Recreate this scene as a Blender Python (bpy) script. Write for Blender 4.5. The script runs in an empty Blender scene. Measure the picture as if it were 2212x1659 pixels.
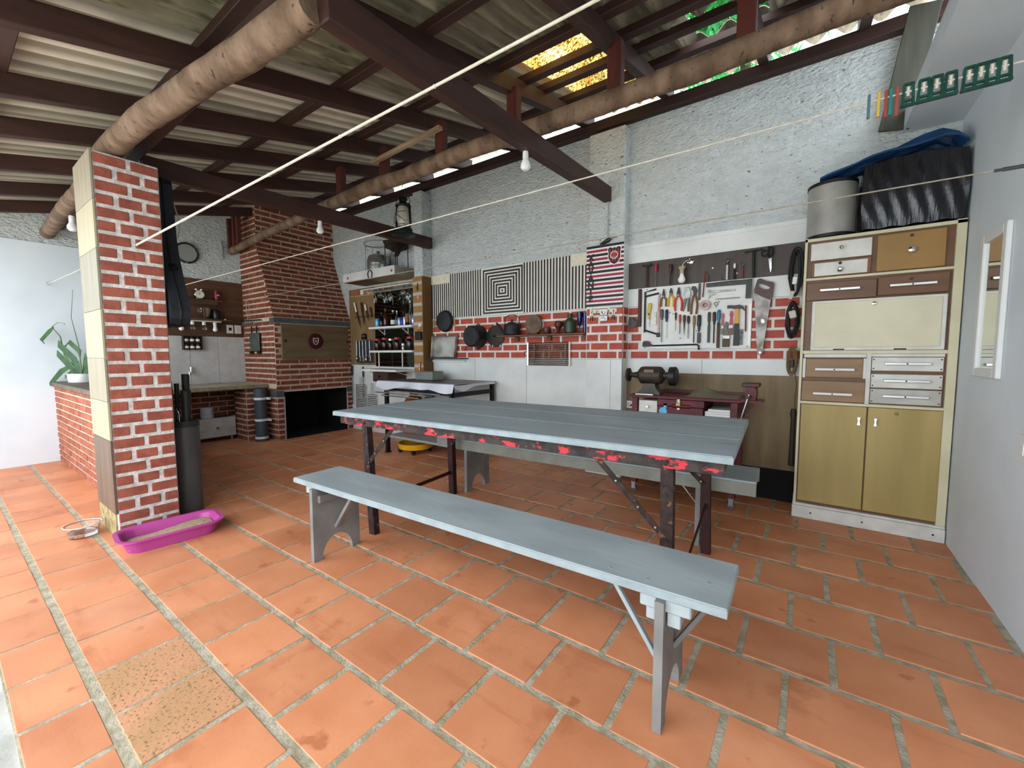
import bpy, bmesh, math, random
from mathutils import Matrix, Vector
random.seed(7)
R = random.Random(11)
SC = bpy.context.scene
COL = SC.collection

# ------------------------------------------------------------------ camera
cam_d = bpy.data.cameras.new('camera'); cam = bpy.data.objects.new('camera', cam_d); COL.objects.link(cam)
cam_d.sensor_width = 36.0; cam_d.lens = 896.486 / 2212 * 36.0; cam_d.clip_start = 0.02; cam_d.clip_end = 200
right = Vector((0.814967, 0.579498, -0.003270)); down = Vector((0.040032, -0.061925, -0.997278)); fwd = Vector((-0.578123, 0.812617, -0.073666))
m = Matrix.Identity(4)
for i in range(3):
    m[i][0] = right[i]; m[i][1] = -down[i]; m[i][2] = -fwd[i]
m.translation = (0, 0, 1.2)
cam.matrix_world = m
SC.camera = cam
# ------------------------------------------------------------------ overcast daylight
w = bpy.data.worlds.new('overcast'); SC.world = w; w.use_nodes = True
bg = w.node_tree.nodes['Background']; bg.inputs[0].default_value = (0.86, 0.93, 1.0, 1); bg.inputs[1].default_value = 2.2
sun_d = bpy.data.lights.new('hazy_sun', 'SUN'); sun_d.energy = 7.0; sun_d.angle = math.radians(12); sun_d.color = (1, 0.95, 0.88)
sun = bpy.data.objects.new('hazy_sun', sun_d); COL.objects.link(sun)
sun.rotation_euler = Vector((0.35, -0.15, -1.0)).to_track_quat('-Z', 'Y').to_euler()
vs = SC.view_settings; vs.view_transform = 'Standard'; vs.look = 'None'; vs.gamma = 1.0; vs.exposure = 1.3; vs.use_curve_mapping = False
SC.cycles.max_bounces = 12; SC.cycles.diffuse_bounces = 6; SC.cycles.glossy_bounces = 4; SC.cycles.transmission_bounces = 8; SC.cycles.transparent_max_bounces = 12
SC.cycles.sample_clamp_indirect = 6.0
SC.cycles.use_denoising = True

# ------------------------------------------------------------------ materials
def L(h):
    h = h.lstrip('#'); o = []
    for i in (0, 2, 4):
        c = int(h[i:i+2], 16) / 255; o.append(c / 12.92 if c <= .04045 else ((c + .055) / 1.055) ** 2.4)
    return (*o, 1)
MATS = {}
def mat(name, a, b=None, scale=6.0, rough=.6, metal=0.0, bump=0.0, bscale=60.0, stretch=(1, 1, 1), lo=.38, hi=.62, rnd=0.0, spec=.4,
        spots=None, sscale=30.0, sthr=.68, trans=0.0, coat=0.0, detail=5.0, bdist=.01, sw=.05):
    if name in MATS: return MATS[name]
    mt = bpy.data.materials.new(name); mt.use_nodes = True; nt = mt.node_tree; N = nt.nodes; K = nt.links
    bs = N['Principled BSDF']; bs.inputs['Roughness'].default_value = rough; bs.inputs['Metallic'].default_value = metal
    bs.inputs['Specular IOR Level'].default_value = spec; bs.inputs['Transmission Weight'].default_value = trans; bs.inputs['Coat Weight'].default_value = coat
    A = L(a); bs.inputs['Base Color'].default_value = A
    mt.diffuse_color = A
    out = None
    if b or bump or spots:
        geo = N.new('ShaderNodeNewGeometry'); mp = N.new('ShaderNodeMapping'); mp.inputs['Scale'].default_value = stretch
        K.new(geo.outputs['Position'], mp.inputs['Vector'])
    if b:
        nz = N.new('ShaderNodeTexNoise'); nz.inputs['Scale'].default_value = scale; nz.inputs['Detail'].default_value = detail
        K.new(mp.outputs[0], nz.inputs['Vector'])
        rp = N.new('ShaderNodeValToRGB'); rp.color_ramp.elements[0].position = lo; rp.color_ramp.elements[1].position = hi
        rp.color_ramp.elements[0].color = A; rp.color_ramp.elements[1].color = L(b)
        K.new(nz.outputs['Fac'], rp.inputs[0]); out = rp.outputs[0]
    if spots:
        n2 = N.new('ShaderNodeTexNoise'); n2.inputs['Scale'].default_value = sscale; n2.inputs['Detail'].default_value = 6
        K.new(mp.outputs[0], n2.inputs['Vector'])
        r2 = N.new('ShaderNodeValToRGB'); r2.color_ramp.elements[0].position = sthr; r2.color_ramp.elements[1].position = sthr + sw
        r2.color_ramp.elements[0].color = (0, 0, 0, 1); r2.color_ramp.elements[1].color = (1, 1, 1, 1)
        K.new(n2.outputs['Fac'], r2.inputs[0])
        mx = N.new('ShaderNodeMix'); mx.data_type = 'RGBA'
        K.new(r2.outputs[0], mx.inputs[0]); mx.inputs[6].default_value = A; mx.inputs[7].default_value = L(spots)
        if out: K.new(out, mx.inputs[6])
        out = mx.outputs[2]
    if rnd:
        oi = N.new('ShaderNodeObjectInfo'); mr = N.new('ShaderNodeMapRange'); mr.inputs[3].default_value = 1 - rnd; mr.inputs[4].default_value = 1 + rnd * .8
        K.new(oi.outputs['Random'], mr.inputs[0])
        hs = N.new('ShaderNodeHueSaturation'); K.new(mr.outputs[0], hs.inputs['Value'])
        if out: K.new(out, hs.inputs['Color'])
        else: hs.inputs['Color'].default_value = A
        out = hs.outputs[0]
    if out: K.new(out, bs.inputs['Base Color'])
    if bump:
        n3 = N.new('ShaderNodeTexNoise'); n3.inputs['Scale'].default_value = bscale; n3.inputs['Detail'].default_value = 6
        K.new(mp.outputs[0], n3.inputs['Vector'])
        bp = N.new('ShaderNodeBump'); bp.inputs['Strength'].default_value = bump; bp.inputs['Distance'].default_value = bdist
        K.new(n3.outputs['Fac'], bp.inputs['Height']); K.new(bp.outputs[0], bs.inputs['Normal'])
    MATS[name] = mt
    return mt
def wood(name, a, b, axis='x', rough=.6, rnd=0.0, bump=.15, scale=9.0, **k):
    st = {'x': (.12, 1, 1), 'y': (1, .12, 1), 'z': (1, 1, .12)}[axis]
    return mat(name, a, b, scale=scale * 2, rough=rough, bump=bump, bscale=45, stretch=st, lo=.3, hi=.7, rnd=rnd, bdist=.004, **k)
def glass(name, col='#ffffff', rough=.03):
    mt = mat(name, col, rough=rough, trans=1.0, spec=.5); mt.node_tree.nodes['Principled BSDF'].inputs['IOR'].default_value = 1.45
    return mt

# ------------------------------------------------------------------ mesh building
class MB:
    def __init__(s): s.v = []; s.f = []
    def add(s, vs, fs):
        n = len(s.v); s.v += [tuple(p) for p in vs]; s.f += [tuple(i + n for i in f) for f in fs]; return s
    def box(s, x0, x1, y0, y1, z0, z1, b=0.0):
        c = Vector(((x0 + x1) / 2, (y0 + y1) / 2, (z0 + z1) / 2)); h = Vector((abs(x1 - x0) / 2, abs(y1 - y0) / 2, abs(z1 - z0) / 2))
        return s.obox(c, h, Matrix.Identity(3), b)
    def obox(s, c, h, M3, b=0.0):
        b = min(b, min(h) * .9)
        if b <= 0:
            vs = [(-1, -1, -1), (1, -1, -1), (1, 1, -1), (-1, 1, -1), (-1, -1, 1), (1, -1, 1), (1, 1, 1), (-1, 1, 1)]
            vs = [c + M3 @ Vector((a * h[0], d * h[1], e * h[2])) for a, d, e in vs]
            return s.add(vs, [(0, 3, 2, 1), (4, 5, 6, 7), (0, 1, 5, 4), (1, 2, 6, 5), (2, 3, 7, 6), (3, 0, 4, 7)])
        vs = []; ix = {}
        for sx in (-1, 1):
            for sy in (-1, 1):
                for sz in (-1, 1):
                    for k in range(3):
                        p = [sx * h[0], sy * h[1], sz * h[2]]
                        for j in range(3):
                            if j != k: p[j] -= (sx, sy, sz)[j] * b
                        ix[(sx, sy, sz, k)] = len(vs); vs.append(c + M3 @ Vector(p))
        fs = []
        for k in range(3):
            for sg in (-1, 1):
                i, j = [(1, 2), (2, 0), (0, 1)][k]
                q = []
                for a, d in ((-1, -1), (1, -1), (1, 1), (-1, 1)):
                    t = [0, 0, 0]; t[k] = sg; t[i] = a; t[j] = d; q.append(ix[(*t, k)])
                fs.append(tuple(q if sg > 0 else q[::-1]))
        for k in range(3):
            i, j = [(1, 2), (2, 0), (0, 1)][k]
            for a in (-1, 1):
                for d in (-1, 1):
                    t = [0, 0, 0]; t[i] = a; t[j] = d
                    lo = list(t); lo[k] = -1; hi = list(t); hi[k] = 1
                    q = [ix[(*lo, i)], ix[(*hi, i)], ix[(*hi, j)], ix[(*lo, j)]]
                    fs.append(tuple(q if a * d < 0 else q[::-1]))
        for sx in (-1, 1):
            for sy in (-1, 1):
                for sz in (-1, 1):
                    q = [ix[(sx, sy, sz, k)] for k in range(3)]
                    fs.append(tuple(q if sx * sy * sz > 0 else q[::-1]))
        return s.add(vs, fs)
    def beam(s, p0, p1, wd, ht, b=0.0, up=(0, 0, 1)):
        p0 = Vector(p0); p1 = Vector(p1); d = (p1 - p0); l = d.length; d.normalize(); u = Vector(up)
        sd = d.cross(u)
        if sd.length < 1e-4: sd = d.cross(Vector((0, 1, 0)))
        sd.normalize(); u = sd.cross(d)
        M3 = Matrix((d, sd, u)).transposed()
        return s.obox((p0 + p1) / 2, Vector((l / 2, wd / 2, ht / 2)), M3, b)
    def tube(s, pts, r, n=8, closed=False):
        P = [Vector(p) for p in pts]; k = len(P); rr = r if isinstance(r, (list, tuple)) else [r] * k
        ref = None; vs = []
        for i in range(k):
            a = P[(i - 1) % k] if (closed or i > 0) else P[i]; c = P[(i + 1) % k] if (closed or i < k - 1) else P[i]
            t = (c - a)
            if t.length < 1e-9: t = Vector((0, 0, 1))
            t.normalize()
            if ref is None:
                ref = t.cross(Vector((0, 0, 1)))
                if ref.length < .05: ref = t.cross(Vector((1, 0, 0)))
            ref = ref - t * ref.dot(t)
            if ref.length < 1e-6: ref = t.orthogonal()
            ref.normalize(); bi = t.cross(ref)
            for j in range(n):
                an = 2 * math.pi * j / n; vs.append(P[i] + (ref * math.cos(an) + bi * math.sin(an)) * rr[i])
        fs = []
        for i in range(k if closed else k - 1):
            for j in range(n):
                a = i * n + j; b2 = i * n + (j + 1) % n; i2 = (i + 1) % k
                fs.append((a, b2, i2 * n + (j + 1) % n, i2 * n + j))
        if not closed: fs += [tuple(range(n))[::-1], tuple((k - 1) * n + j for j in range(n))]
        return s.add(vs, fs)
    def lathe(s, prof, c=(0, 0, 0), axis='z', n=20, closed_ends=True):
        c = Vector(c); vs = []; fs = []
        for r, z in prof:
            for j in range(n):
                an = 2 * math.pi * j / n; x, y = r * math.cos(an), r * math.sin(an)
                vs.append(c + Vector({'z': (x, y, z), 'y': (x, -z, y), 'x': (z, x, y)}[axis]))
        k = len(prof)
        for i in range(k - 1):
            for j in range(n):
                fs.append((i * n + j, i * n + (j + 1) % n, (i + 1) * n + (j + 1) % n, (i + 1) * n + j))
        if closed_ends: fs += [tuple(range(n))[::-1], tuple((k - 1) * n + j for j in range(n))]
        return s.add(vs, fs)
    def prism(s, pts, d0, d1, plane='xz'):
        def P(a, b2, d): return {'xz': (a, d, b2), 'yz': (d, a, b2), 'xy': (a, b2, d)}[plane]
        n = len(pts); vs = [P(a, b2, d0) for a, b2 in pts] + [P(a, b2, d1) for a, b2 in pts]
        fs = [tuple(range(n)), tuple(range(2 * n - 1, n - 1, -1))]
        for i in range(n): fs.append((i, (i + 1) % n + 0, (i + 1) % n + n, i + n))
        return s.add(vs, fs)
    def ball(s, c, r, n=12, sq=(1, 1, 1)):
        pr = []; k = n // 2
        for i in range(k + 1):
            a = -math.pi / 2 + math.pi * i / k; pr.append((max(1e-4, math.cos(a)) * r, math.sin(a) * r))
        st = len(s.v); s.lathe(pr, (0, 0, 0), 'z', n)
        s.v[st:] = [(c[0] + x * sq[0], c[1] + y * sq[1], c[2] + z * sq[2]) for x, y, z in s.v[st:]]
        return s
def box(*a, **k): return MB().box(*a, **k)
def arc(c, r, a0, a1, n=12, plane='xz', d=0):
    o = []
    for i in range(n + 1):
        a = math.radians(a0 + (a1 - a0) * i / n); x, y = c[0] + r * math.cos(a), c[1] + r * math.sin(a)
        o.append({'xz': (x, d, y), 'yz': (d, x, y), 'xy': (x, y, d)}[plane])
    return o
def circ(c, r, n=24, rx=None): return [(c[0] + (rx or r) * math.cos(2 * math.pi * i / n), c[1] + r * math.sin(2 * math.pi * i / n)) for i in range(n)]

OFF = {}
def fixn(me):
    bm = bmesh.new(); bm.from_mesh(me); bmesh.ops.recalc_face_normals(bm, faces=bm.faces); bm.to_mesh(me); bm.free()
def obj(name, mb, mt, parent=None, smooth=False, label=None, cat=None, group=None, kind=None, loc=None):
    me = bpy.data.meshes.new(name); 
    if parent is not None: o0 = OFF.get(parent.name, Vector((0, 0, 0)))
    elif loc is not None: o0 = Vector(loc)
    else:
        xs, ys, zs = zip(*mb.v); o0 = Vector(((min(xs) + max(xs)) / 2, (min(ys) + max(ys)) / 2, min(zs)))
    me.from_pydata([tuple(Vector(p) - o0) for p in mb.v], [], mb.f); me.update(); fixn(me)
    if isinstance(mt, (list, tuple)):
        for q in mt: me.materials.append(q)
    else: me.materials.append(mt)
    if smooth:
        me.shade_smooth(); me.set_sharp_from_angle(angle=math.radians(38))
    o = bpy.data.objects.new(name, me); COL.objects.link(o)
    if parent is not None: o.parent = parent; OFF[o.name] = o0
    else: o.location = o0; OFF[o.name] = o0
    tag(o, label, cat, group, kind)
    return o
def tag(o, label=None, cat=None, group=None, kind=None):
    if label: o['label'] = label
    if cat: o['category'] = cat
    if group: o['group'] = group
    if kind: o['kind'] = kind
    return o
def thing(name, label, cat, loc=(0, 0, 0), rotz=0.0, group=None, local=False, kind=None):
    o = bpy.data.objects.new(name, None); COL.objects.link(o); o.empty_display_size = .1
    o.location = loc; o.rotation_euler = (0, 0, rotz)
    OFF[o.name] = Vector((0, 0, 0)) if (local or rotz) else Vector(loc)
    return tag(o, label, cat, group, kind)
def unit_mesh(name, b, mt):
    """unit piece centred on its origin, edges chamfered; b is a fraction per axis handled by per-piece meshes"""
    mb = MB().obox(Vector((0, 0, 0)), Vector((.5, .5, .5)), Matrix.Identity(3), b); me = bpy.data.meshes.new(name)
    me.from_pydata(mb.v, [], mb.f); fixn(me); me.materials.append(mt); return me
PM = {}
def piece(name, dims, c, mt, parent, b=.004, rot=None):
    """a small block (brick, tile, board) as its own object; alike pieces share mesh data"""
    key = (name, tuple(round(d, 3) for d in dims), mt.name, b)
    if key not in PM:
        mb = MB().obox(Vector((0, 0, 0)), Vector(dims) / 2, Matrix.Identity(3), b); me = bpy.data.meshes.new(name)
        me.from_pydata(mb.v, [], mb.f); fixn(me); me.materials.append(mt); PM[key] = me
    o = bpy.data.objects.new(name, PM[key]); COL.objects.link(o); o.parent = parent
    o.location = Vector(c) - OFF[parent.name]
    if rot: o.rotation_euler = rot
    return o
def text(name, body, size, loc, rot, mt, parent, ext=.001, align='CENTER'):
    cu = bpy.data.curves.new(name, 'FONT'); cu.body = body; cu.size = size; cu.extrude = ext; cu.align_x = align; cu.align_y = 'CENTER'; cu.offset = size * .045
    cu.materials.append(mt); tmp = bpy.data.objects.new(name, cu); COL.objects.link(tmp); me = bpy.data.meshes.new_from_object(tmp); bpy.data.objects.remove(tmp)
    o = bpy.data.objects.new(name, me); COL.objects.link(o); o.parent = parent
    o.location = Vector(loc) - OFF[parent.name]; o.rotation_euler = rot
    return o
def proj(p):
    d = Vector(p) - Vector((0, 0, 1.2)); z = d.dot(fwd)
    if z < .05: return None
    return (896.486 * d.dot(right) / z + 1106, 896.486 * d.dot(down) / z + 829.5)
def in_view(pts, mg=25):
    for p in pts:
        q = proj(p)
        if q and -mg < q[0] < 2212 + mg and -mg < q[1] < 1659 + mg: return True
    return False
# ------------------------------------------------------------------ the setting
YB, XR, XE = 3.94, .752, -6.89
def Zr(y): return 3.42 + .242 * (y - 3.94)
plaster = mat('rough_painted_plaster', '#c9cfce', '#bdc4c3', scale=16, rough=.9, bump=1.0, bscale=34, stretch=(.8, .8, 1.5), spots='#5f6464', sscale=26, sthr=.645, sw=.06, bdist=.035, detail=8)
plaster_e = mat('rough_painted_plaster_end', '#c9cfce', '#bdc4c3', scale=16, rough=.9, bump=1.0, bscale=34, stretch=(.8, .8, 1.5), spots='#6d7272', sscale=30, sthr=.66, sw=.1, bdist=.03, detail=8)
def coursed(mt, rot):
    nt = mt.node_tree; N = nt.nodes; K = nt.links; bs = N['Principled BSDF']; geo = N.new('ShaderNodeNewGeometry'); mp = N.new('ShaderNodeMapping'); mp.inputs['Rotation'].default_value = rot; K.new(geo.outputs['Position'], mp.inputs[0])
    nz = N.new('ShaderNodeTexNoise'); nz.inputs['Scale'].default_value = 5; nz.inputs['Detail'].default_value = 4; K.new(mp.outputs[0], nz.inputs[0])
    mx = N.new('ShaderNodeMix'); mx.data_type = 'RGBA'; mx.inputs[0].default_value = .06; K.new(mp.outputs[0], mx.inputs[6]); K.new(nz.outputs['Color'], mx.inputs[7])
    bt = N.new('ShaderNodeTexBrick'); bt.inputs['Scale'].default_value = 1.0; bt.inputs['Brick Width'].default_value = .24; bt.inputs['Row Height'].default_value = .085; bt.inputs['Mortar Size'].default_value = .008; bt.inputs['Mortar Smooth'].default_value = 1.0
    K.new(mx.outputs[2], bt.inputs['Vector'])
    b2_ = N.new('ShaderNodeBump'); b2_.invert = True; b2_.inputs['Strength'].default_value = .2; b2_.inputs['Distance'].default_value = .02; K.new(bt.outputs['Fac'], b2_.inputs['Height'])
    K.new(bs.inputs['Normal'].links[0].from_socket, b2_.inputs['Normal']); K.new(b2_.outputs[0], bs.inputs['Normal'])
coursed(plaster, (math.pi / 2, 0, 0)); coursed(plaster_e, (math.pi / 2, 0, math.pi / 2))
smooth_w = mat('smooth_blue_white_paint', '#d3dbe0', '#cad3d9', scale=2, rough=.75, bump=.06, bscale=25)
panel_w = mat('white_laminate_panel', '#d4d6d3', '#c6c8c5', scale=3, rough=.45, spots='#b4b5b0', sscale=14, sthr=.72)
mortar_p = mat('pillar_mortar', '#d6d3cf', '#b5b1ab', scale=30, rough=.9, bump=.5, bscale=80, bdist=.01)
brick_p = mat('pillar_brick_face', '#9a5442', '#864637', scale=14, rough=.8, bump=.5, bscale=40, rnd=.10, bdist=.008)
mortar_f = mat('fireplace_mortar', '#bfae98', '#a99a86', scale=20, rough=.9, bump=.5, bscale=60)
brick_f = mat('fireplace_brick', '#84432f', '#693325', scale=12, rough=.8, bump=.4, bscale=50, rnd=.22, bdist=.008)
brick_l = mat('garden_wall_brick', '#a9634a', '#8d4f3b', scale=14, rough=.85, bump=.6, bscale=40, rnd=.15)
mortar_l = mat('garden_wall_mortar', '#d2c6b2', '#b7a993', scale=25, rough=.9, bump=.6, bscale=50)
brick_w = mat('brick_print_panel', '#a9452f', '#983b29', scale=16, rough=.6, spots='#b9583f', sscale=25, sthr=.66, rnd=.08)
grout_w = mat('brick_print_joint', '#d2d2cc', '#c4c4be', scale=10, rough=.7)
grout = mat('grey_floor_grout', '#b0a591', '#92886f', scale=18, rough=.95, bump=.5, bscale=90)
concrete = mat('weathered_concrete', '#bdbbb4', '#9c9a92', scale=4, rough=.9, bump=.4, bscale=30, spots='#55554a', sscale=9, sthr=.6)
redwood = wood('dark_red_stained_timber', '#40251e', '#2b1914', 'y', rough=.6, rnd=.15)
redwood_x = wood('dark_red_stained_purlin', '#3d241d', '#271612', 'x', rough=.6, rnd=.15)
redwood_z = wood('dark_red_stained_post', '#552318', '#391812', 'z', rough=.6, rnd=.15)
logm = mat('peeled_log', '#7d6653', '#594534', scale=9, rough=.85, bump=.7, bscale=30, stretch=(1.0, .6, .6), spots='#3a2a1f', sscale=44, sthr=.62, sw=.08, bdist=.02, detail=8)
soot = mat('soot_black', '#060606', rough=.9)
steelgrey = mat('grey_painted_steel', '#4b5252', '#434a4a', rough=.5)

# terracotta tile: colour cloud, firing streaks, dark stains, per-tile tint
def tile_material():
    mt = mat('terracotta_tile', '#cf8a62', '#bd7650', scale=3.2, rough=.5, bump=.12, bscale=55, lo=.35, hi=.7, rnd=.13, spots='#b06a47', sscale=7, sthr=.66, bdist=.004)
    nt = mt.node_tree; N = nt.nodes; K = nt.links; bs = N['Principled BSDF']
    src = bs.inputs['Base Color'].links[0].from_socket
    geo = N.new('ShaderNodeNewGeometry')
    def stain(scale, stretch, thr, wdt, col, fac, offset):
        nonlocal src
        mp = N.new('ShaderNodeMapping'); mp.inputs['Scale'].default_value = stretch; mp.inputs['Location'].default_value = offset
        K.new(geo.outputs['Position'], mp.inputs[0])
        nz = N.new('ShaderNodeTexNoise'); nz.inputs['Scale'].default_value = scale; nz.inputs['Detail'].default_value = 8; nz.inputs['Roughness'].default_value = .62
        K.new(mp.outputs[0], nz.inputs[0])
        rp = N.new('ShaderNodeMapRange'); rp.inputs[1].default_value = thr; rp.inputs[2].default_value = thr + wdt; rp.inputs[4].default_value = fac
        K.new(nz.outputs['Fac'], rp.inputs[0])
        mx = N.new('ShaderNodeMix'); mx.data_type = 'RGBA'; K.new(rp.outputs[0], mx.inputs[0]); K.new(src, mx.inputs[6]); mx.inputs[7].default_value = L(col); src = mx.outputs[2]
    stain(2.4, (1, 1, 1), .60, .10, '#97512f', .6, (3, 1, 0))
    stain(5.0, (.25, 1.6, 1), .58, .12, '#a35a3a', .5, (0, 7, 0))
    stain(1.3, (1, 1, 1), .60, .2, '#d3a184', .5, (9, 2, 0))
    stain(60, (1, 1, 1), .70, .05, '#7a5038', .5, (0, 0, 0))
    K.new(src, bs.inputs['Base Color'])
    return mt
tilem = tile_material()
tile_moss = mat('mossy_terracotta_tile', '#c08a66', '#b0845c', scale=5, rough=.6, bump=.2, bscale=60, spots='#7d6240', sscale=95, sthr=.58)

ground = obj('ground', box(-14, 8, -9, .085, -.3, -.02), concrete, kind='structure', label='pale weathered concrete yard in front of the tiled patio')
gm = obj('ground_beyond', box(-14, 8, 4.1, 12, -.3, -.02), concrete, kind='structure', label='bare ground behind the patio wall')
floor = obj('floor', box(XE - .1, XR + .1, .085, YB + .1, -.3, -.0035), grout, kind='structure', label='terracotta tiled patio floor with grey grout', loc=(-3, 2, 0))
rows = [.088, .273, .576, .872, 1.176, 1.484, 1.80, 2.12, 2.44, 2.76, 3.07, 3.38, 3.69, 3.94]
far = MB(); ntile = 0
for r in range(len(rows) - 1):
    ph = -.02 if r % 2 else -.178
    k0 = int((XE - ph) / .303) - 1
    for k in range(k0, 5):
        a, b = ph + k * .303, ph + (k + 1) * .303
        cj = .006 if (a + b) / 2 < -1.9 else .011
        g0 = .004 if r == 0 else .014
        x0, x1 = max(a + cj, XE), min(b - cj, XR); y0, y1 = rows[r] + g0, rows[r + 1] - (.014 if r < 12 else .002)
        if x1 - x0 < .03: continue
        if x1 < -6.0 and y0 > 2.75: continue
        if y1 - y0 > .31: y1 = y0 + .31
        c = ((x0 + x1) / 2, (y0 + y1) / 2)
        vis = in_view([(x0, y0, 0), (x1, y0, 0), (x0, y1, 0), (x1, y1, 0), (c[0], c[1], 0)], 5)
        hid = (-4.08 < c[0] < -3.62 and .66 < c[1] < .98) or (x0 > -.06 and y0 > 3.62) or c[1] < .09
        dz = R.uniform(-.0015, .0015)
        if vis and not hid and ntile < 296:
            mt = tile_moss if (r == 1 and -2.15 < c[0] < -1.5) else tilem
            piece('tile', (round(x1 - x0, 2), round(y1 - y0, 2), .03), (c[0] + R.uniform(-.001, .001), c[1], -.0155 + dz), mt, floor, b=.0022, rot=(R.uniform(-.002, .002), R.uniform(-.002, .002), R.uniform(-.004, .004)))
            ntile += 1
        else: far.box(x0, x1, y0, y1, -.03, -.001, .004)
if far.v: obj('tile_remainder', far, tilem, floor, kind='stuff')

# walls
wall_right = obj('wall_right', box(XR, XR + .15, -2.5, 4.09, -.05, 2.68), smooth_w, kind='structure', label='pale blue white plastered side wall with a mirror on it', loc=(XR, 1, 0))
obj('soffit_slab', box(.46, XR + .15, -2.5, YB - .005, 2.68, 2.80), smooth_w, wall_right)
wall_left = obj('wall_left', MB().prism([(-2.5, -.05), (4.09, -.05), (4.09, Zr(4.09) + .14), (-2.5, Zr(-2.5) + .14)], XE - .15, XE, 'yz'), plaster_e, kind='structure', label='end wall with sink, wooden boards and smooth pale plaster', loc=(XE, 1, 0))
obj('plaster_skin', box(XE, XE + .012, -2.5, 1.45, 0, 2.42), smooth_w, wall_left)
wall_back = obj('wall_back', box(XE - .15, XR + .15, YB, YB + .15, -.05, 3.33), plaster, kind='structure', label='rough white painted brick wall behind the workshop', loc=(-3, YB, 0))
# pilasters on the back wall
obj('pilaster', box(-4.265, -4.10, 3.775, YB, 0, 3.28, .01), plaster, wall_back)
obj('pilaster', box(-1.793, -1.431, 3.815, YB, 0, 3.28, .01), plaster, wall_back)

def bricks(parent, face, coord, u0, u1, z0, z1, bl, bh, mj, hj, mt, dep=.012, holes=(), proud=.006, phase=0.0, edges=True, jit=.0015, cap=None):
    """courses of separate bricks on a face; face 'x+' (u = y) or 'y-' (u = x)"""
    z = z0; r = 0; out = 0
    while z + bh * .5 < z1:
        h = min(bh, z1 - z); u = u0 - ((bl + mj) * .5 if r % 2 else 0) - phase
        while u < u1:
            a, b = max(u, u0), min(u + bl, u1); u += bl + mj
            if b - a < .018: continue
            if any(a < q[1] and b > q[0] and z + h > q[2] + .01 and z < q[3] - .01 for q in holes):
                seg = []
                for q in holes:
                    if z + h > q[2] + .01 and z < q[3] - .01:
                        if a < q[0] < b: seg.append((a, q[0]))
                        if a < q[1] < b: seg.append((q[1], b))
                for (s0, s1) in seg:
                    if s1 - s0 > .02: emit(parent, face, coord, s0, s1, z, h, dep, proud, mt, jit); out += 1
                continue
            emit(parent, face, coord, a, b, z, h, dep, proud, mt, jit); out += 1
        z += bh + hj; r += 1
    return out
def emit(parent, face, coord, a, b, z, h, dep, proud, mt, jit):
    l = round(b - a, 2); h = round(h, 3); j = R.uniform(-jit, jit)
    if face == 'x+': piece('brick', (dep, l, h), (coord + proud - dep / 2 + j, (a + b) / 2, z + h / 2), mt, parent, b=.003)
    else: piece('brick', (l, dep, h), ((a + b) / 2, coord - proud + dep / 2 - j, z + h / 2), mt, parent, b=.003)

# brick pillar with wood-look cladding
pillar = obj('brick_pillar', box(-4.08, -3.62, .655, .98, 0, 2.455, .006), mortar_p, kind='structure', label='square patio pillar with brick facing and wood-look cladding', loc=(-3.85, .8, 0))
z = .02; r = 0
while z < 2.42:
    for (a, b) in ([(.66, .815), (.837, .975)] if r % 2 else [(.66, .745), (.767, .88), (.902, .975)]):
        emit(pillar, 'x+', -3.62, a, b, z, min(.058, 2.45 - z), .014, .006, brick_p, .0015)
    z += .0815; r += 1
clads = [wood('cladding_pale_oak', '#978d78', '#857b66', 'z', rough=.5), wood('cladding_ash', '#8d8674', '#7d7664', 'z', rough=.5), wood('cladding_cream', '#a69c80', '#988e72', 'z', rough=.5), wood('cladding_brown', '#6e5746', '#584436', 'z', rough=.5)]
for (z0, z1, k) in ((2.16, 2.455, 0), (1.863, 2.157, 2), (1.487, 1.86, 1), (1.18, 1.484, 2), (.90, 1.177, 0), (.648, .897, 2), (.165, .645, 3)):
    obj('cladding_panel', box(-4.085, -3.612, .645, .655, z0, z1), clads[k], pillar)
obj('mortar_plinth', box(-4.07, -3.63, .647, .655, 0, .16), mat('old_mortar', '#a8966b', '#7e6d48', scale=20, rough=.95, bump=.6, bscale=60), pillar)
# low brick garden wall
low = obj('low_brick_wall', box(XE, -4.09, .815, 1.06, 0, .855), mortar_l, kind='structure', label='low brick wall with stone coping beside the pillar', loc=(-5.5, .9, 0))
bricks(low, 'y-', .815, XE + .005, -4.09, .008, .85, .21, .052, .014, .0145, brick_l, dep=.02, proud=.008, jit=.003)
obj('coping', box(XE + .01, -4.09, .77, 1.09, .855, .90, .006), mat('weathered_coping', '#6e6152', '#564b40', scale=9, rough=.7, bump=.2), low)

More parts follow.
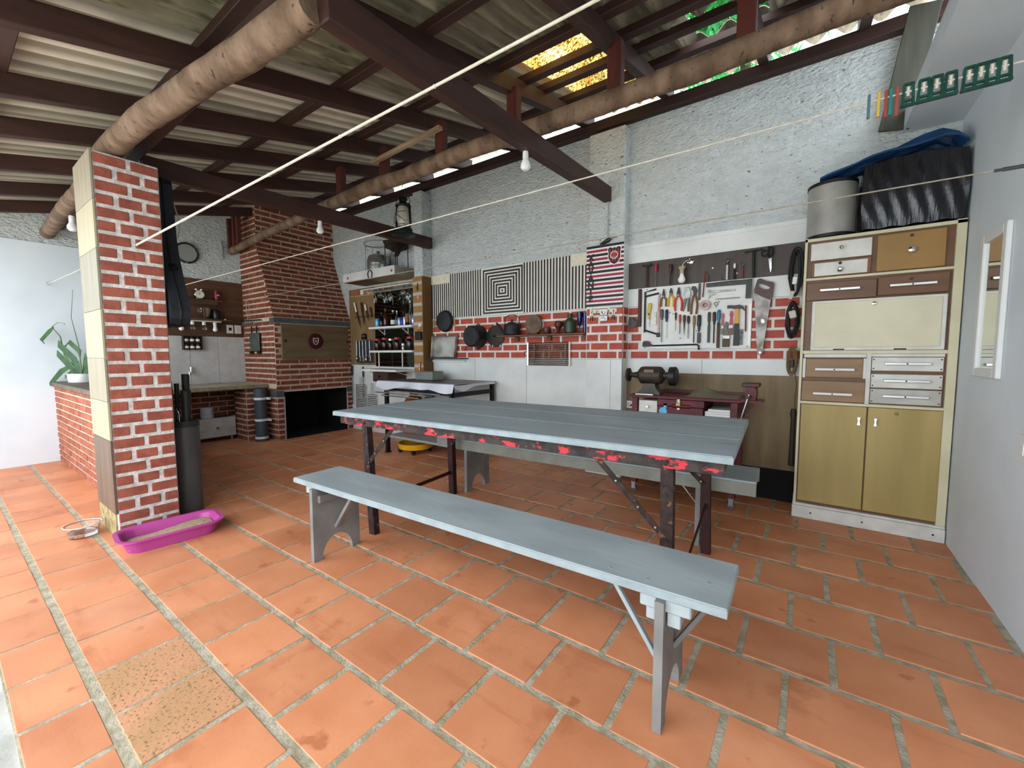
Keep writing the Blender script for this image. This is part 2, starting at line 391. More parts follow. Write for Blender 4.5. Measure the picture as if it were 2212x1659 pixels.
# ------------------------------------------------------------------ roof
ceiling = thing('ceiling', 'corrugated roof on dark red rafters and peeled logs', None, (-3, 2, 2.6), kind='structure')
sheet_a = mat('fibre_cement_sheet', '#dcd3c1', '#c4bba9', scale=8, rough=.9, stretch=(1.5, .3, .6), spots='#a59c8a', sscale=14, sthr=.58, sw=.2, rnd=.08)
sheet_b = mat('mossy_fibre_cement_sheet', '#a39d80', '#7d7860', scale=14, rough=.95, stretch=(1.6, .3, .6), spots='#4b4c2c', sscale=16, sthr=.50, sw=.16, rnd=.12, bump=.4, bscale=40)
sheet_c = mat('stained_cement_sheet', '#9f957f', '#756c5a', scale=14, rough=.95, stretch=(2, .15, .6), spots='#4b4636', sscale=18, sthr=.56, sw=.16, rnd=.12)
def skylight():
    mt = mat('translucent_skylight_sheet', '#d9bd7a', '#a87a3c', scale=6, rough=.7)
    nt = mt.node_tree; N = nt.nodes; K = nt.links; bs = N['Principled BSDF']
    src = bs.inputs['Base Color'].links[0].from_socket
    geo = N.new('ShaderNodeNewGeometry'); nz = N.new('ShaderNodeTexNoise'); nz.inputs['Scale'].default_value = 60; nz.inputs['Detail'].default_value = 8; K.new(geo.outputs['Position'], nz.inputs[0])
    rp = N.new('ShaderNodeValToRGB'); rp.color_ramp.elements[0].position = .42; rp.color_ramp.elements[1].position = .56
    rp.color_ramp.elements[0].color = L('#5a3c10'); rp.color_ramp.elements[1].color = (1, .95, .78, 1); K.new(nz.outputs['Fac'], rp.inputs[0])
    mx = N.new('ShaderNodeMix'); mx.data_type = 'RGBA'; mx.blend_type = 'MULTIPLY'; mx.inputs[0].default_value = 1; K.new(src, mx.inputs[6]); K.new(rp.outputs[0], mx.inputs[7])
    tr = N.new('ShaderNodeBsdfTranslucent'); K.new(mx.outputs[2], tr.inputs[0]); K.new(mx.outputs[2], bs.inputs['Base Color'])
    ms = N.new('ShaderNodeMixShader'); ms.inputs[0].default_value = .92; K.new(bs.outputs[0], ms.inputs[1]); K.new(tr.outputs[0], ms.inputs[2])
    K.new(ms.outputs[0], N['Material Output'].inputs[0]); return mt
sky_m = skylight()
def rib_shade(mt, pitch):  # rib shading painted into the sheet colour: slopes darkened, low crests left light
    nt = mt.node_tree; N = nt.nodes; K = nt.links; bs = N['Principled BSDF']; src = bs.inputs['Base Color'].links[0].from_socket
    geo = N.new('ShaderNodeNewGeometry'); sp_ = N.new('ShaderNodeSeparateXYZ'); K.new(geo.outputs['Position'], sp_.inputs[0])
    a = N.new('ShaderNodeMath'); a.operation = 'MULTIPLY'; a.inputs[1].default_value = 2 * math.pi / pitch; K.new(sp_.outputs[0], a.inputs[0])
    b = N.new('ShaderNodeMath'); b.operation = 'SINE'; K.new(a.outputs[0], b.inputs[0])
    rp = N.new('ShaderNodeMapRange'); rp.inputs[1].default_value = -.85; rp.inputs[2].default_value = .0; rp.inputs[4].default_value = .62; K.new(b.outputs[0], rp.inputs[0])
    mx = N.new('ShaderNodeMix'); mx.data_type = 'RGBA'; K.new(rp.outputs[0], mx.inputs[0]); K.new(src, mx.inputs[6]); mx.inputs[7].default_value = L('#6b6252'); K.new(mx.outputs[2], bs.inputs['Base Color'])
sheet_d = mat('stained_wide_wave_sheet', '#9f957f', '#756c5a', scale=14, rough=.95, stretch=(2, .3, .6), spots='#4b4636', sscale=18, sthr=.56, sw=.16, rnd=.12)
rib_shade(sheet_a, .13); rib_shade(sheet_b, .13); rib_shade(sheet_c, .13); rib_shade(sheet_d, .2)
def sheet(x0, x1, y0, y1, mt, name='roof_sheet', pitch=.13, amp=.022, thick=True):
    n = max(4, int((x1 - x0) / pitch * 8)); V = []; F = []
    def row(y, lift, dz): return [(x0 + (x1 - x0) * i / n, y, Zr(y) + .192 + lift + dz + amp * math.sin(2 * math.pi * (x0 + (x1 - x0) * i / n) / pitch)) for i in range(n + 1)]
    k = n + 1; V = row(y0, .014, 0) + row(y1, 0, 0)
    if thick: V += row(y0, .014, .007) + row(y1, 0, .007)
    for i in range(n):
        F.append((i, i + 1, k + i + 1, k + i))
        if thick:
            F += [(2 * k + i, 3 * k + i, 3 * k + i + 1, 2 * k + i + 1), (i, 2 * k + i, 2 * k + i + 1, i + 1), (k + i, k + i + 1, 3 * k + i + 1, 3 * k + i)]
    if thick: F += [(0, k, 3 * k, 2 * k), (n, 2 * k + n, 3 * k + n, k + n)]
    return obj(name, MB().add(V, F), mt, ceiling, smooth=True)
cols = [-7.05 + .875 * i for i in range(7)]
yrows = [(-.35, .98), (.90, 1.80), (1.72, 2.50), (2.42, 3.30), (3.22, 4.27)]
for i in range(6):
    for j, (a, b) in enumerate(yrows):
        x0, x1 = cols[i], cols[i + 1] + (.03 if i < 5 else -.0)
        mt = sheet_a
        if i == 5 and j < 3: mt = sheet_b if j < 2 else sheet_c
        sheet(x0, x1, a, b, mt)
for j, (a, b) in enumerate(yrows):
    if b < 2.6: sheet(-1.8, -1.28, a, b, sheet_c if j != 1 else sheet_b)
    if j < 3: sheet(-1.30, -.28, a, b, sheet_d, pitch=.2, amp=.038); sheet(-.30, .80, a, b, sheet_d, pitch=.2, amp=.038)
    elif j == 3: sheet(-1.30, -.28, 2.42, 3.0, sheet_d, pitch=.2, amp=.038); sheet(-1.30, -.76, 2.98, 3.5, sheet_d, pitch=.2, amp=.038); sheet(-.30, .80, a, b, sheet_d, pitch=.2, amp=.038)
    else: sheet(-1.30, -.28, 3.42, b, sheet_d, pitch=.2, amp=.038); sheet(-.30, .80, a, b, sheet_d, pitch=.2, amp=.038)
sheet(-1.8, -1.28, 2.45, 4.27, sky_m, 'skylight_sheet', thick=False)
rafter_x = [-6.42, -5.69, -4.88, -4.08, -3.42, -2.66, -1.82, -1.06, -.33, .26]
for x in rafter_x:
    h = .11
    obj('rafter', MB().beam((x - .033, -.40, Zr(-.40) + h / 2), (x - .033, 4.0, Zr(4.0) + h / 2), .066, h, .004), redwood, ceiling)
for y in (.30, .95, 1.75, 2.42, 2.76, 3.03, 3.40, 3.80):
    x0, x1 = (-6.87, .74)
    if y in (2.76, 3.03): x0, x1 = -1.95, .74
    if y == 3.40: x0 = -6.87; x1 = .74
    obj('purlin', box(x0, x1, y - .03, y + .03, Zr(y) + .105, Zr(y) + .158, .003), redwood_x, ceiling)
obj('wall_plate', box(-6.87, .74, 3.86, 3.99, 3.33, 3.42, .005), redwood_x, ceiling)
obj('eave_plate', box(-6.87, -1.45, .905, .98, 2.60, Zr(.9) - .003, .005), redwood_x, ceiling)
def log(pts, rad):
    mb = MB(); P = []; n = 26
    for i in range(n + 1):
        t = i / n * (len(pts) - 1); a = min(int(t), len(pts) - 2); f = t - a
        f2 = f * f * (3 - 2 * f)
        p = Vector(pts[a]).lerp(Vector(pts[a + 1]), f2); P.append(p + Vector((0, R.uniform(-.003, .003), R.uniform(-.003, .003))))
    mb.tube(P, [rad * (1 + R.uniform(-.05, .05)) * (.9 if i in (0, n) else 1) for i in range(n + 1)], 14)
    return obj('log_beam', mb, logm, ceiling, smooth=True)
log([(-3.95, .775, 2.53), (-3.5, .77, 2.525), (-3.0, .785, 2.51), (-2.44, .83, 2.495), (-1.99, .878, 2.49), (-1.58, .918, 2.505)], .066)
log([(-6.86, .84, 2.52), (-5.3, .80, 2.515), (-4.1, .80, 2.52)], .06)
log([(-4.45, 2.61, 2.79), (-3.54, 2.6, 2.815), (-2.9, 2.6, 2.80), (-2.3, 2.6, 2.815), (-1.65, 2.6, 2.795), (-1.1, 2.6, 2.79), (-.65, 2.6, 2.78), (-.25, 2.6, 2.795), (.12, 2.6, 2.81), (.6, 2.6, 2.81)], .064)
log([(-6.87, 2.64, 2.68), (-5.8, 2.62, 2.74), (-4.4, 2.60, 2.79)], .05)
obj('tie_beam', MB().beam((-1.56, .95, 2.53), (-1.60, 3.86, 2.69), .075, .135, .006), redwood, ceiling)
obj('tie_beam', MB().beam((-4.0, .99, 2.575), (-4.03, 3.86, 2.615), .075, .135, .006), redwood, ceiling)
for x in (-1.83, -1.05, -2.575, -3.32, -4.03, -.33):
    obj('post', box(x - .045, x + .045, 2.575, 2.64, 2.84, Zr(2.6) + .03, .004), redwood_z, ceiling)
for x in (-6.78, -6.62, -6.5):
    obj('post', box(x - .03, x + .03, 2.58, 2.63, 2.70, Zr(2.6) + .02, .003), redwood_z, ceiling)
obj('batten', MB().beam((-3.40, 2.53, 2.985), (-2.5, 2.53, 3.03), .045, .03, .003), wood('raw_batten', '#a08a70', '#7d684f', 'x'), ceiling)
obj('corner_board', MB().beam((.41, 3.87, 2.69), (.53, 3.87, 3.44), .16, .025, .003, up=(0, 1, 0)), wood('grey_green_board', '#4a4a40', '#35352d', 'z'), ceiling)

# ------------------------------------------------------------------ back wall cladding
Y1 = YB - .012
for (x0, x1) in ((-4.083, -3.362), (-3.358, -2.596), (-2.592, -1.795)):
    obj('panel', box(x0, x1, Y1, YB, 0, 1.135), panel_w, wall_back)
obj('brick_band', box(-4.083, -1.795, Y1, YB, 1.138, 1.65), grout_w, wall_back)
bricks(wall_back, 'y-', Y1, -4.08, -1.8, 1.150, 1.645, .20, .063, .022, .0205, brick_w, dep=.006, proud=.002, phase=.06, jit=.0003)
# pilaster cladding
Yp = 3.805
obj('panel', box(-1.80, -1.545, Yp, 3.815, 0, 1.135), panel_w, wall_back); obj('panel', box(-1.542, -1.425, Yp, 3.815, 0, 1.135), panel_w, wall_back)
obj('panel', box(-1.431, -1.423, Yp, Y1, 0, 2.215), panel_w, wall_back)
obj('brick_band', box(-1.80, -1.425, Yp, 3.815, 1.138, 1.65), grout_w, wall_back)
bricks(wall_back, 'y-', Yp, -1.797, -1.428, 1.15, 1.645, .165, .063, .02, .0205, brick_w, dep=.006, proud=.002, phase=.04, jit=.0003)
z = 1.15; k = 0
while z < 1.64:
    emit(wall_back, 'x+', -1.423, 3.812, 3.925 if k % 2 else 3.88, z, .063, .004, .002, brick_w, .0002); z += .0835; k += 1
# workshop bay
obj('panel', box(-1.423, -.03, Y1, YB, 2.18, 2.215), panel_w, wall_back)
obj('panel', box(-1.423, -.03, Y1 - .004, YB, 2.043, 2.178), panel_w, wall_back)
obj('dark_board', box(-1.423, -.03, Y1, YB, 1.806, 2.042), wood('dark_walnut_board', '#43372f', '#33291f', 'z', rough=.45), wall_back)
obj('panel', box(-1.423, -.03, Y1, YB, 1.64, 1.804), panel_w, wall_back)
obj('brick_band', box(-1.423, -.03, Y1, YB, 1.146, 1.638), grout_w, wall_back)
bricks(wall_back, 'y-', Y1, -1.42, -.03, 1.150, 1.637, .157, .063, .0215, .0195, brick_w, dep=.006, proud=.002, phase=.145, jit=.0003,
       holes=((-1.285, -.385, 1.24, 1.8),))
obj('panel', box(-1.423, -.754, Y1, YB, 1.016, 1.144), panel_w, wall_back); obj('panel', box(-.751, -.03, Y1, YB, 1.016, 1.144), panel_w, wall_back)
obj('plywood_panel', box(-1.423, .0, Y1, YB, .257, 1.013), wood('oak_veneer_panel', '#7d6742', '#5f4c2e', 'z', rough=.5, scale=7), wall_back)
obj('black_skirting', box(-1.423, .0, Y1 + .006, YB, 0, .255), soot, wall_back)
# bar corner
obj('knife_panel', box(-5.955, -5.315, Y1, YB, 1.03, 2.20), wood('oak_board_bar', '#8a6f4c', '#6f5738', 'z', rough=.5), wall_back)
obj('panel', box(-5.955, -4.27, Y1, YB, 0, 1.027), panel_w, wall_back)
obj('glass_rail_board', box(-5.31, -4.27, Y1, YB, 2.105, 2.20), wood('pale_oak_strip', '#b59d70', '#9c845a', 'x', rough=.5), wall_back)
# end wall cladding
Xe1 = XE + .014
for (z0, z1) in ((1.452, 1.70), (1.703, 1.96), (1.963, 2.237)):
    obj('wooden_board', box(XE, Xe1, 1.5, 2.77, z0, z1), wood('brown_pine_board', '#5e402a', '#452d1c', 'y', rough=.55, rnd=.12), wall_left)
for (y0, y1) in ((1.3, 1.74), (1.743, 2.083), (2.087, 2.418), (2.422, 2.77)):
    obj('wall_tile', box(XE, XE + .01, y0, y1, .79, 1.448), mat('grey_speckled_tile', '#bbb8b4', '#b0ada9', scale=12, rough=.4), wall_left)
obj('brick_backing', box(XE, XE + .012, 1.3, 2.77, 0, .72), mortar_f, wall_left)
bricks(wall_left, 'x+', XE + .012, 1.42, 2.765, .012, .70, .20, .058, .016, .0165, brick_f, dep=.02, proud=.006)
# ------------------------------------------------------------------ brick barbecue fireplace
fp = thing('barbecue_fireplace', 'tall brick barbecue fireplace with tapered hood and wooden front panel', 'fireplace', (-6.4, 3.35, 0))
XF = -5.955; YS = 2.77; YF = YB - .002; XK = XE + .002
core = MB().box(XK, XF, YS, 2.86, 0, .67).box(XK, XF, 3.85, YF, 0, .67).box(XK, XK + .05, 2.86, 3.85, 0, .67)
core.box(XK, XF, YS, YF, .67, 1.70)
obj('masonry_body', core, mortar_f, fp)
obj('hood', MB().prism([(XK, 1.70), (XF, 1.70), (-6.37, 2.70), (-6.37, 3.32), (XK, 3.32)], YS, YF, 'xz'), mortar_f, fp)
obj('firebox_lining', MB().box(XK + .05, XK + .055, 2.86, 3.85, 0, .668).box(XK + .05, XF - .03, 2.86, 2.865, 0, .668).box(XK + .05, XF - .03, 3.845, 3.85, 0, .668).box(XK + .05, XF - .01, 2.865, 3.845, .662, .668).box(XK + .05, XF - .012, 2.865, 3.845, .0, .004), soot, fp)
pan_hole = ((2.852, 3.888, 1.118, 1.62),)
bricks(fp, 'x+', XF, YS + .002, 2.855, .01, .61, .20, .05, .02, .024, brick_f, dep=.02, proud=.008)
bricks(fp, 'x+', XF, 3.855, YF - .004, .01, .61, .20, .05, .02, .024, brick_f, dep=.02, proud=.008)
bricks(fp, 'x+', XF, YS + .002, YF - .004, .70, 1.625, .245, .048, .021, .026, brick_f, dep=.02, proud=.008, holes=pan_hole, phase=.07)
bricks(fp, 'y-', YS, -6.25, XF - .006, .01, .72, .22, .05, .02, .024, brick_f, dep=.02, proud=.008)
bricks(fp, 'y-', YS, XE + .004, XF - .006, .79, 1.70, .22, .05, .02, .024, brick_f, dep=.02, proud=.008)
# side face above: stepped with the hood
z = 1.71; r = 0
while z < 3.22:
    xe = XF - (min(max(z + .025, 1.70), 2.70) - 1.70) * .415
    u = XE + .003 - (.12 if r % 2 else 0)
    while u < xe - .03:
        a, b = max(u, XE + .003), min(u + .22, xe - .004)
        if b - a > .02: emit(fp, 'y-', YS, a, b, z, .05, .02, .008, brick_f, .0015)
        u += .24
    z += .074; r += 1
# sloping hood face
sl = math.atan2(.415, 1.0); lenS = math.hypot(.415, 1.0); s = .01; r = 0
while s < lenS - .05:
    u = YS + .002 - (.13 if r % 2 else 0)
    while u < YF - .02:
        a, b = max(u, YS + .002), min(u + .245, YF - .004); u += .266
        if b - a < .03: continue
        t = s + .024; c = (XF - math.sin(sl) * t + .0, (a + b) / 2, 1.70 + math.cos(sl) * t)
        piece('brick', (.02, round(b - a, 2), .048), (c[0] - .002 + R.uniform(-.001, .001), c[1], c[2]), brick_f, fp, b=.003, rot=(0, -sl, 0))
    s += .073; r += 1
bricks(fp, 'x+', -6.37, YS + .002, YF - .004, 2.715, 3.28, .245, .048, .021, .026, brick_f, dep=.02, proud=.008, phase=.05)
obj('steel_lintel', MB().box(XF - .02, XF + .016, YS - .012, YF - .004, 1.632, 1.70).box(XF - .10, XF - .02, YS - .014, YS - .002, 1.632, 1.70), steelgrey, fp)
obj('steel_band', MB().box(XF - .02, XF + .013, YS - .012, 2.862, .605, .69).box(XF - .2, XF - .02, YS - .012, YS - .002, .605, .69), steelgrey, fp); obj('steel_band', MB().box(XF - .02, XF + .013, 3.848, YF - .004, .60, .685), steelgrey, fp)
door = obj('wooden_front', box(XF + .002, XF + .018, 2.856, 3.884, 1.122, 1.618, .003), wood('grey_oak_front', '#6f5c42', '#57472f', 'y', rough=.5), fp)
maroon = mat('maroon_enamel', '#5c1018', '#4a0c13', rough=.4); white_p = mat('white_paint', '#d9d9d6', rough=.5)
em = obj('round_emblem', MB().lathe([(.118, 0), (.118, .006), (.112, .009)], (XF + .018, 3.34, 1.388), 'x', 40), maroon, door, smooth=True)
obj('emblem_ring', MB().lathe([(.098, .009), (.098, .0105), (.082, .0105), (.082, .009)], (XF + .018, 3.34, 1.388), 'x', 40, False), mat('black_enamel', '#15080a', rough=.4), door)
obj('emblem_crest', MB().tube([(XF + .028, 3.34 + a, 1.388 + b) for a, b in ((-.035, .045), (-.012, .035), (.012, .045), (.04, .045), (.036, -.01), (.02, -.04), (0, -.048), (-.025, -.04), (-.04, -.01), (-.035, .045))], .0035, 6), white_p, door)
obj('emblem_bar', MB().box(XF + .027, XF + .029, 3.32, 3.36, 1.395, 1.402).box(XF + .027, XF + .029, 3.325, 3.355, 1.375, 1.382), white_p, door)
for y in (2.895, 3.85): obj('knob', MB().lathe([(.006, 0), (.006, .012), (.016, .016), (.017, .024), (.01, .03)], (XF + .018, y, 1.385), 'x', 14), mat('dark_bronze', '#2a211c', rough=.4, metal=.6), door, smooth=True)
for y in (2.862, 3.838): obj('opening_edge', box(XF - .012, XF + .004, y, y + .012, 0, .605), mat('pale_angle_iron', '#a9a7a2', rough=.5), fp)
obj('hood_valve', MB().lathe([(.02, 0), (.024, .02), (.012, .03)], (XF - .10, 3.3, 1.945), 'x', 12).tube([(XF - .07, 3.27, 1.945), (XF - .065, 3.33, 1.945)], .006), mat('brass_dark', '#5a4a32', rough=.4, metal=.7), fp, smooth=True)
# hanging skewer rack and scale on the fireplace side
iron = mat('blackened_iron', '#1c1b1a', '#2a2725', scale=20, rough=.6, metal=.4)
steel = mat('brushed_steel', '#b5b4b0', '#8e8d89', scale=12, rough=.32, metal=.9)
chrome = mat('chrome', '#d8d8d6', rough=.12, metal=1.0)
rk = thing('skewer_rack', 'wire rack with zigzag hooks hanging on the fireplace side', 'rack', (-6.5, 2.7, 1.55))
obj('top_bar', MB().beam((-6.85, 2.735, 1.69), (-6.28, 2.735, 1.68), .05, .012), iron, rk)
obj('zigzag_wire', MB().tube([(-6.83 + .03 * i, 2.725, 1.67 if i % 2 else 1.60) for i in range(15)], .004, 6), steel, rk)
obj('hanging_cord', MB().tube([(-6.70, 2.74, 1.99), (-6.68, 2.735, 1.86), (-6.655, 2.735, 1.69)], .004, 6).tube([(-6.70, 2.74, 1.99), (-6.62, 2.735, 1.95), (-6.6, 2.735, 1.86), (-6.60, 2.735, 1.72)], .003, 6), mat('pale_string', '#b7a583', rough=.9), rk)
ht = thing('meat_tenderizer_plate', 'grey rectangular iron plate hung on hooks from the fireplace side', 'iron plate', (-6.46, 2.7, 1.2))
obj('plate', box(-6.61, -6.32, 2.725, 2.742, 1.245, 1.50, .006), mat('aged_zinc', '#565c59', '#464b48', scale=9, rough=.6, metal=.3), ht)
obj('strap', MB().box(-6.56, -6.54, 2.728, 2.74, 1.50, 1.60).box(-6.40, -6.38, 2.728, 2.74, 1.50, 1.60), iron, ht)
for x in (-6.58, -6.35): obj('roller', MB().lathe([(.022, -.02), (.022, .02)], (x, 2.732, 1.225), 'x', 12), iron, ht)
# drain pipe
pp = thing('drain_pipe', 'grey plastic drain pipe with white clips by the fireplace', 'pipe', (-6.14, 2.63, 0))
obj('pipe', MB().lathe([(.088, 0), (.088, .03)], (-6.14, 2.63, 0), 'z', 20).lathe([(.075, .03), (.075, .725)], (-6.14, 2.63, 0), 'z', 20), mat('grey_pvc', '#3f4a52', '#38424a', rough=.45), pp, smooth=True)
obj('collar', MB().lathe([(.082, .0), (.082, .03)], (-6.14, 2.63, .035), 'z', 20), white_p, pp, smooth=True)
for z in (.28, .575): obj('pipe_clip', MB().lathe([(.079, 0), (.079, .03)], (-6.14, 2.63, z), 'z', 20).box(-6.27, -6.01, 2.685, 2.71, z, z + .03), white_p, pp)

# brick stub beside the fireplace under the sink counter
stub = obj('brick_stub_wall', box(-6.62, -6.25, 2.50, 2.764, 0, .725), mortar_f, kind='structure', label='short brick pier carrying the sink counter by the fireplace', loc=(-6.3, 2.6, 0))
bricks(stub, 'x+', -6.25, 2.505, 2.76, .01, .72, .20, .05, .02, .024, brick_f, dep=.02, proud=.006)
bricks(stub, 'y-', 2.50, -6.62, -6.256, .01, .72, .20, .05, .02, .024, brick_f, dep=.02, proud=.006)

# ------------------------------------------------------------------ sink corner on the end wall
ct = thing('sink_counter', 'pale stone sink counter slab along the wooden board wall', 'counter', (-6.5, 2.0, .73))
obj('slab', box(XE + .012, -6.20, 1.10, 2.755, .73, .785, .006), mat('cream_stone', '#b1a78e', '#968c74', scale=12, rough=.5), ct)
obj('edge_strip', box(-6.20, -6.185, 1.10, 2.755, .735, .78), mat('stone_edge', '#8d836b', '#7a7059', scale=20, rough=.6), ct)
tp = thing('tap', 'chrome bib tap on the tiled splashback', 'tap', (-6.85, 2.07, .9))
obj('spout', MB().tube([(XE + .01, 2.08, .955), (-6.80, 2.06, .955), (-6.75, 2.03, .95), (-6.745, 2.025, .915)], .012, 8), chrome, tp, smooth=True)
obj('handle', MB().lathe([(.012, 0), (.01, .05), (.02, .055), (.018, .07)], (-6.83, 2.07, .955), 'z', 12).tube([(-6.83, 2.045, 1.02), (-6.83, 2.095, 1.02)], .006), chrome, tp, smooth=True)
obj('wall_flange', MB().lathe([(.028, 0), (.025, .012)], (XE + .01, 2.08, .955), 'x', 14), chrome, tp, smooth=True)
dbx = thing('undersink_drawer_box', 'white drawer box with round knob on feet under the sink', 'drawer box', (-6.62, 2.3, 0))
obj('carcass', box(-6.80, -6.59, 2.02, 2.47, .06, .325, .004), mat('dark_grey_board', '#3b3a3a', rough=.6), dbx)
dfr = obj('drawer_front', box(-6.59, -6.572, 2.01, 2.48, .065, .33, .003), mat('worn_white_board', '#b9b7b1', '#a5a39c', scale=8, rough=.6, spots='#8d8a80', sscale=20, sthr=.7), dbx)
obj('knob', MB().lathe([(.006, 0), (.006, .01), (.015, .014), (.012, .024)], (-6.572, 2.25, .19), 'x', 14), mat('brown_knob', '#4a2f22', rough=.5), dfr, smooth=True)
for y in (2.05, 2.44): obj('foot', MB().lathe([(.02, 0), (.02, .06)], (-6.62, y, 0), 'z', 12), steel, dbx)
bk = obj('plate_pile_canister', MB().lathe([(.07, 0)] + [q for i in range(6) for q in ((.074, .006 + .024 * i), (.078, .012 + .024 * i), (.072, .022 + .024 * i))] + [(.07, .15)], (-6.66, 2.17, .327), 'z', 20), mat('pale_blue_plastic', '#b7bcc8', '#a9aeba', rough=.4), smooth=True, label='ribbed pale plastic canister standing on the under-sink drawer box', cat='canister')
# shelves on the boards
wsh = wood('brown_shelf_board', '#5a3f2b', '#422c1c', 'y', rough=.5)
sh = thing('upper_wall_shelf', 'small brown wooden shelf holding the clock and red can', 'shelf', (-6.82, 2.2, 1.9))
obj('board', box(Xe1, Xe1 + .14, 1.85, 2.46, 1.925, 1.948, .003), wsh, sh); obj('support', MB().prism([(Xe1, 1.925), (Xe1 + .09, 1.925), (Xe1, 1.87)], 2.42, 2.44, 'xz'), wsh, sh)
obj('lip', box(Xe1 + .128, Xe1 + .14, 1.85, 2.40, 1.885, 1.925, .002), wsh, sh)
sh2 = thing('lower_wall_shelf', 'long brown wooden shelf with lamp holders underneath', 'shelf', (-6.82, 2.2, 1.65))
obj('board', box(Xe1, Xe1 + .16, 1.80, 2.56, 1.662, 1.685, .003), wsh, sh2)
obj('support', MB().prism([(Xe1, 1.662), (Xe1 + .1, 1.662), (Xe1, 1.59)], 2.44, 2.46, 'xz'), wsh, sh2)
obj('lamp_rail', box(Xe1 + .05, Xe1 + .10, 1.85, 2.44, 1.648, 1.662), white_p, sh2)
cl = thing('alarm_clock', 'round silver twin-bell alarm clock with cream dial on the shelf', 'clock', (-6.80, 2.2, 1.949))
obj('case', MB().lathe([(.05, 0), (.058, .008), (.058, .045), (.054, .05)], (-6.82, 2.2, 2.012), 'x', 28), chrome, cl, smooth=True)
dial = obj('dial', MB().lathe([(.05, 0), (.05, .002)], (-6.77, 2.2, 2.012), 'x', 28), mat('cream_dial', '#d8d2bd', rough=.5), cl)
black = mat('black_paint', '#0d0d0e', rough=.5)
obj('hand', MB().beam((-6.767, 2.2, 2.012), (-6.767, 2.18, 2.03), .004, .002, up=(1, 0, 0)).beam((-6.767, 2.2, 2.012), (-6.767, 2.205, 2.045), .003, .002, up=(1, 0, 0)), black, dial)
obj('hour_mark', MB().add([], []) if False else (lambda mb: [mb.box(-6.768, -6.767, 2.2 + .042 * math.cos(a) - .002, 2.2 + .042 * math.cos(a) + .002, 2.012 + .042 * math.sin(a) - .002, 2.012 + .042 * math.sin(a) + .002) for a in [i * math.pi / 6 for i in range(12)]] and mb)(MB()), black, dial)
for y in (2.17, 2.23): obj('bell', MB().ball((-6.80, y, 2.078), .02, 10, (1, 1, .8)), chrome, cl, smooth=True); obj('foot', MB().tube([(-6.80, y, 1.949), (-6.80, 2.2 + (y - 2.2) * .8, 1.965)], .004, 6), chrome, cl)
cn = thing('red_can', 'dark red drink can with white script on the shelf', 'can', (-6.80, 2.415, 1.949))
obj('can_body', MB().lathe([(.036, 0), (.04, .006), (.038, .10), (.034, .14), (.032, .142)], (-6.81, 2.415, 1.949), 'z', 20), mat('dark_red_lacquer', '#6d0f20', '#5a0b1a', rough=.35), cn, smooth=True)
obj('script_mark', MB().tube([(-6.771, 2.395, 2.02), (-6.769, 2.405, 2.03), (-6.769, 2.41, 2.018), (-6.769, 2.42, 2.032), (-6.77, 2.428, 2.02), (-6.772, 2.438, 2.026)], .0035, 6), white_p, cn)
bu = thing('ice_bucket', 'shiny steel ice bucket with ring handle on the lower shelf', 'bucket', (-6.80, 2.265, 1.686))
obj('bucket', MB().lathe([(.042, 0), (.045, .004), (.062, .145), (.066, .15), (.058, .15), (.04, .01)], (-6.80, 2.265, 1.686), 'z', 24), chrome, bu, smooth=True)
obj('handle', MB().tube(arc((2.198, 1.80), .022, 0, 360, 14, 'yz', -6.80)[:-1], .004, 6, True), chrome, bu, smooth=True)
dk = obj('dark_jug', MB().lathe([(.045, 0), (.05, .01), (.05, .12), (.038, .14), (.03, .14)], (-6.80, 2.39, 1.686), 'z', 18), mat('dark_brown_ceramic', '#1d1412', rough=.35), smooth=True, label='dark brown ceramic jug beside the steel bucket', cat='jug')
sp = obj('teaspoon', MB().ball((-6.78, 2.50, 1.692), .012, 10, (1, 1.4, .5)).tube([(-6.78, 2.51, 1.691), (-6.77, 2.555, 1.690)], .003, 6), chrome, smooth=True, label='small steel spoon lying at the end of the lower shelf', cat='spoon')
lampg = mat('white_lamp_glass', '#e4e4e0', rough=.25, coat=.3); clearg = glass('clear_lamp_glass')
def shelf_bulb(y, kind, label):
    t = thing('light_bulb', label, 'light bulb', (-6.81, y, 1.55), group='bulbs under the end wall shelf')
    obj('socket', MB().lathe([(.022, 0), (.022, .045)], (-6.81, y, 1.602), 'z', 14), white_p, t, smooth=True)
    if kind == 'clear': obj('bulb', MB().lathe([(.014, 0), (.03, -.04), (.03, -.055), (.002, -.08)], (-6.81, y, 1.602), 'z', 14), clearg, t, smooth=True)
    else: obj('bulb', MB().lathe([(.02, 0), (.022, -.03), (.03, -.055), (.026, -.075), (.002, -.09)], (-6.81, y, 1.602), 'z', 16), lampg, t, smooth=True)
shelf_bulb(1.985, 'w', 'white globe bulb partly hidden by the guitar case'); shelf_bulb(2.11, 'clear', 'clear bulb under the shelf next to the guitar case')
shelf_bulb(2.243, 'clear', 'clear bulb under the shelf below the steel bucket'); shelf_bulb(2.373, 'w', 'white bulb under the shelf next to the wall switches')
for i, (y, lb) in enumerate(((2.58, 'white socket plate with a dark outlet on the wooden boards'), (2.683, 'white double switch plate beside the brick fireplace'))):
    t = thing('wall_plate_switch', lb, 'switch plate', (Xe1, y, 1.5))
    obj('plate', box(Xe1, Xe1 + .01, y - .043, y + .043, 1.503, 1.625, .003), mat('cream_plastic', '#cfcbc0', rough=.45), t)
    obj('insert', box(Xe1 + .01, Xe1 + .014, y - .018, y + .018, 1.545, 1.585, .002), black if i == 0 else mat('cream_plastic_insert', '#bfbbb0', rough=.4), t)
sr = thing('spice_rack', 'small dark wall rack with six labelled spice jars', 'rack', (-6.85, 2.1, 1.26))
dark_w = wood('dark_rack_wood', '#2e2420', '#221a17', 'y', rough=.5)
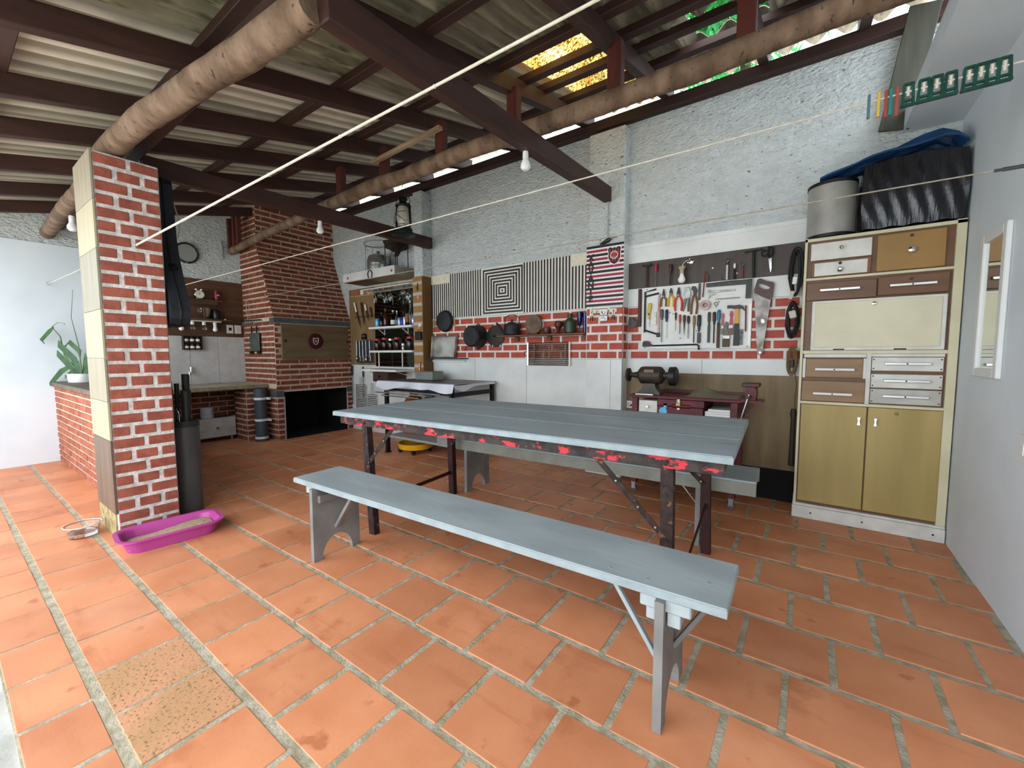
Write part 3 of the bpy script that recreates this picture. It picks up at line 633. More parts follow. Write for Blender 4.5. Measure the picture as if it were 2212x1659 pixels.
obj('back', box(XE + .01, XE + .018, 1.998, 2.215, 1.262, 1.452), dark_w, sr)
for y in (1.998, 2.207): obj('side', box(XE + .018, XE + .075, y, y + .008, 1.262, 1.452), dark_w, sr)
for z in (1.262, 1.357, 1.444): obj('shelf_board', box(XE + .018, XE + .075, 2.006, 2.207, z, z + .008), dark_w, sr)
lab = mat('white_jar_label', '#d6d2c8', rough=.6)
for k, (row, colr) in enumerate([(a, b) for a in range(2) for b in range(3)]):
    y = 2.04 + .066 * colr; z = 1.2705 + .0945 * (1 - row); rw = ('upper', 'lower')[row]; cw = ('next to the guitar case', 'in the middle', 'next to the fireplace')[colr]
    t = thing('spice_jar', f'spice jar with white label in the {rw} rack row, {cw}', 'jar', (-6.845, y, z), group='spice jars in the wall rack')
    obj('jar', MB().lathe([(.024, 0), (.026, .004), (.026, .05), (.02, .056)], (-6.845, y, z), 'z', 14), mat('spice_brown', '#5b4030', rough=.3), t, smooth=True)
    obj('jar_label', MB().lathe([(.0268, .015), (.0268, .042)], (-6.845, y, z), 'z', 14, False), lab, t, smooth=True)
    obj('cap', MB().lathe([(.022, 0), (.022, .014)], (-6.845, y, z + .058), 'z', 14), black, t, smooth=True)
# round hoop and hook high on the end wall
hp = thing('wire_hoop', 'round dark wire hoop hanging high on the rough end wall', 'hoop', (XE + .02, 2.107, 2.42))
obj('ring', MB().tube(arc((2.107, 2.56), .128, 0, 360, 30, 'yz', XE + .03)[:-1], .012, 8, True), mat('dark_wire', '#3c3b38', rough=.4, metal=.7), hp, smooth=True)
obj('clip', MB().box(XE + .02, XE + .05, 2.20, 2.225, 2.60, 2.63).box(XE + .02, XE + .05, 2.09, 2.11, 2.42, 2.44), chrome, hp)
obj('drum_skin', MB().lathe([(.118, 0), (.118, .004)], (XE + .022, 2.107, 2.56), 'x', 30), mat('grey_mesh_skin', '#8c918f', rough=.7), hp)
hk = obj('wall_hook', MB().tube([(XE, 2.535, 2.80), (XE + .03, 2.535, 2.79), (XE + .035, 2.54, 2.70), (XE + .03, 2.545, 2.56)], .009, 8), steel, smooth=True, label='bent steel hook on the end wall under the roof', cat='hook')
# ------------------------------------------------------------------ trestle table and benches
grey_top = mat('blue_grey_painted_wood', '#97a3a8', '#89959a', scale=5, rough=.5, bump=.15, bscale=30, stretch=(.25, 1, 1), spots='#646f74', sscale=10, sthr=.66, bdist=.004)
grey_bench = mat('light_grey_painted_wood', '#9da6a8', '#8e9799', scale=6, rough=.55, bump=.2, bscale=45, stretch=(.4, 1, 1), spots='#5c6263', sscale=24, sthr=.74, bdist=.004)
grey_leg = mat('grey_painted_leg', '#7d7c7a', '#6d6c6a', scale=6, rough=.6)
edge_l = mat('worn_pale_paint_edge', '#8f9a9d', '#828d90', scale=12, rough=.6, bump=.3, bscale=60, spots='#8f6a4c', sscale=16, sthr=.76)
def flaking():
    mt = mat('flaking_red_black_iron', '#211b1a', '#3a302c', scale=18, rough=.75, bump=.4, bscale=70, bdist=.004)
    nt = mt.node_tree; N = nt.nodes; K = nt.links; bs = N['Principled BSDF']; src = bs.inputs['Base Color'].links[0].from_socket
    geo = N.new('ShaderNodeNewGeometry')
    for sc, thr, colr, st in ((9, .535, '#bb3038', (1, 1, 2)), (14, .64, '#8d6a52', (1, 1, 1.5))):
        mp = N.new('ShaderNodeMapping'); mp.inputs['Scale'].default_value = st; K.new(geo.outputs['Position'], mp.inputs[0])
        nz = N.new('ShaderNodeTexNoise'); nz.inputs['Scale'].default_value = sc; nz.inputs['Detail'].default_value = 9; nz.inputs['Roughness'].default_value = .7; K.new(mp.outputs[0], nz.inputs[0])
        rp = N.new('ShaderNodeMapRange'); rp.inputs[1].default_value = thr; rp.inputs[2].default_value = thr + .03; K.new(nz.outputs['Fac'], rp.inputs[0])
        mx = N.new('ShaderNodeMix'); mx.data_type = 'RGBA'; K.new(rp.outputs[0], mx.inputs[0]); K.new(src, mx.inputs[6]); mx.inputs[7].default_value = L(colr); src = mx.outputs[2]
    K.new(src, bs.inputs['Base Color']); return mt
flake = flaking()
rust = mat('dark_rusty_iron', '#3a2b26', '#241917', scale=25, rough=.8, bump=.4, bscale=90, spots='#6d4a38', sscale=30, sthr=.62, metal=.2, bdist=.003)
redleg = mat('dark_maroon_iron', '#35100f', '#220909', scale=20, rough=.6, metal=.2, spots='#5f4038', sscale=40, sthr=.7)

tb = thing('dining_table', 'long blue grey wooden table on folding iron legs with flaking red rail', 'table', (-1.494, 2.241, 0), .0532)
for i, (y0, y1) in enumerate(((-.54, -.172), (-.168, .195), (.199, .54))):
    obj('top_board', box(-1.25, 1.25, y0, y1, .767, .80, .004), grey_top, tb)
obj('painted_edge', MB().box(-1.252, 1.252, -.543, -.538, .768, .797, .002), edge_l, tb)
obj('side_rail', MB().box(-1.215, 1.218, -.507, -.50, .712, .767).box(-1.215, 1.218, -.50, -.46, .760, .767), flake, tb)
obj('side_rail', MB().box(-1.215, 1.218, .50, .507, .712, .767).box(-1.215, 1.218, .46, .50, .760, .767), flake, tb)
for x in (-1.21, 1.21): obj('end_rail', box(x - .004, x + .004, -.50, .50, .715, .766), flake, tb)
for x in (-.4, .4): obj('cross_rail', box(x - .02, x + .02, -.5, .5, .74, .766), rust, tb)
def ileg(t, p0, p1, mt):
    mb = MB().beam(p0, p1, .006, .052, up=(1, 0, 0)); a = Vector(p0); b = Vector(p1)
    mb.beam(a + Vector((.024, .02, 0)), b + Vector((.024, .02, 0)), .006, .042, up=(0, 1, 0)); return obj('leg', mb, mt, t)
ileg(tb, (-.976, -.495, .765), (-.853, -.552, 0), rust); ileg(tb, (.998, -.495, .765), (1.008, -.50, 0), rust)
ileg(tb, (-.945, .335, .765), (-.925, .335, 0), redleg); ileg(tb, (1.04, .325, .765), (1.06, .325, 0), redleg)
def flat(t, p0, p1, nm='brace', w=.026, mt=rust):
    mb = MB().beam(p0, p1, .005, w, up=(0, 0, 1)); o = obj(nm, mb, mt, t)
    a, b = Vector(p0), Vector(p1)
    for f in (.06, .3, .62, .94):
        p = a.lerp(b, f); obj('rivet', MB().lathe([(.006, 0), (.005, .004)], tuple(p + Vector((0, -.003, 0))), 'y', 8), steel, o)
    return o
flat(tb, (-.925, -.515, .455), (-.68, -.49, .74)); flat(tb, (.975, -.49, .42), (.655, -.49, .74))
flat(tb, (-.925, .33, .42), (-.70, .33, .74)); flat(tb, (1.045, .32, .42), (.72, .32, .74))
obj('cross_bar', MB().beam((-.90, -.53, .19), (-.93, .33, .19), .005, .028), redleg, tb)
obj('cross_bar', MB().beam((1.012, -.49, .02), (1.055, .32, .30), .005, .028), redleg, tb)
for x in (-.96, 1.0): obj('bolt', MB().lathe([(.012, 0), (.012, .006), (.006, .009)], (x, -.507, .735), 'y', 10), rust, tb)

def leg_panel(t, x, y0, y1, zt, arch_w, arch_h, mt, th=.028):
    yc = (y0 + y1) / 2; pts = [(y0, 0), (y0 + .002, zt), (y1 - .002, zt), (y1, 0)]
    n = 12; A = [(yc + arch_w / 2 * math.cos(math.pi * i / n), arch_h * math.sin(math.pi * i / n)) for i in range(n + 1)]
    return obj('leg', MB().prism(pts + A, x - th / 2, x + th / 2, 'yz'), mt, t)
bn = thing('wooden_bench', 'long light grey painted wooden bench standing in front of the table', 'bench', (-1.330, 1.417, 0), .0245)
obj('seat_board', box(-1.168, 1.168, -.155, .155, .43, .46, .004), grey_bench, bn)
obj('painted_edge', MB().box(-1.168, 1.168, -.1575, -.154, .431, .457, .002), edge_l, bn)
leg_panel(bn, -.952, -.178, .128, .43, .20, .125, grey_leg); leg_panel(bn, .982, -.178, .128, .43, .20, .125, grey_leg)
obj('cleat', box(-1.045, -.938, -.15, .14, .388, .43, .004), grey_bench, bn); obj('cleat', box(-.938, -.912, -.146, .13, .345, .388, .003), grey_leg, bn)
obj('cleat', box(.915, 1.07, -.154, .14, .39, .43, .004), grey_bench, bn); obj('cleat', box(1.0, 1.04, -.15, .14, .345, .39, .003), grey_bench, bn); obj('cleat', box(.935, .966, -.15, .14, .35, .39, .003), grey_bench, bn)
obj('brace', MB().beam((-.935, -.03, .17), (-.73, -.03, .43), .03, .02, .002), grey_leg, bn)
obj('brace', MB().beam((.995, -.02, .20), (1.13, -.02, .43), .025, .015, .002), grey_leg, bn)
obj('brace', MB().beam((.968, -.10, .18), (.80, -.10, .43), .02, .015, .002), grey_bench, bn)
for (x, y) in ((.80, .10), (.92, .12), (.80, -.11), (.93, -.115), (1.10, -.03), (-1.0, .08), (-.99, -.06)): obj('nail_head', MB().lathe([(.008, -.002), (.007, .0012)], (x, y, .46), 'z', 10), mat('paint_grey_nail', '#878f91', rough=.5), bn)
b2 = thing('wooden_bench', 'grey painted wooden bench with deep apron standing behind the table', 'bench', (-1.455, 2.835, 0), .036)
obj('seat_board', box(-1.24, 1.24, -.18, .18, .435, .46, .004), grey_top, b2)
ap = mat('grey_apron_paint', '#85877f', '#787a72', scale=8, rough=.6)
obj('apron', box(-1.24, 1.24, -.183, -.163, .372, .45, .003), ap, b2); obj('apron', box(-1.24, 1.24, .163, .183, .372, .45, .003), ap, b2)
leg_panel(b2, -.92, -.17, .155, .43, .19, .13, grey_leg); leg_panel(b2, .93, -.16, .155, .43, .19, .13, grey_leg)
obj('brace', MB().beam((-.90, 0, .2), (-.75, 0, .43), .006, .006), steel, b2); obj('brace', MB().beam((.91, 0, .2), (.72, 0, .43), .006, .006), steel, b2)

# ------------------------------------------------------------------ tall cabinet
cream = mat('cream_laminate', '#c9c3a4', '#bdb798', scale=4, rough=.45); brown_l = wood('brown_laminate', '#7a5233', '#6a4529', 'x', rough=.45); brown_d = wood('mid_brown_laminate', '#6e4c33', '#5c3e29', 'x', rough=.45)
tan = mat('tan_laminate', '#94713c', '#8b6a38', scale=4, rough=.45); oakl = wood('oak_laminate', '#8f704e', '#775a3c', 'x', rough=.45); offw = mat('worn_offwhite', '#d0cfc8', '#c2c0b8', scale=10, rough=.5, spots='#a5a298', sscale=30, sthr=.72)
yel = mat('yellowed_wood_door', '#a8935a', '#97834c', scale=3, rough=.45, stretch=(2.5, 1, .25), lo=.35, hi=.68); ivory = mat('ivory_panel', '#cdc7ac', '#c3bda2', scale=4, rough=.45)
alu = mat('aluminium', '#c4c5c4', rough=.35, metal=.8)
cb = thing('tall_cabinet', 'tall patchwork cabinet with drawers, fold-down panel and two yellow doors', 'cabinet', (.34, 3.78, 0))
F0 = 3.63
obj('carcass', MB().box(-.04, .738, F0 + .02, 3.925, .10, 1.985), brown_d, cb)
obj('plinth', MB().box(-.052, .745, F0 - .012, 3.925, 0, .088, .003), offw, cb); obj('plinth_rail', box(-.050, .743, F0 - .006, 3.92, .089, .106, .002), offw, cb)
for x in (.06, .345, .69): obj('plinth_screw', MB().lathe([(.006, 0), (.005, .003)], (x, F0 - .012, .045), 'y', 8), black, cb)
for (x0, x1) in ((-.046, -.030), (.700, .744)): obj('side_edge', box(x0, x1, F0, 3.926, .105, 1.995, .002), cream, cb)
obj('top_edge', box(-.046, .744, F0, 3.926, 1.968, 1.99, .002), cream, cb)
obj('rail', box(-.03, .70, F0 + .004, F0 + .02, 1.702, 1.718), cream, cb); obj('rail', box(-.03, .70, F0 + .004, F0 + .02, 1.19, 1.212), cream, cb)
obj('rail', box(-.03, .70, F0 + .004, F0 + .02, .835, .852), cream, cb); obj('stile', box(.322, .345, F0 + .004, F0 + .02, .85, 1.19), offw, cb)
obj('rail', box(-.02, .32, F0 + .006, F0 + .02, 1.165, 1.188), offw, cb); obj('rail', box(.346, .69, F0 + .006, F0 + .02, 1.17, 1.188), offw, cb)
def front(nm, x0, x1, z0, z1, mt, lab=None): return obj(nm, box(x0, x1, F0 - .002, F0 + .018, z0, z1, .003), mt, cb, label=lab)
def knob(p, x, z, r=.017): obj('knob', MB().lathe([(.006, 0), (.006, .014), (r, .018), (r * .9, .028), (r * .4, .033)], (x, F0 - .002, z), 'y', 16), chrome, p, smooth=True)
def lock(p, x, z): obj('lock', MB().lathe([(.010, 0), (.009, .004)], (x, F0 - .002, z), 'y', 12), mat('bronze_lock', '#4a3626', rough=.4, metal=.6), p, smooth=True)
def bar(p, x0, x1, z, mt=alu):
    o = obj('handle', MB().beam((x0, F0 - .022, z), (x1, F0 - .022, z), .010, .016, .002).box(x0 + .03, x0 + .04, F0 - .02, F0, z - .005, z + .005).box(x1 - .04, x1 - .03, F0 - .02, F0, z - .005, z + .005), mt, p)
    obj('handle_screw', MB().lathe([(.005, 0), (.004, .003)], ((x0 + x1) / 2, F0 - .027, z), 'y', 8), black, p)
d = front('drawer', -.010, .315, 1.836, 1.952, offw); knob(d, .155, 1.905, .012)
d = front('drawer', -.004, .315, 1.72, 1.829, brown_l); obj('white_face', box(.014, .296, F0 - .006, F0 - .002, 1.728, 1.815), offw, d); obj('knob', MB().lathe([(.006, 0), (.006, .014), (.017, .018), (.006, .033)], (.153, F0 - .006, 1.760), 'y', 16), chrome, d, smooth=True); obj('lock', MB().lathe([(.010, 0), (.009, .004)], (.154, F0 - .006, 1.804), 'y', 12), MATS['bronze_lock'] if 'bronze_lock' in MATS else black, d)
d = front('drawer', .341, .66, 1.724, 1.955, tan); knob(d, .505, 1.840, .020); lock(d, .503, 1.932)
d = front('drawer', -.026, .350, 1.562, 1.682, brown_d); bar(d, .05, .265, 1.627)
d = front('drawer', .355, .686, 1.568, 1.688, brown_d); bar(d, .41, .628, 1.626); lock(d, .515, 1.663)
d = obj('fold_down_door', box(.012, .682, F0 - .010, F0 + .016, 1.214, 1.555, .003), offw, cb); obj('door_panel', box(.030, .660, F0 - .016, F0 - .010, 1.235, 1.540, .002), ivory, d)
obj('lock', MB().lathe([(.013, 0), (.013, .006), (.007, .009)], (.342, F0 - .016, 1.518), 'y', 14), chrome, d, smooth=True)
for x in (.14, .45): obj('hinge', box(x, x + .06, F0 - .013, F0 - .009, 1.216, 1.224), rust, d)
d = front('drawer', -.008, .305, 1.025, 1.155, oakl); bar(d, .045, .26, 1.082, white_p)
d = front('drawer', -.026, .322, .858, 1.0, oakl); bar(d, .04, .255, .912, white_p)
for (x0, x1) in ((-.026, -.010), (.306, .322)): obj('drawer_stile', box(x0, x1, F0, F0 + .018, 1.022, 1.158), offw, cb)
for i, (z0, z1) in enumerate(((1.078, 1.166), (.966, 1.056), (.862, .958))):
    d = front('drawer', .349, .686, z0, z1, offw if i < 2 else mat('greyish_worn_front', '#b5b2ab', '#a6a39c', scale=12, rough=.5)); bar(d, .408, .628, (z0 + z1) / 2 + .003)
    for x in (.358, .676):
        for z in (z0 + .014, z1 - .014): obj('screw', MB().lathe([(.0045, 0), (.004, .002)], (x, F0 - .002, z), 'y', 8), mat('rusty_screw', '#3b2a20', rough=.6), d)
for (x0, x1, hx) in ((-.024, .337, .297), (.344, .700, .382)):
    d = front('cupboard_door', x0, x1, .126, .832, yel)
    obj('handle', MB().prism([(hx - .008, .762), (hx + .008, .762), (hx + .004, .737), (hx + .008, .710), (hx - .008, .710), (hx - .004, .737)], F0 - .024, F0 - .010, 'xz').box(hx - .003, hx + .003, F0 - .01, F0, .732, .742), chrome, d)
obj('sticker_remnant', box(.475, .495, F0 - .0032, F0 - .0018, .79, .81), mat('glue_stain', '#5a4a2a', '#8a7440', scale=60, rough=.8), cb)
# things on the cabinet
dr = thing('fabric_drum', 'silver grey cylindrical drum with black rims on top of the cabinet', 'drum', (.095, 3.775, 1.997))
obj('drum_shell', MB().lathe([(.140, .012), (.140, .36)], (.095, 3.775, 1.997), 'z', 40), mat('silver_sheet', '#a9a79f', '#92908a', scale=5, rough=.4, metal=.3), dr, smooth=True)
for z in (1.997, 2.352): obj('rim', MB().lathe([(.144, 0), (.144, .022)], (.095, 3.775, z), 'z', 40), black, dr, smooth=True)
def bundle():
    mb = MB(); nx, nz, ny = 18, 14, 8
    x0, x1, y0, y1, z0, z1 = .247, .738, 3.625, 3.915, 1.998, 2.405
    def w(p):
        x, y, z = p; u = (x - x0) / (x1 - x0); v = (z - z0) / (z1 - z0); e = math.sin(math.pi * u) * math.sin(math.pi * min(1, max(0, v)))
        return (x + (u - .5) * -.02 * (1 - math.sin(math.pi * v)), y - .012 * e + .006 * math.sin(38 * u + 9 * v) * math.sin(math.pi * v), z + (.02 * math.sin(math.pi * u) if v > .5 else 0) + .004 * (1 + math.sin(25 * u + 7 * y)))
    def grid(f, n, mm):
        V = [w(f(i / n, j / mm)) for j in range(mm + 1) for i in range(n + 1)]; F = [(j * (n + 1) + i, j * (n + 1) + i + 1, (j + 1) * (n + 1) + i + 1, (j + 1) * (n + 1) + i) for j in range(mm) for i in range(n)]
        mb.add(V, F)
    grid(lambda a, b: (x0 + (x1 - x0) * a, y0, z0 + (z1 - z0) * b), 40, 16); grid(lambda a, b: (x0 + (x1 - x0) * a, y1, z0 + (z1 - z0) * b), 40, 16)
    grid(lambda a, b: (x0, y0 + (y1 - y0) * a, z0 + (z1 - z0) * b), 12, 16); grid(lambda a, b: (x1, y0 + (y1 - y0) * a, z0 + (z1 - z0) * b), 12, 16)
    grid(lambda a, b: (x0 + (x1 - x0) * a, y0 + (y1 - y0) * b, z1), 40, 12); grid(lambda a, b: (x0 + (x1 - x0) * a, y0 + (y1 - y0) * b, z0), 40, 12)
    return mb
pl_b = mat('black_plastic_film', '#0e0d12', rough=.22, spec=.6, bump=.35, bscale=16, stretch=(3.5, 1, .5), bdist=.012)
o = obj('plastic_wrapped_bundle', bundle(), pl_b, smooth=True, label='bulky bundle wrapped in shiny black plastic on top of the cabinet', cat='bundle')
def tarp():
    xs = [.02, .10, .20, .30, .42, .54, .62, .68, .725]; zt = [2.385, 2.41, 2.45, 2.485, 2.52, 2.555, 2.58, 2.545, 2.47]
    n = 48; mm = 26; V = []; F = []
    for j in range(mm + 1):
        for i in range(n + 1):
            x = .02 + .705 * i / n
            k = 0
            while k < len(xs) - 2 and xs[k + 1] < x: k += 1
            f = (x - xs[k]) / (xs[k + 1] - xs[k]); h = zt[k] + (zt[k + 1] - zt[k]) * f
            v = j / mm; y = 3.615 + .30 * v; base = 2.39 + (.06 if x > .25 else .06 * max(0, (x - .02) / .23))
            env = math.sin(math.pi * min(1, max(0, .06 + .88 * v))) ** .55
            z = base + (h - base) * env + .011 * math.sin(30 * v * 2.2 + 5 * x) * env + .006 * math.sin(22 * x + 9 * v)
            V.append((x, y, max(z, base)))
    k = n + 1
    for j in range(mm):
        for i in range(n): F.append((j * k + i, j * k + i + 1, (j + 1) * k + i + 1, (j + 1) * k + i))
    m0 = len(V); V += [(x, y, z - .012) for x, y, z in V]; F += [tuple(q + m0 for q in f[::-1]) for f in F]
    for i in range(n): F += [(i, m0 + i, m0 + i + 1, i + 1), (mm * k + i, mm * k + i + 1, m0 + mm * k + i + 1, m0 + mm * k + i)]
    for j in range(mm): F += [(j * k, (j + 1) * k, m0 + (j + 1) * k, m0 + j * k), (j * k + n, m0 + j * k + n, m0 + (j + 1) * k + n, (j + 1) * k + n)]
    return MB().add(V, F)
obj('folded_tarpaulin', tarp(), mat('blue_tarpaulin', '#0f3f6e', '#0b3058', scale=8, rough=.45, bump=.4, bscale=14, bdist=.02), smooth=True, label='folded blue tarpaulin lying over the drum and black bundle', cat='tarpaulin')

# ------------------------------------------------------------------ side wall mirror, switch
mr = thing('wall_mirror', 'narrow white framed mirror hanging on the blue white wall', 'mirror', (XR - .02, 3.12, 1.07))
wf = mat('white_frame', '#d5d8d6', rough=.45)
for (y0, y1, z0, z1) in ((2.94, 2.99, 1.07, 1.81), (3.255, 3.30, 1.07, 1.81), (2.99, 3.255, 1.07, 1.115), (2.99, 3.255, 1.765, 1.81)): obj('frame_side', box(XR - .022, XR - .001, y0, y1, z0, z1, .004), wf, mr)
obj('mirror_glass', box(XR - .010, XR - .006, 2.99, 3.255, 1.115, 1.765), mat('mirror_silver', '#e6eae8', rough=.02, metal=1.0), mr)
sw = thing('wall_switch', 'white switch plate at the edge of the blue white wall', 'switch plate', (XR, 2.62, .74))
obj('plate', box(XR - .01, XR - .001, 2.56, 2.66, .735, .855, .003), white_p, sw); obj('rocker', box(XR - .015, XR - .01, 2.59, 2.63, .77, .82, .002), white_p, sw)

# ------------------------------------------------------------------ workbench
redp = mat('dark_red_painted_steel', '#5c1620', '#4a111a', scale=10, rough=.5, spots='#7d5a4e', sscale=45, sthr=.70)
wb = thing('workbench', 'dark red steel workbench on casters with drawers below the tool board', 'workbench', (-.82, 3.7, 0))
obj('bench_top', box(-1.245, -.39, 3.48, 3.90, .823, .845, .003), redp, wb)
obj('back_lip', box(-1.245, -.39, 3.89, 3.905, .845, .87), redp, wb)
for x in (-1.19, -.435):
    for y in (3.50, 3.86):
        obj('leg', box(x - .025, x + .025, y - .018, y + .018, .085, .823, .003), redp, wb)
        c = obj('caster', MB().lathe([(.028, -.01), (.028, .01)], (x, y, .03), 'y', 16), mat('rubber_grey', '#4a4745', rough=.6), wb, smooth=True)
        obj('caster_fork', MB().box(x - .016, x + .016, y - .016, y - .012, .03, .085).box(x - .016, x + .016, y + .012, y + .016, .03, .085).box(x - .02, x + .02, y - .018, y + .018, .078, .088), steel, c)
obj('shelf_board', box(-1.20, -.42, 3.49, 3.88, .18, .20), redp, wb)
d = obj('drawer', box(-1.152, -1.0, 3.478, 3.86, .705, .803, .003), offw, wb, label='white drawer front with a steel knob'); obj('knob', MB().lathe([(.005, 0), (.005, .01), (.012, .013), (.008, .022)], (-1.077, 3.478, .752), 'y', 14), chrome, d, smooth=True)
d = obj('lidded_drawer', MB().box(-.995, -.648, 3.476, 3.86, .60, .765, .003).box(-1.0, -.64, 3.472, 3.86, .768, .822, .003), redp, wb)
obj('pull_handle', MB().lathe([(.003, 0), (.016, .02), (.016, .15), (.003, .17)], (-.897, 3.474, .772), 'x', 10), redp, d, smooth=True)
obj('hasp', box(-.84, -.82, 3.468, 3.474, .745, .83), steel, d)
pk = thing('padlock', 'small brass padlock with steel shackle on the red drawer', 'padlock', (-.83, 3.46, .775))
obj('lock_body', box(-.848, -.812, 3.452, 3.468, .775, .80, .003), mat('brass', '#a88648', rough=.35, metal=.8), pk)
obj('shackle', MB().tube([(-.842, 3.46, .80)] + [(-.83 + .012 * math.cos(a), 3.46, .822 + .012 * math.sin(a)) for a in [math.pi - math.pi * i / 8 for i in range(9)]] + [(-.818, 3.46, .80)], .0035, 6), chrome, pk, smooth=True)
ctk = [(-.975, .70), (-.985, .725), (-.968, .75), (-.945, .757), (-.945, .775), (-.95, .785), (-.944, .79), (-.935, .783), (-.925, .79), (-.92, .78), (-.922, .765), (-.928, .75), (-.92, .725), (-.925, .70)]
obj('cat_sticker', MB().prism(ctk, 3.472, 3.4755, 'xz'), mat('sky_blue_vinyl', '#4aa3cf', '#6cbde0', scale=30, rough=.5), label='small sky blue cat silhouette sticker on the red drawer', cat='sticker')
for i, (x0, z0, z1, lb) in enumerate(((-.617, .744, .762, 'white flat case on top inside the workbench shelf'), (-.64, .726, .743, 'white flat case in the middle of the workbench shelf pile'), (-.64, .706, .725, 'white flat case at the bottom of the workbench shelf pile'))):
    obj('flat_case', box(x0, -.462, 3.50, 3.80, z0, z1, .002), mat('white_case', '#d5d5d3', rough=.4), label=lb, cat='case', group='white cases in the workbench')
obj('case_shelf', box(-.645, -.455, 3.49, 3.86, .695, .705), redp, wb)
obj('work_mat', (lambda: MB().add([(x, y, .8465 + (.045 * math.exp(-((x + .72) / .1) ** 2) * max(0, (y - 3.7) / .18) if y > 3.7 else 0)) for y in [3.50, 3.6, 3.7, 3.76, 3.82, 3.88] for x in [-.80 + .02 * i for i in range(20)]], [(j * 20 + i, j * 20 + i + 1, (j + 1) * 20 + i + 1, (j + 1) * 20 + i) for j in range(5) for i in range(19)]))(), mat('grey_tan_cardboard', '#8b8272', '#7c7464', scale=10, rough=.8), smooth=True, label='curled grey cardboard sheet lying on the workbench', cat='sheet')
# vise
vm = mat('vise_iron', '#3a3a36', '#4b2a28', scale=14, rough=.5, metal=.4)
vz = thing('bench_vise', 'red and black iron bench vise on a side bracket of the workbench', 'vise', (-.33, 3.56, .845))
obj('bracket_plate', MB().box(-.39, -.255, 3.47, 3.66, .835, .848).beam((-.262, 3.49, .838), (-.385, 3.49, .70), .02, .008), redp, vz)
obj('vise_body', MB().prism([(-.365, .848), (-.30, .848), (-.295, .895), (-.30, .94), (-.362, .94), (-.37, .895)], 3.50, 3.62, 'xz'), redp, vz)
obj('jaws', MB().box(-.392, -.277, 3.50, 3.555, .945, .975, .005).box(-.392, -.277, 3.565, 3.62, .945, .975, .005).box(-.36, -.31, 3.505, 3.615, .93, .946), vm, vz)
obj('screw', MB().lathe([(.017, 0), (.017, .05), (.012, .052), (.012, .06)], (-.345, 3.50, .875), 'y', 14), vm, vz, smooth=True)
obj('handle', MB().tube([(-.337, 3.45, .895), (-.385, 3.45, .71)], .005, 8), chrome, vz, smooth=True)
# bench grinder
gm_ = mat('grinder_iron', '#453a30', '#2c2823', scale=8, rough=.55, metal=.4)
gr = thing('bench_grinder', 'old brown bench grinder with two wheels on the red workbench', 'grinder', (-1.09, 3.6, .845))
obj('motor', MB().lathe([(.05, -.105), (.072, -.085), (.076, -.06), (.076, .06), (.072, .085), (.05, .105)], (-1.09, 3.6, 1.008), 'x', 24), gm_, gr, smooth=True)
obj('shaft_housing', MB().lathe([(.018, -.19), (.022, -.15), (.034, -.10)], (-1.09, 3.6, 1.008), 'x', 16), gm_, gr, smooth=True); obj('shaft_housing', MB().lathe([(.034, .10), (.026, .14), (.03, .17)], (-1.09, 3.6, 1.008), 'x', 16), gm_, gr, smooth=True)
obj('grinding_wheel', MB().lathe([(.03, -.215), (.058, -.21), (.06, -.19), (.03, -.185)], (-1.09, 3.6, 1.008), 'x', 24), mat('wire_wheel', '#2b2118', rough=.7), gr, smooth=True)
obj('grinding_wheel', MB().lathe([(.03, .15), (.078, .155), (.08, .20), (.07, .21), (.02, .21)], (-1.09, 3.6, 1.004), 'x', 28), mat('black_wheel_guard', '#17171a', rough=.5), gr, smooth=True)
obj('pedestal', MB().prism([(-1.19, .846), (-1.0, .846), (-1.0, .86), (-1.03, .895), (-1.045, .94), (-1.135, .94), (-1.15, .895), (-1.19, .86)], 3.54, 3.66, 'xz'), mat('grinder_base', '#55524a', '#403d37', scale=9, rough=.55, metal=.3), gr)
obj('name_plate', box(-1.13, -1.05, 3.523, 3.528, 1.035, 1.06), mat('dull_plate', '#6d5a48', rough=.5), gr)
obj('rest_rail', box(-1.19, -1.04, 3.488, 3.505, .846, .856), steel, gr)
# socket by the pilaster
so = thing('power_socket', 'white round power socket low on the wall beside the workbench', 'socket', (-1.38, Y1, .66))
obj('plate', box(-1.418, -1.352, Y1 - .012, Y1, .668, .738, .003), white_p, so); obj('outlet', MB().lathe([(.022, 0), (.022, .005)], (-1.392, Y1 - .012, .703), 'y', 16), mat('cream_outlet', '#bdb9ae', rough=.5), so)
obj('grinder_cable', MB().tube([(-1.38, Y1 - .02, .69), (-1.34, Y1 - .03, .72), (-1.30, 3.88, .70), (-1.28, 3.84, .66)], .006, 8), black, smooth=True, label='black power cable plugged in beside the workbench', cat='cable')

# ------------------------------------------------------------------ steel prep table by the bar
pt = thing('prep_table', 'steel framed table with brown top and white oilcloth by the bar', 'table', (-3.62, 3.5, 0))
blk = mat('black_painted_steel', '#141517', rough=.45, metal=.3); brt = wood('brown_table_board', '#5d4230', '#4a3324', 'x', rough=.4)
obj('table_top', box(-4.24, -3.0, 3.17, 3.885, .852, .872, .003), brt, pt)
for (x, y) in ((-4.14, 3.20), (-3.06, 3.20), (-4.14, 3.85), (-3.03, 3.85)): obj('leg', MB().box(x - .02, x + .02, y - .02, y + .02, 0, .85).box(x - .028, x + .028, y - .028, y + .028, 0, .012), blk, pt)
obj('frame_rail', MB().box(-4.14, -3.04, 3.185, 3.215, .75, .79), blk, pt); obj('frame_rail', MB().box(-3.05, -3.02, 3.2, 3.85, .735, .775).box(-3.052, -3.018, 3.2, 3.85, .775, .782), blk, pt)
obj('lower_shelf', box(-4.14, -3.02, 3.2, 3.86, .19, .215), mat('grey_shelf', '#8d9294', rough=.5), pt)
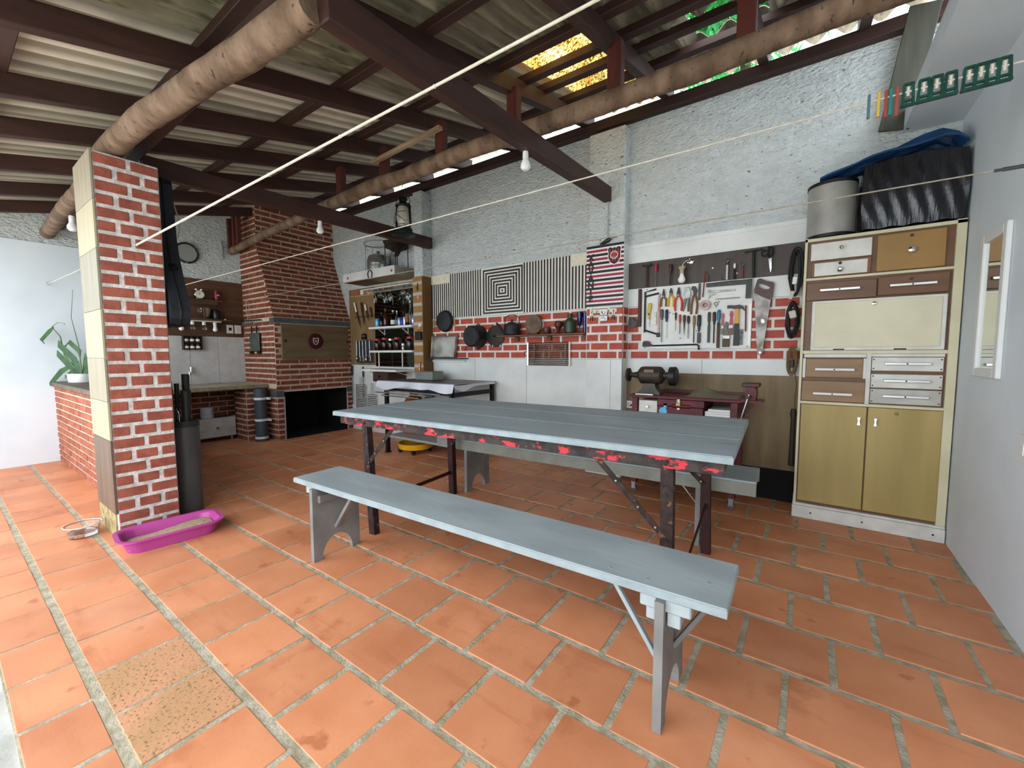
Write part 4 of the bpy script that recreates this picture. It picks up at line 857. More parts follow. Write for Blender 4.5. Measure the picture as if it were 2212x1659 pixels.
for (y, z, x0, x1) in ((3.15, .735, -4.28, -3.40), (3.16, .76, -4.1, -3.2), (3.175, .70, -4.2, -3.55)): obj('towel_rod', MB().tube([(x0, y, z), (x1, y, z - .004)], .009, 8), steel, pt, smooth=True)
def cloth():
    V = []; F = []; n = 60; mm = 8
    for j in range(mm + 1):
        for i in range(n + 1):
            x = -4.26 + 1.27 * i / n; v = j / mm; dp = .065 + .035 * math.sin(6.5 * (x + 4.3)) ** 2 - .045 * math.exp(-((x + 3.62) / .12) ** 2)
            if v < .25: y, z = 3.24 - .08 * v / .25, .8745
            else: f = (v - .25) / .75; y = 3.158 - .03 * f + .012 * math.sin(16 * x) * f; z = .8745 - dp * f
            V.append((x, y, z))
    k = n + 1
    for j in range(mm):
        for i in range(n): F.append((j * k + i, j * k + i + 1, (j + 1) * k + i + 1, (j + 1) * k + i))
    return MB().add(V, F)
def cloth2(mb):
    V = []; F = []; n = 20
    for i in range(n + 1):
        y = 3.16 + .70 * i / n
        for v in range(5):
            f = v / 4; V.append((-2.998 + .012 * f + (.004 if v else -.02), y, .8745 - f * (.03 + .05 * math.exp(-((y - 3.3) / .12) ** 2))))
    for i in range(n):
        for v in range(4): F.append((i * 5 + v, i * 5 + v + 1, (i + 1) * 5 + v + 1, (i + 1) * 5 + v))
    return mb.add(V, F)
obj('oilcloth', cloth2(cloth()), mat('white_oilcloth', '#c7cad2', '#b9bcc5', scale=6, rough=.35), smooth=True, label='white oilcloth hanging over the edges of the prep table', cat='cloth')
jg = thing('orange_jug', 'orange brown plastic jug standing under the prep table top', 'jug', (-4.0, 3.5, .216))
obj('jug', MB().lathe([(.12, 0), (.125, .02), (.125, .38), (.09, .44), (.05, .46), (.05, .49)], (-4.0, 3.5, .216), 'z', 24), mat('amber_plastic', '#a5541c', '#7a3a14', scale=5, rough=.3), jg, smooth=True)
obj('cap', MB().lathe([(.055, 0), (.055, .03)], (-4.0, 3.5, .706), 'z', 18), mat('dark_cap', '#3a1c10', rough=.5), jg, smooth=True)
obj('cardboard_box', box(-3.80, -3.5, 3.45, 3.75, .216, .62, .004), mat('cardboard', '#8f6f4a', '#7d5f3e', scale=8, rough=.8), label='brown cardboard box on the prep table lower shelf', cat='box')
yc = thing('yellow_trolley', 'low yellow plastic trolley on black wheels under the prep table', 'trolley', (-3.95, 3.38, 0))
obj('tray', MB().lathe([(.165, .05), (.20, .06), (.21, .125), (.20, .125), (.19, .07)], (-3.87, 3.40, 0), 'z', 30), mat('yellow_plastic', '#d7a012', rough=.4), yc, smooth=True)
for (a, b) in ((-.14, -.12), (.12, -.14), (.12, .12), (-.12, .13)): obj('wheel', MB().lathe([(.026, -.012), (.028, .012)], (-3.87 + a, 3.40 + b, .028), 'y', 14), black, yc, smooth=True)
# ------------------------------------------------------------------ op-art striped panel
cream_w = mat('cream_slat_white', '#d9d7cc', '#cfcdc2', scale=6, rough=.5); dkb = mat('dark_brown_slat', '#231a18', '#2d2320', scale=8, rough=.5)
st = thing('striped_wall_panel', 'black and white striped wall panel with concentric squares above the brick band', 'wall art', (-2.97, Y1, 1.65))
obj('backing', box(-4.10, -1.80, Y1 - .008, Y1, 1.652, 2.212), cream_w, st)
YS1 = Y1 - .008
x = -4.085; k = 0
while x < -1.82:
    if not (-3.225 < x + .01 < -2.625):
        zt = 2.207
        if x < -3.76: zt = 2.10
        if x > -2.03: zt = 2.09
        obj('stripe', box(x, x + .0170, YS1 - .004, YS1, 1.656, zt), dkb, st)
    x += .0375
for i in range(7):
    a = .008 + i * .0385; x0, x1, z0, z1 = -3.218 + a, -2.628 - a, 1.664 + a * .93, 2.197 - a * .93; w_ = .019
    mb = MB().box(x0, x1, YS1 - .004, YS1, z1 - w_, z1).box(x0, x1, YS1 - .004, YS1, z0, z0 + w_).box(x0, x0 + w_, YS1 - .004, YS1, z0 + w_, z1 - w_).box(x1 - w_, x1, YS1 - .004, YS1, z0 + w_, z1 - w_)
    obj('square_ring', mb, dkb, st)
obj('centre_square', box(-2.933, -2.913, YS1 - .004, YS1, 1.921, 1.941), dkb, st)
obj('corner_patch', box(-4.10, -3.757, YS1 - .006, YS1, 2.105, 2.214), mat('cream_corrugated', '#d8d2bb', '#cbc5ae', scale=30, rough=.6), st)
obj('corner_patch', box(-2.03, -1.80, YS1 - .006, YS1, 2.092, 2.214), MATS['cream_corrugated'], st)
# ------------------------------------------------------------------ club board on the pilaster
sg = thing('striped_club_board', 'red black and white striped board lettered XAVANTE with a shield crest', 'sign', (-1.61, Yp, 1.65))
obj('board', box(-1.80, -1.425, Yp - .008, Yp, 1.652, 2.228), white_p, sg)
crim = mat('crimson_paint', '#9c1236', rough=.5)
z = 2.228; k = 0
while z > 1.67:
    z0 = max(z - .0225, 1.653)
    obj('stripe', box(-1.7995, -1.4255, Yp - .0105, Yp - .008, z0, z), black if k % 2 == 0 else crim, sg); z -= .0395; k += 1
for i, ch in enumerate('XAVANTE'):
    text('letter', ch, .082, (-1.752, Yp - .0125, 2.118 - .0655 * i), (math.pi / 2, 0, 0), black, sg)
shield = [(-.062, .066), (-.04, .078), (-.02, .066), (0, .072), (.02, .066), (.04, .078), (.062, .066), (.056, .02), (.058, -.02), (.04, -.06), (0, -.082), (-.04, -.06), (-.058, -.02), (-.056, .02)]
scx, scz = -1.515, 2.115
cr = obj('crest', MB().prism([(scx + a * 1.12, scz + b * 1.1) for a, b in shield], Yp - .015, Yp - .0105, 'xz'), white_p, sg)
obj('crest_field', MB().prism([(scx + a, scz + b) for a, b in shield], Yp - .017, Yp - .015, 'xz'), black, sg)
redc = mat('crest_red', '#a82a22', rough=.5)
for i in range(4): obj('crest_stripe', box(scx - .046 + .026 * i, scx - .034 + .026 * i, Yp - .0185, Yp - .017, scz - .055, scz + .058), redc, sg)
obj('crest_ball', MB().lathe([(.037, 0), (.037, .002)], (scx, Yp - .0185, scz + .002), 'y', 24), white_p, sg); obj('crest_ball_centre', MB().lathe([(.031, 0), (.031, .001)], (scx, Yp - .0206, scz + .002), 'y', 24), black, sg)
obj('crest_band', MB().box(scx - .026, scx + .026, Yp - .0232, Yp - .0217, scz - .012, scz + .018), redc, sg)
for i in range(5): obj('crest_ray', MB().beam((scx - .02 + .01 * i, Yp - .0225, scz + .019), (scx - .024 + .012 * i, Yp - .0225, scz + .032), .002, .003), white_p, sg); obj('crest_ray', MB().beam((scx - .02 + .01 * i, Yp - .0225, scz - .013), (scx - .024 + .012 * i, Yp - .0225, scz - .027), .002, .003), white_p, sg)
hn = thing('carved_horn', 'small dark carved horn bird figure on top of the striped club board', 'figurine', (-1.60, 3.79, 2.228))
obj('figure_body', MB().tube([(-1.66, 3.79, 2.236), (-1.62, 3.79, 2.245), (-1.58, 3.79, 2.262), (-1.55, 3.79, 2.275)], [.006, .016, .02, .014], 10), mat('dark_horn', '#3a271c', '#211510', scale=20, rough=.4), hn, smooth=True)
obj('beak', MB().tube([(-1.55, 3.79, 2.275), (-1.52, 3.79, 2.285), (-1.49, 3.79, 2.275)], [.010, .008, .003], 8), mat('pale_horn', '#8f7f66', rough=.4), hn, smooth=True)
kh = thing('key_holder', 'cream key rail with hooks under the striped club board', 'key holder', (-1.62, Yp, 1.59))
obj('rail', box(-1.757, -1.485, Yp - .014, Yp - .002, 1.585, 1.623, .002), mat('cream_key_rail', '#cfc9b4', rough=.5), kh)
for x in (-1.73, -1.68, -1.62, -1.56, -1.51): obj('hook', MB().tube([(x, Yp - .014, 1.608), (x, Yp - .03, 1.60), (x, Yp - .034, 1.588), (x, Yp - .028, 1.58)], .003, 6), iron, kh)
for x, lb in ((-1.73, 'bunch of keys on the key rail hook next to the brick wall'), (-1.51, 'bunch of keys with a ring on the outer key rail hook')):
    t = thing('key_bunch', lb, 'keys', (x, Yp - .03, 1.50), group='keys on the rail')
    obj('ring', MB().tube(arc((x, 1.572), .012, 0, 360, 12, 'xz', Yp - .03)[:-1], .0015, 5, True), chrome, t)
    for dx in (-.008, .006): obj('key', MB().beam((x + dx, Yp - .03, 1.562), (x + dx * 2, Yp - .03, 1.512), .003, .008), rust, t)
cd = thing('drawing_tag', 'white card tag with a black line drawing hanging from the key rail', 'tag', (-1.61, Yp - .03, 1.50))
obj('card', MB().box(-1.648, -1.572, Yp - .03, Yp - .027, 1.508, 1.558).box(-1.645, -1.575, Yp - .03, Yp - .027, 1.560, 1.614), white_p, cd)
obj('line_drawing', MB().tube([(-1.63, Yp - .031, 1.60), (-1.62, Yp - .031, 1.575), (-1.60, Yp - .031, 1.57), (-1.59, Yp - .031, 1.595)], .0025, 5).tube([(-1.635, Yp - .031, 1.53), (-1.61, Yp - .031, 1.545), (-1.59, Yp - .031, 1.52)], .0025, 5).tube([(-1.65, Yp - .031, 1.559), (-1.57, Yp - .031, 1.559)], .003, 5), black, cd)

# ------------------------------------------------------------------ cookware wall
cast = mat('cast_iron', '#1b1c1e', '#26272a', scale=20, rough=.55, metal=.3, bump=.2); handw = wood('turned_handle_wood', '#b08a54', '#94703f', 'z')
t = thing('frying_pan', 'black pan with two wooden handles hanging on the striped panel', 'pan', (-3.84, 3.9, 1.48))
obj('pan', MB().lathe([(.135, 0), (.14, .01), (.125, .04), (.11, .045), (.0, .045)][:-1] + [(.01, .045)], (-3.84, 3.915, 1.617), 'y', 36), cast, t, smooth=True)
for s_ in (-1, 1):
    obj('handle', MB().tube([(-3.84 + s_ * .185, 3.89, 1.635), (-3.84 + s_ * .185, 3.89, 1.56)], .012, 8), handw, t, smooth=True)
    obj('handle_wire', MB().tube([(-3.84 + s_ * .13, 3.895, 1.655), (-3.84 + s_ * .17, 3.89, 1.66), (-3.84 + s_ * .185, 3.89, 1.635)], .003, 6).tube([(-3.84 + s_ * .185, 3.89, 1.56), (-3.84 + s_ * .16, 3.89, 1.545), (-3.84 + s_ * .12, 3.9, 1.55)], .003, 6), iron, t)
t = thing('iron_cooking_pot', 'black cast iron pot hanging by its ear on the brick band', 'pot', (-3.3, 3.85, 1.28))
obj('pot', MB().lathe([(.012, .165), (.11, .165), (.125, .15), (.13, 0), (.134, -.002), (.134, .012)][::-1], (-3.28, 3.92, 1.405), 'y', 36), cast, t, smooth=True)
for dz in (1, -1): obj('ear', MB().tube(arc((-3.28, 1.405 + dz * .128), .026, 0, 360, 14, 'xz', 3.905)[:-1], .006, 6, True), cast, t, smooth=True)
t = thing('iron_pot_lid', 'flat black iron lid leaning beside the cast iron pot', 'lid', (-3.0, 3.9, 1.27))
obj('lid', MB().lathe([(.128, 0), (.128, .008), (.1, .016), (.02, .02)], (-3.022, 3.917, 1.403), 'y', 36), mat('brown_iron_lid', '#2d2722', '#3a322b', scale=10, rough=.6, metal=.3), t, smooth=True)
obj('knob', MB().lathe([(.008, 0), (.014, .016), (.01, .024)], (-3.022, 3.897, 1.403), 'y', 12), cast, t, smooth=True)
obj('lid_clip', MB().box(-3.06, -3.05, 3.90, 3.92, 1.275, 1.30).box(-2.95, -2.94, 3.90, 3.92, 1.275, 1.30), steel, t)
t = thing('cookware_shelf', 'narrow brown wooden shelf with kettle, canteen and cups', 'shelf', (-2.38, 3.88, 1.34))
obj('board', box(-2.885, -1.81, 3.765, Y1 - .003, 1.385, 1.403, .003), wood('walnut_shelf', '#6b4226', '#57341d', 'x', rough=.5), t)
for x in (-2.71, -2.285, -1.86): obj('bracket', box(x - .025, x + .025, Y1 - .03, Y1 - .003, 1.337, 1.385, .002), MATS['walnut_shelf'], t)
SZ = 1.404
t = thing('iron_kettle', 'black iron kettle with a curved spout on the wooden shelf', 'kettle', (-2.72, 3.825, SZ))
obj('kettle_body', MB().lathe([(.085, 0), (.094, .01), (.094, .09), (.085, .118), (.06, .13), (.035, .133)], (-2.72, 3.825, SZ), 'z', 28), cast, t, smooth=True)
obj('lid_knob', MB().lathe([(.05, .13), (.045, .142), (.012, .146), (.014, .17), (.006, .176)], (-2.72, 3.825, SZ), 'z', 18), cast, t, smooth=True)
obj('spout', MB().tube([(-2.80, 3.825, SZ + .03), (-2.85, 3.823, SZ + .05), (-2.88, 3.821, SZ + .10), (-2.935, 3.82, SZ + .145)], [.022, .018, .013, .010], 10), cast, t, smooth=True)
obj('bail_handle', MB().tube([(-2.815, 3.825, SZ + .11), (-2.818, 3.825, SZ + .17)] + [(-2.72 + .098 * math.cos(a), 3.825, SZ + .175 + .05 * math.sin(a)) for a in [math.pi - math.pi * i / 10 for i in range(11)]] + [(-2.622, 3.825, SZ + .11)], .005, 6), iron, t, smooth=True)
t = thing('stone_disc', 'round brown stone plate standing upright on the shelf', 'plate', (-2.466, 3.87, SZ))
obj('disc', MB().lathe([(.09, -.010), (.105, -.008), (.108, 0), (.105, .008), (.09, .010)], (-2.466, 3.875, SZ + .112), 'y', 32), mat('brown_stone', '#6f5a4a', '#5a483b', scale=14, rough=.8), t, smooth=True)
obj('stand', MB().box(-2.53, -2.40, 3.84, 3.91, SZ, SZ + .012), iron, t)
obj('clay_mug', MB().lathe([(.035, 0), (.042, .01), (.044, .06), (.04, .075), (.034, .075), (.03, .01)], (-2.285, 3.86, SZ), 'z', 18).tube(arc((-2.335, SZ + .038), .022, 60, 300, 10, 'xz', 3.86), .005, 6), mat('dark_clay', '#3a241c', '#4c3025', scale=12, rough=.4), smooth=True, label='small dark clay mug with handle on the shelf', cat='mug')
obj('wooden_gourd_cup', MB().lathe([(.032, 0), (.034, .008), (.016, .025), (.02, .045), (.04, .075), (.043, .10), (.035, .128), (.02, .134)], (-2.145, 3.86, SZ), 'z', 18), mat('reddish_gourd', '#4f2418', '#3d1a12', scale=9, rough=.4), smooth=True, label='reddish brown goblet shaped gourd on the shelf', cat='gourd')
t = thing('army_canteen', 'dark green water canteen with screw cap on the shelf', 'canteen', (-2.01, 3.86, SZ))
obj('flask', MB().lathe([(.052, 0), (.062, .01), (.067, .07), (.062, .12), (.035, .148), (.022, .155), (.022, .17)], (-2.01, 3.86, SZ), 'z', 22), mat('olive_plastic', '#2c3a24', '#223019', rough=.4), t, smooth=True)
obj('cap', MB().lathe([(.026, 0), (.026, .03), (.015, .036)], (-2.01, 3.86, SZ + .17), 'z', 16), MATS['olive_plastic'], t, smooth=True)
t = thing('blue_glass_vase', 'tall cobalt blue flute glass at the end of the shelf', 'vase', (-1.90, 3.86, SZ))
obj('flute', MB().lathe([(.024, 0), (.022, .004), (.005, .012), (.005, .06), (.016, .09), (.028, .15), (.031, .212), (.029, .212), (.013, .09)], (-1.90, 3.86, SZ), 'z', 18), glass('cobalt_glass', '#1f55c8'), t, smooth=True)
obj('blue_glass_tumbler', MB().lathe([(.02, 0), (.022, .06), (.025, .20), (.023, .20), (.018, .01)], (-1.845, 3.87, SZ), 'z', 14), glass('cobalt_glass', '#1f55c8'), smooth=True, label='blue glass tucked between the vase and the pilaster', cat='glass')
t = thing('baking_tray', 'square aluminium baking tray leaning on a narrow ledge', 'tray', (-3.85, 3.87, 1.145))
tl = mat('dull_aluminium', '#b3b1aa', '#8f8d87', scale=8, rough=.38, metal=.8)
obj('tray_base', MB().prism([(-4.06, 1.147), (-3.66, 1.147), (-3.625, 1.42), (-4.03, 1.42)], 3.90, 3.908, 'xz'), tl, t)
obj('tray_rim', MB().tube([(-4.065, 3.862, 1.152), (-3.655, 3.862, 1.152), (-3.615, 3.862, 1.42), (-4.03, 3.862, 1.424)], .007, 6, True), tl, t, smooth=True)
obj('tray_wall', MB().prism([(-4.068, 1.147), (-4.056, 1.147), (-4.024, 1.42), (-4.036, 1.424)], 3.862, 3.905, 'xz').prism([(-3.664, 1.147), (-3.652, 1.147), (-3.613, 1.42), (-3.627, 1.42)], 3.862, 3.905, 'xz').box(-4.03, -3.62, 3.862, 3.905, 1.412, 1.424).box(-4.062, -3.655, 3.862, 3.905, 1.147, 1.156), tl, t)
t = thing('tray_ledge', 'narrow white ledge screwed to the wall under the baking tray', 'ledge', (-3.84, 3.88, 1.09))
obj('ledge_board', MB().box(-4.08, -3.46, 3.79, Y1 - .003, 1.132, 1.1445), mat('ledge_dark', '#2b2b2b', rough=.5), t); obj('ledge_rail', box(-4.085, -3.505, Y1 - .02, Y1 - .001, 1.090, 1.118, .002), white_p, t)
t = thing('barbecue_grill_grate', 'rectangular stainless grill grate hanging below the shelf', 'grill grate', (-2.3, 3.9, 1.06))
for x in (-2.555, -2.035): obj('frame_bar', box(x - .009, x + .009, 3.895, Y1 - .003, 1.062, 1.322, .002), chrome, t)
for i in range(13): z = 1.072 + i * .0198; obj('rod', MB().tube([(-2.55, 3.905, z), (-2.04, 3.905, z + .002)], .0072, 8), chrome, t, smooth=True)
for x in (-2.48, -2.29, -2.09): obj('strap', box(x - .006, x + .006, 3.911, 3.916, 1.066, 1.318), steel, t)
obj('hand_loop', MB().tube([(-2.562, 3.905, 1.22), (-2.60, 3.90, 1.215), (-2.605, 3.90, 1.175), (-2.562, 3.905, 1.17)], .006, 6), mat('copper_wire', '#8a5a44', rough=.4, metal=.6), t)
obj('wire_hook', MB().tube([(-3.485, 3.92, 1.29), (-3.488, 3.905, 1.27), (-3.50, 3.905, 1.235)], .004, 6), iron, label='small bent wire hook on the brick band near the pot', cat='hook')

# ------------------------------------------------------------------ wooden post with painted bands
po = thing('wooden_post_casing', 'tan wooden post casing with grey painted bands beside the bar', 'post casing', (-4.18, 3.77, .93))
tan_f = wood('tan_post_face', '#96713f', '#84622f', 'z', rough=.5); tan_s = wood('brown_post_side', '#6a4a22', '#583c1a', 'z', rough=.5)
obj('front_board', box(-4.27, -4.098, 3.758, 3.772, .94, 2.20), tan_f, po); obj('side_board', box(-4.098, -4.086, 3.758, Y1, .94, 2.20), tan_s, po)
gy = mat('grey_band_paint', '#a8a49c', rough=.6)
for z in (2.115, 1.975, 1.84, 1.715, 1.59, 1.46, 1.325, 1.198, 1.035): obj('painted_band', box(-4.269, -4.10, 3.7565, 3.758, z - .018, z + .022), gy, po)
obj('treble_clef', MB().tube([(-4.178, 3.753, 2.018), (-4.187, 3.753, 2.028), (-4.177, 3.753, 2.036), (-4.166, 3.753, 2.025), (-4.171, 3.753, 2.075), (-4.176, 3.753, 2.105), (-4.168, 3.753, 2.118), (-4.162, 3.753, 2.10), (-4.190, 3.753, 2.068), (-4.192, 3.753, 2.048), (-4.173, 3.753, 2.04), (-4.160, 3.753, 2.055), (-4.172, 3.753, 2.068)], .004, 6), black, label='black treble clef ornament on the banded wooden post', cat='ornament')
obj('round_pin', MB().lathe([(.024, 0), (.022, .006)], (-4.165, 3.757, 1.932), 'y', 16), mat('orange_white_enamel', '#d3b79a', '#a35a2a', scale=60, rough=.4), label='small round orange and white pin on the wooden post', cat='pin')
t = thing('hook_with_speaker', 'small black box hanging from a white hook on the wooden post', 'box', (-4.15, 3.74, 1.37))
obj('hook', MB().lathe([(.024, 0), (.02, .008)], (-4.15, 3.757, 1.57), 'y', 14).tube([(-4.15, 3.745, 1.56), (-4.153, 3.735, 1.52)], .005, 6), white_p, t, smooth=True); obj('case', box(-4.20, -4.095, 3.705, 3.752, 1.378, 1.487, .008), black, t)
obj('cord', MB().tube([(-4.153, 3.735, 1.53), (-4.155, 3.73, 1.487)], .003, 6), black, t)
t = thing('wall_thermometer', 'narrow red and white thermometer low on the wooden post', 'thermometer', (-4.155, 3.75, .95)); obj('back', box(-4.175, -4.135, 3.744, 3.757, .952, 1.092, .004), mat('thermo_red', '#8c1c22', rough=.5), t)
for i in range(4): obj('scale_mark', box(-4.165, -4.148, 3.7425, 3.744, .965 + .03 * i, .985 + .03 * i), white_p, t)

# ------------------------------------------------------------------ bar corner
mrr = obj('bar_mirror', box(-5.308, -4.272, Y1 - .006, Y1, 1.012, 2.10), mat('smoked_mirror', '#4b5148', rough=.03, metal=1.0), label='dark smoked mirror behind the bottle shelves', cat='mirror')
wsf = mat('white_shelf_edge', '#d8d7d2', rough=.45)
def shelf(nm, x0, x1, y0, z0, z1, lb):
    t = thing(nm, lb, 'shelf', ((x0 + x1) / 2, 3.8, z0)); obj('board', box(x0, x1, y0, Y1 - .008, z0, z1, .003), wsf, t)
    for x in ((x0 + .12, x1 - .28) if z0 > 1 else (x0 + .05, x1 - .09)):
        if 1 < z0 < 1.4: obj('strut', MB().box(x - .006, x + .006, 3.80, 3.812, .986, z0), wsf, t)
        else: obj('bracket', MB().beam((x, Y1 - .015, z0 - .07), (x, y0 + .09, z0 - .006), .01, .008).box(x - .006, x + .006, Y1 - .014, Y1 - .0085, z0 - .08, z0), wsf, t)
    return t
shelf('bottle_shelf', -5.20, -4.285, 3.73, 1.553, 1.583, 'white shelf holding small bottles and cans in front of the mirror')
shelf('jar_shelf', -5.20, -4.285, 3.73, 1.218, 1.247, 'white shelf holding red lidded jars in front of the mirror')
shelf('bar_counter', -5.20, -4.445, 3.59, .955, .985, 'deep white bar shelf at the bottom of the mirror')
hd = thing('bar_drawer_box', 'small brown drawer box hanging under the bar shelf', 'drawer box', (-4.78, 3.7, .81)); hb = wood('dark_brown_drawer', '#43291d', '#341f15', 'x', rough=.5)
obj('drawer_case', box(-4.94, -4.62, 3.60, 3.9, .815, .952, .003), hb, hd); d = obj('drawer_face', box(-4.935, -4.625, 3.588, 3.60, .82, .947, .002), hb, hd); obj('knob', MB().lathe([(.005, 0), (.016, .01), (.014, .02)], (-4.78, 3.588, .89), 'y', 14), black, d, smooth=True)
gb = thing('grey_box', 'small grey painted box standing on the prep table by the post', 'box', (-3.86, 3.6, .873))
obj('box_body', box(-4.03, -3.72, 3.555, 3.74, .876, .972, .003), mat('grey_green_paint', '#78807d', '#6c7471', rough=.55), gb); obj('lid_board', box(-4.035, -3.715, 3.55, 3.745, .972, .98, .002), tan_f, gb)
clear = glass('clear_glass')
gl = thing('stemware_rail', 'row of hooks holding hanging stemware above the mirror', 'rail', (-4.78, 3.85, 2.1))
obj('rail_strip', box(-5.30, -4.28, 3.70, 3.927, 2.112, 2.122), wsf, gl)
for i in range(8): x = -5.20 + .125 * i; obj('hook', MB().tube([(x, 3.72, 2.112), (x, 3.72, 2.098), (x + .03, 3.72, 2.092), (x + .06, 3.72, 2.098)], .003, 6), chrome, gl)
for x, h, wd, lb in ((-5.10, .17, .032, 'narrow stem glass hanging nearest the knife board'), (-4.98, .09, .045, 'wide hanging glass above the dark bottle'), (-4.87, .19, .033, 'tall wine glass hanging beside the wide glass'), (-4.755, .17, .037, 'round wine glass hanging in the middle of the rail'), (-4.49, .10, .045, 'shallow wide glass hanging near the post'), (-4.37, .19, .034, 'tall wine glass hanging closest to the post')):
    lb = lb.replace('nearest', 'next to').replace('closest', 'next')
    t = thing('wine_glass', lb, 'glass', (x, 3.78, 2.1 - h), group='glasses hanging over the bar'); z1 = 2.108
    obj('bowl', MB().lathe([(.006, 0), (wd * .9, -h * .25), (wd, -h * .45), (wd * .8, -h * .68), (wd * .75, -h * .68), (wd * .94, -h * .45), (wd * .82, -h * .27)], (x, 3.78, z1 - .03 - h * .2), 'z', 18), clear, t, smooth=True)
    obj('stem', MB().lathe([(.034, 0), (.03, -.004), (.005, -.01), (.004, -.03 - h * .2)], (x, 3.78, z1), 'z', 14), clear, t, smooth=True)
def bottle(nm, x, z, h, r_, mt, lb, capm=None, neck=.4, labm=None, grp='bottles and cans on the bar shelf', cat='bottle', y=3.80):
    t = thing(nm, lb, cat, (x, y, z), group=grp)
    obj('bottle_body', MB().lathe([(r_ * .9, 0), (r_, .006), (r_, h * (1 - neck)), (r_ * .4, h * (1 - neck * .55)), (r_ * .34, h * .95), (r_ * .38, h)], (x, y, z), 'z', 18), mt, t, smooth=True)
    if labm: obj('bottle_label', MB().lathe([(r_ * 1.02, h * .12), (r_ * 1.02, h * .42)], (x, y, z), 'z', 18, False), labm, t, smooth=True)
    if capm: obj('cap', MB().lathe([(r_ * .42, 0), (r_ * .42, h * .09)], (x, y, z + h), 'z', 12), capm, t, smooth=True)
    return t
def can(x, z, h, r_, mt, lb, grp='bottles and cans on the bar shelf', y=3.80):
    t = thing('drink_can', lb, 'can', (x, y, z), group=grp); obj('can_body', MB().lathe([(r_ * .85, 0), (r_, .008), (r_, h - .01), (r_ * .85, h)], (x, y, z), 'z', 18), mt, t, smooth=True); obj('can_top', MB().lathe([(r_ * .84, 0), (r_ * .8, .003)], (x, y, z + h), 'z', 18), alu, t, smooth=True)
B1z = 1.584
amb = glass('amber_glass', '#8c5a1a'); dgl = glass('dark_green_glass', '#26381d'); redl = mat('maroon_bottle', '#3a0c10', rough=.2, coat=.5)
can(-5.085, B1z, .12, .035, mat('sky_blue_tin', '#5fa0c4', rough=.35, metal=.4), 'light blue canister at the end of the bottle shelf by the knives')
bottle('liqueur_bottle', -4.99, B1z, .19, .030, mat('black_glass', '#0c0d0e', rough=.1), 'small black bottle beside the light blue canister', black)
bottle('liqueur_bottle', -4.90, B1z, .24, .033, redl, 'maroon bottle without label on the bar shelf', black)
bottle('amber_bottle', -4.735, B1z, .20, .036, amb, 'amber bottle with white label in the middle of the bar shelf', white_p, .4, lab)
bottle('clear_bottle', -4.655, B1z, .19, .024, clear, 'slim clear bottle next to the amber bottle', alu)
can(-4.60, B1z, .108, .028, mat('blue_silver_tin', '#8fa2c8', rough=.3, metal=.6), 'pale blue and silver can on the bar shelf')
can(-4.545, B1z, .105, .024, mat('cobalt_tin', '#1b2f8a', rough=.3, metal=.5), 'cobalt blue can between two silver cans')
can(-4.494, B1z, .115, .023, alu, 'plain silver can on the bar shelf')
bottle('tall_bottle', -4.437, B1z, .36, .03, dgl, 'tall dark green bottle on the bar shelf', white_p, .5, mat('orange_label', '#8a4a26', rough=.6))
bottle('tall_bottle', -4.375, B1z, .30, .026, glass('pale_glass', '#cfd6c8'), 'tall clear bottle near the wooden post', alu, .5)
can(-4.322, B1z, .118, .024, mat('blue_white_tin', '#2a48b5', '#c9d0e6', scale=30, rough=.3, metal=.4), 'blue and white can next to the wooden post')
B2z = 1.248; rl = mat('red_plastic_lid', '#b01a30', rough=.4)
for x, h, r_, lid, lb in ((-5.10, .155, .042, rl, 'red lidded jar at the knife end of the jar shelf'), (-4.93, .165, .045, rl, 'red lidded dark filled jar second on the shelf'), (-4.66, .165, .046, rl, 'red lidded jar in the middle of the jar shelf'), (-4.40, .17, .044, rl, 'red lidded jar next to the wooden post'), (-4.80, .15, .035, alu, 'clear swing top jar with metal rim between red lids'), (-4.535, .07, .026, alu, 'short steel shaker between red lidded jars')):
    t = thing('storage_jar', lb, 'jar', (x, 3.80, B2z), group='jars on the bar shelf')
    obj('jar_body', MB().lathe([(r_ * .9, 0), (r_, .006), (r_, h * .82), (r_ * .8, h * .92)], (x, 3.80, B2z), 'z', 18), steel if h < .1 else glass('jar_glass', '#d9d2c8'), t, smooth=True)
    if h > .1: obj('jar_contents', MB().lathe([(r_ * .8, .008), (r_ * .86, .014), (r_ * .86, h * .6)], (x, 3.80, B2z), 'z', 14), mat('dark_jar_contents', '#35201a', '#4a2f22', scale=40, rough=.8), t)
    obj('lid', MB().lathe([(r_ * .92, 0), (r_ * .95, .006), (r_ * .9, .028)], (x, 3.80, B2z + h * .9), 'z', 18), lid, t, smooth=True)
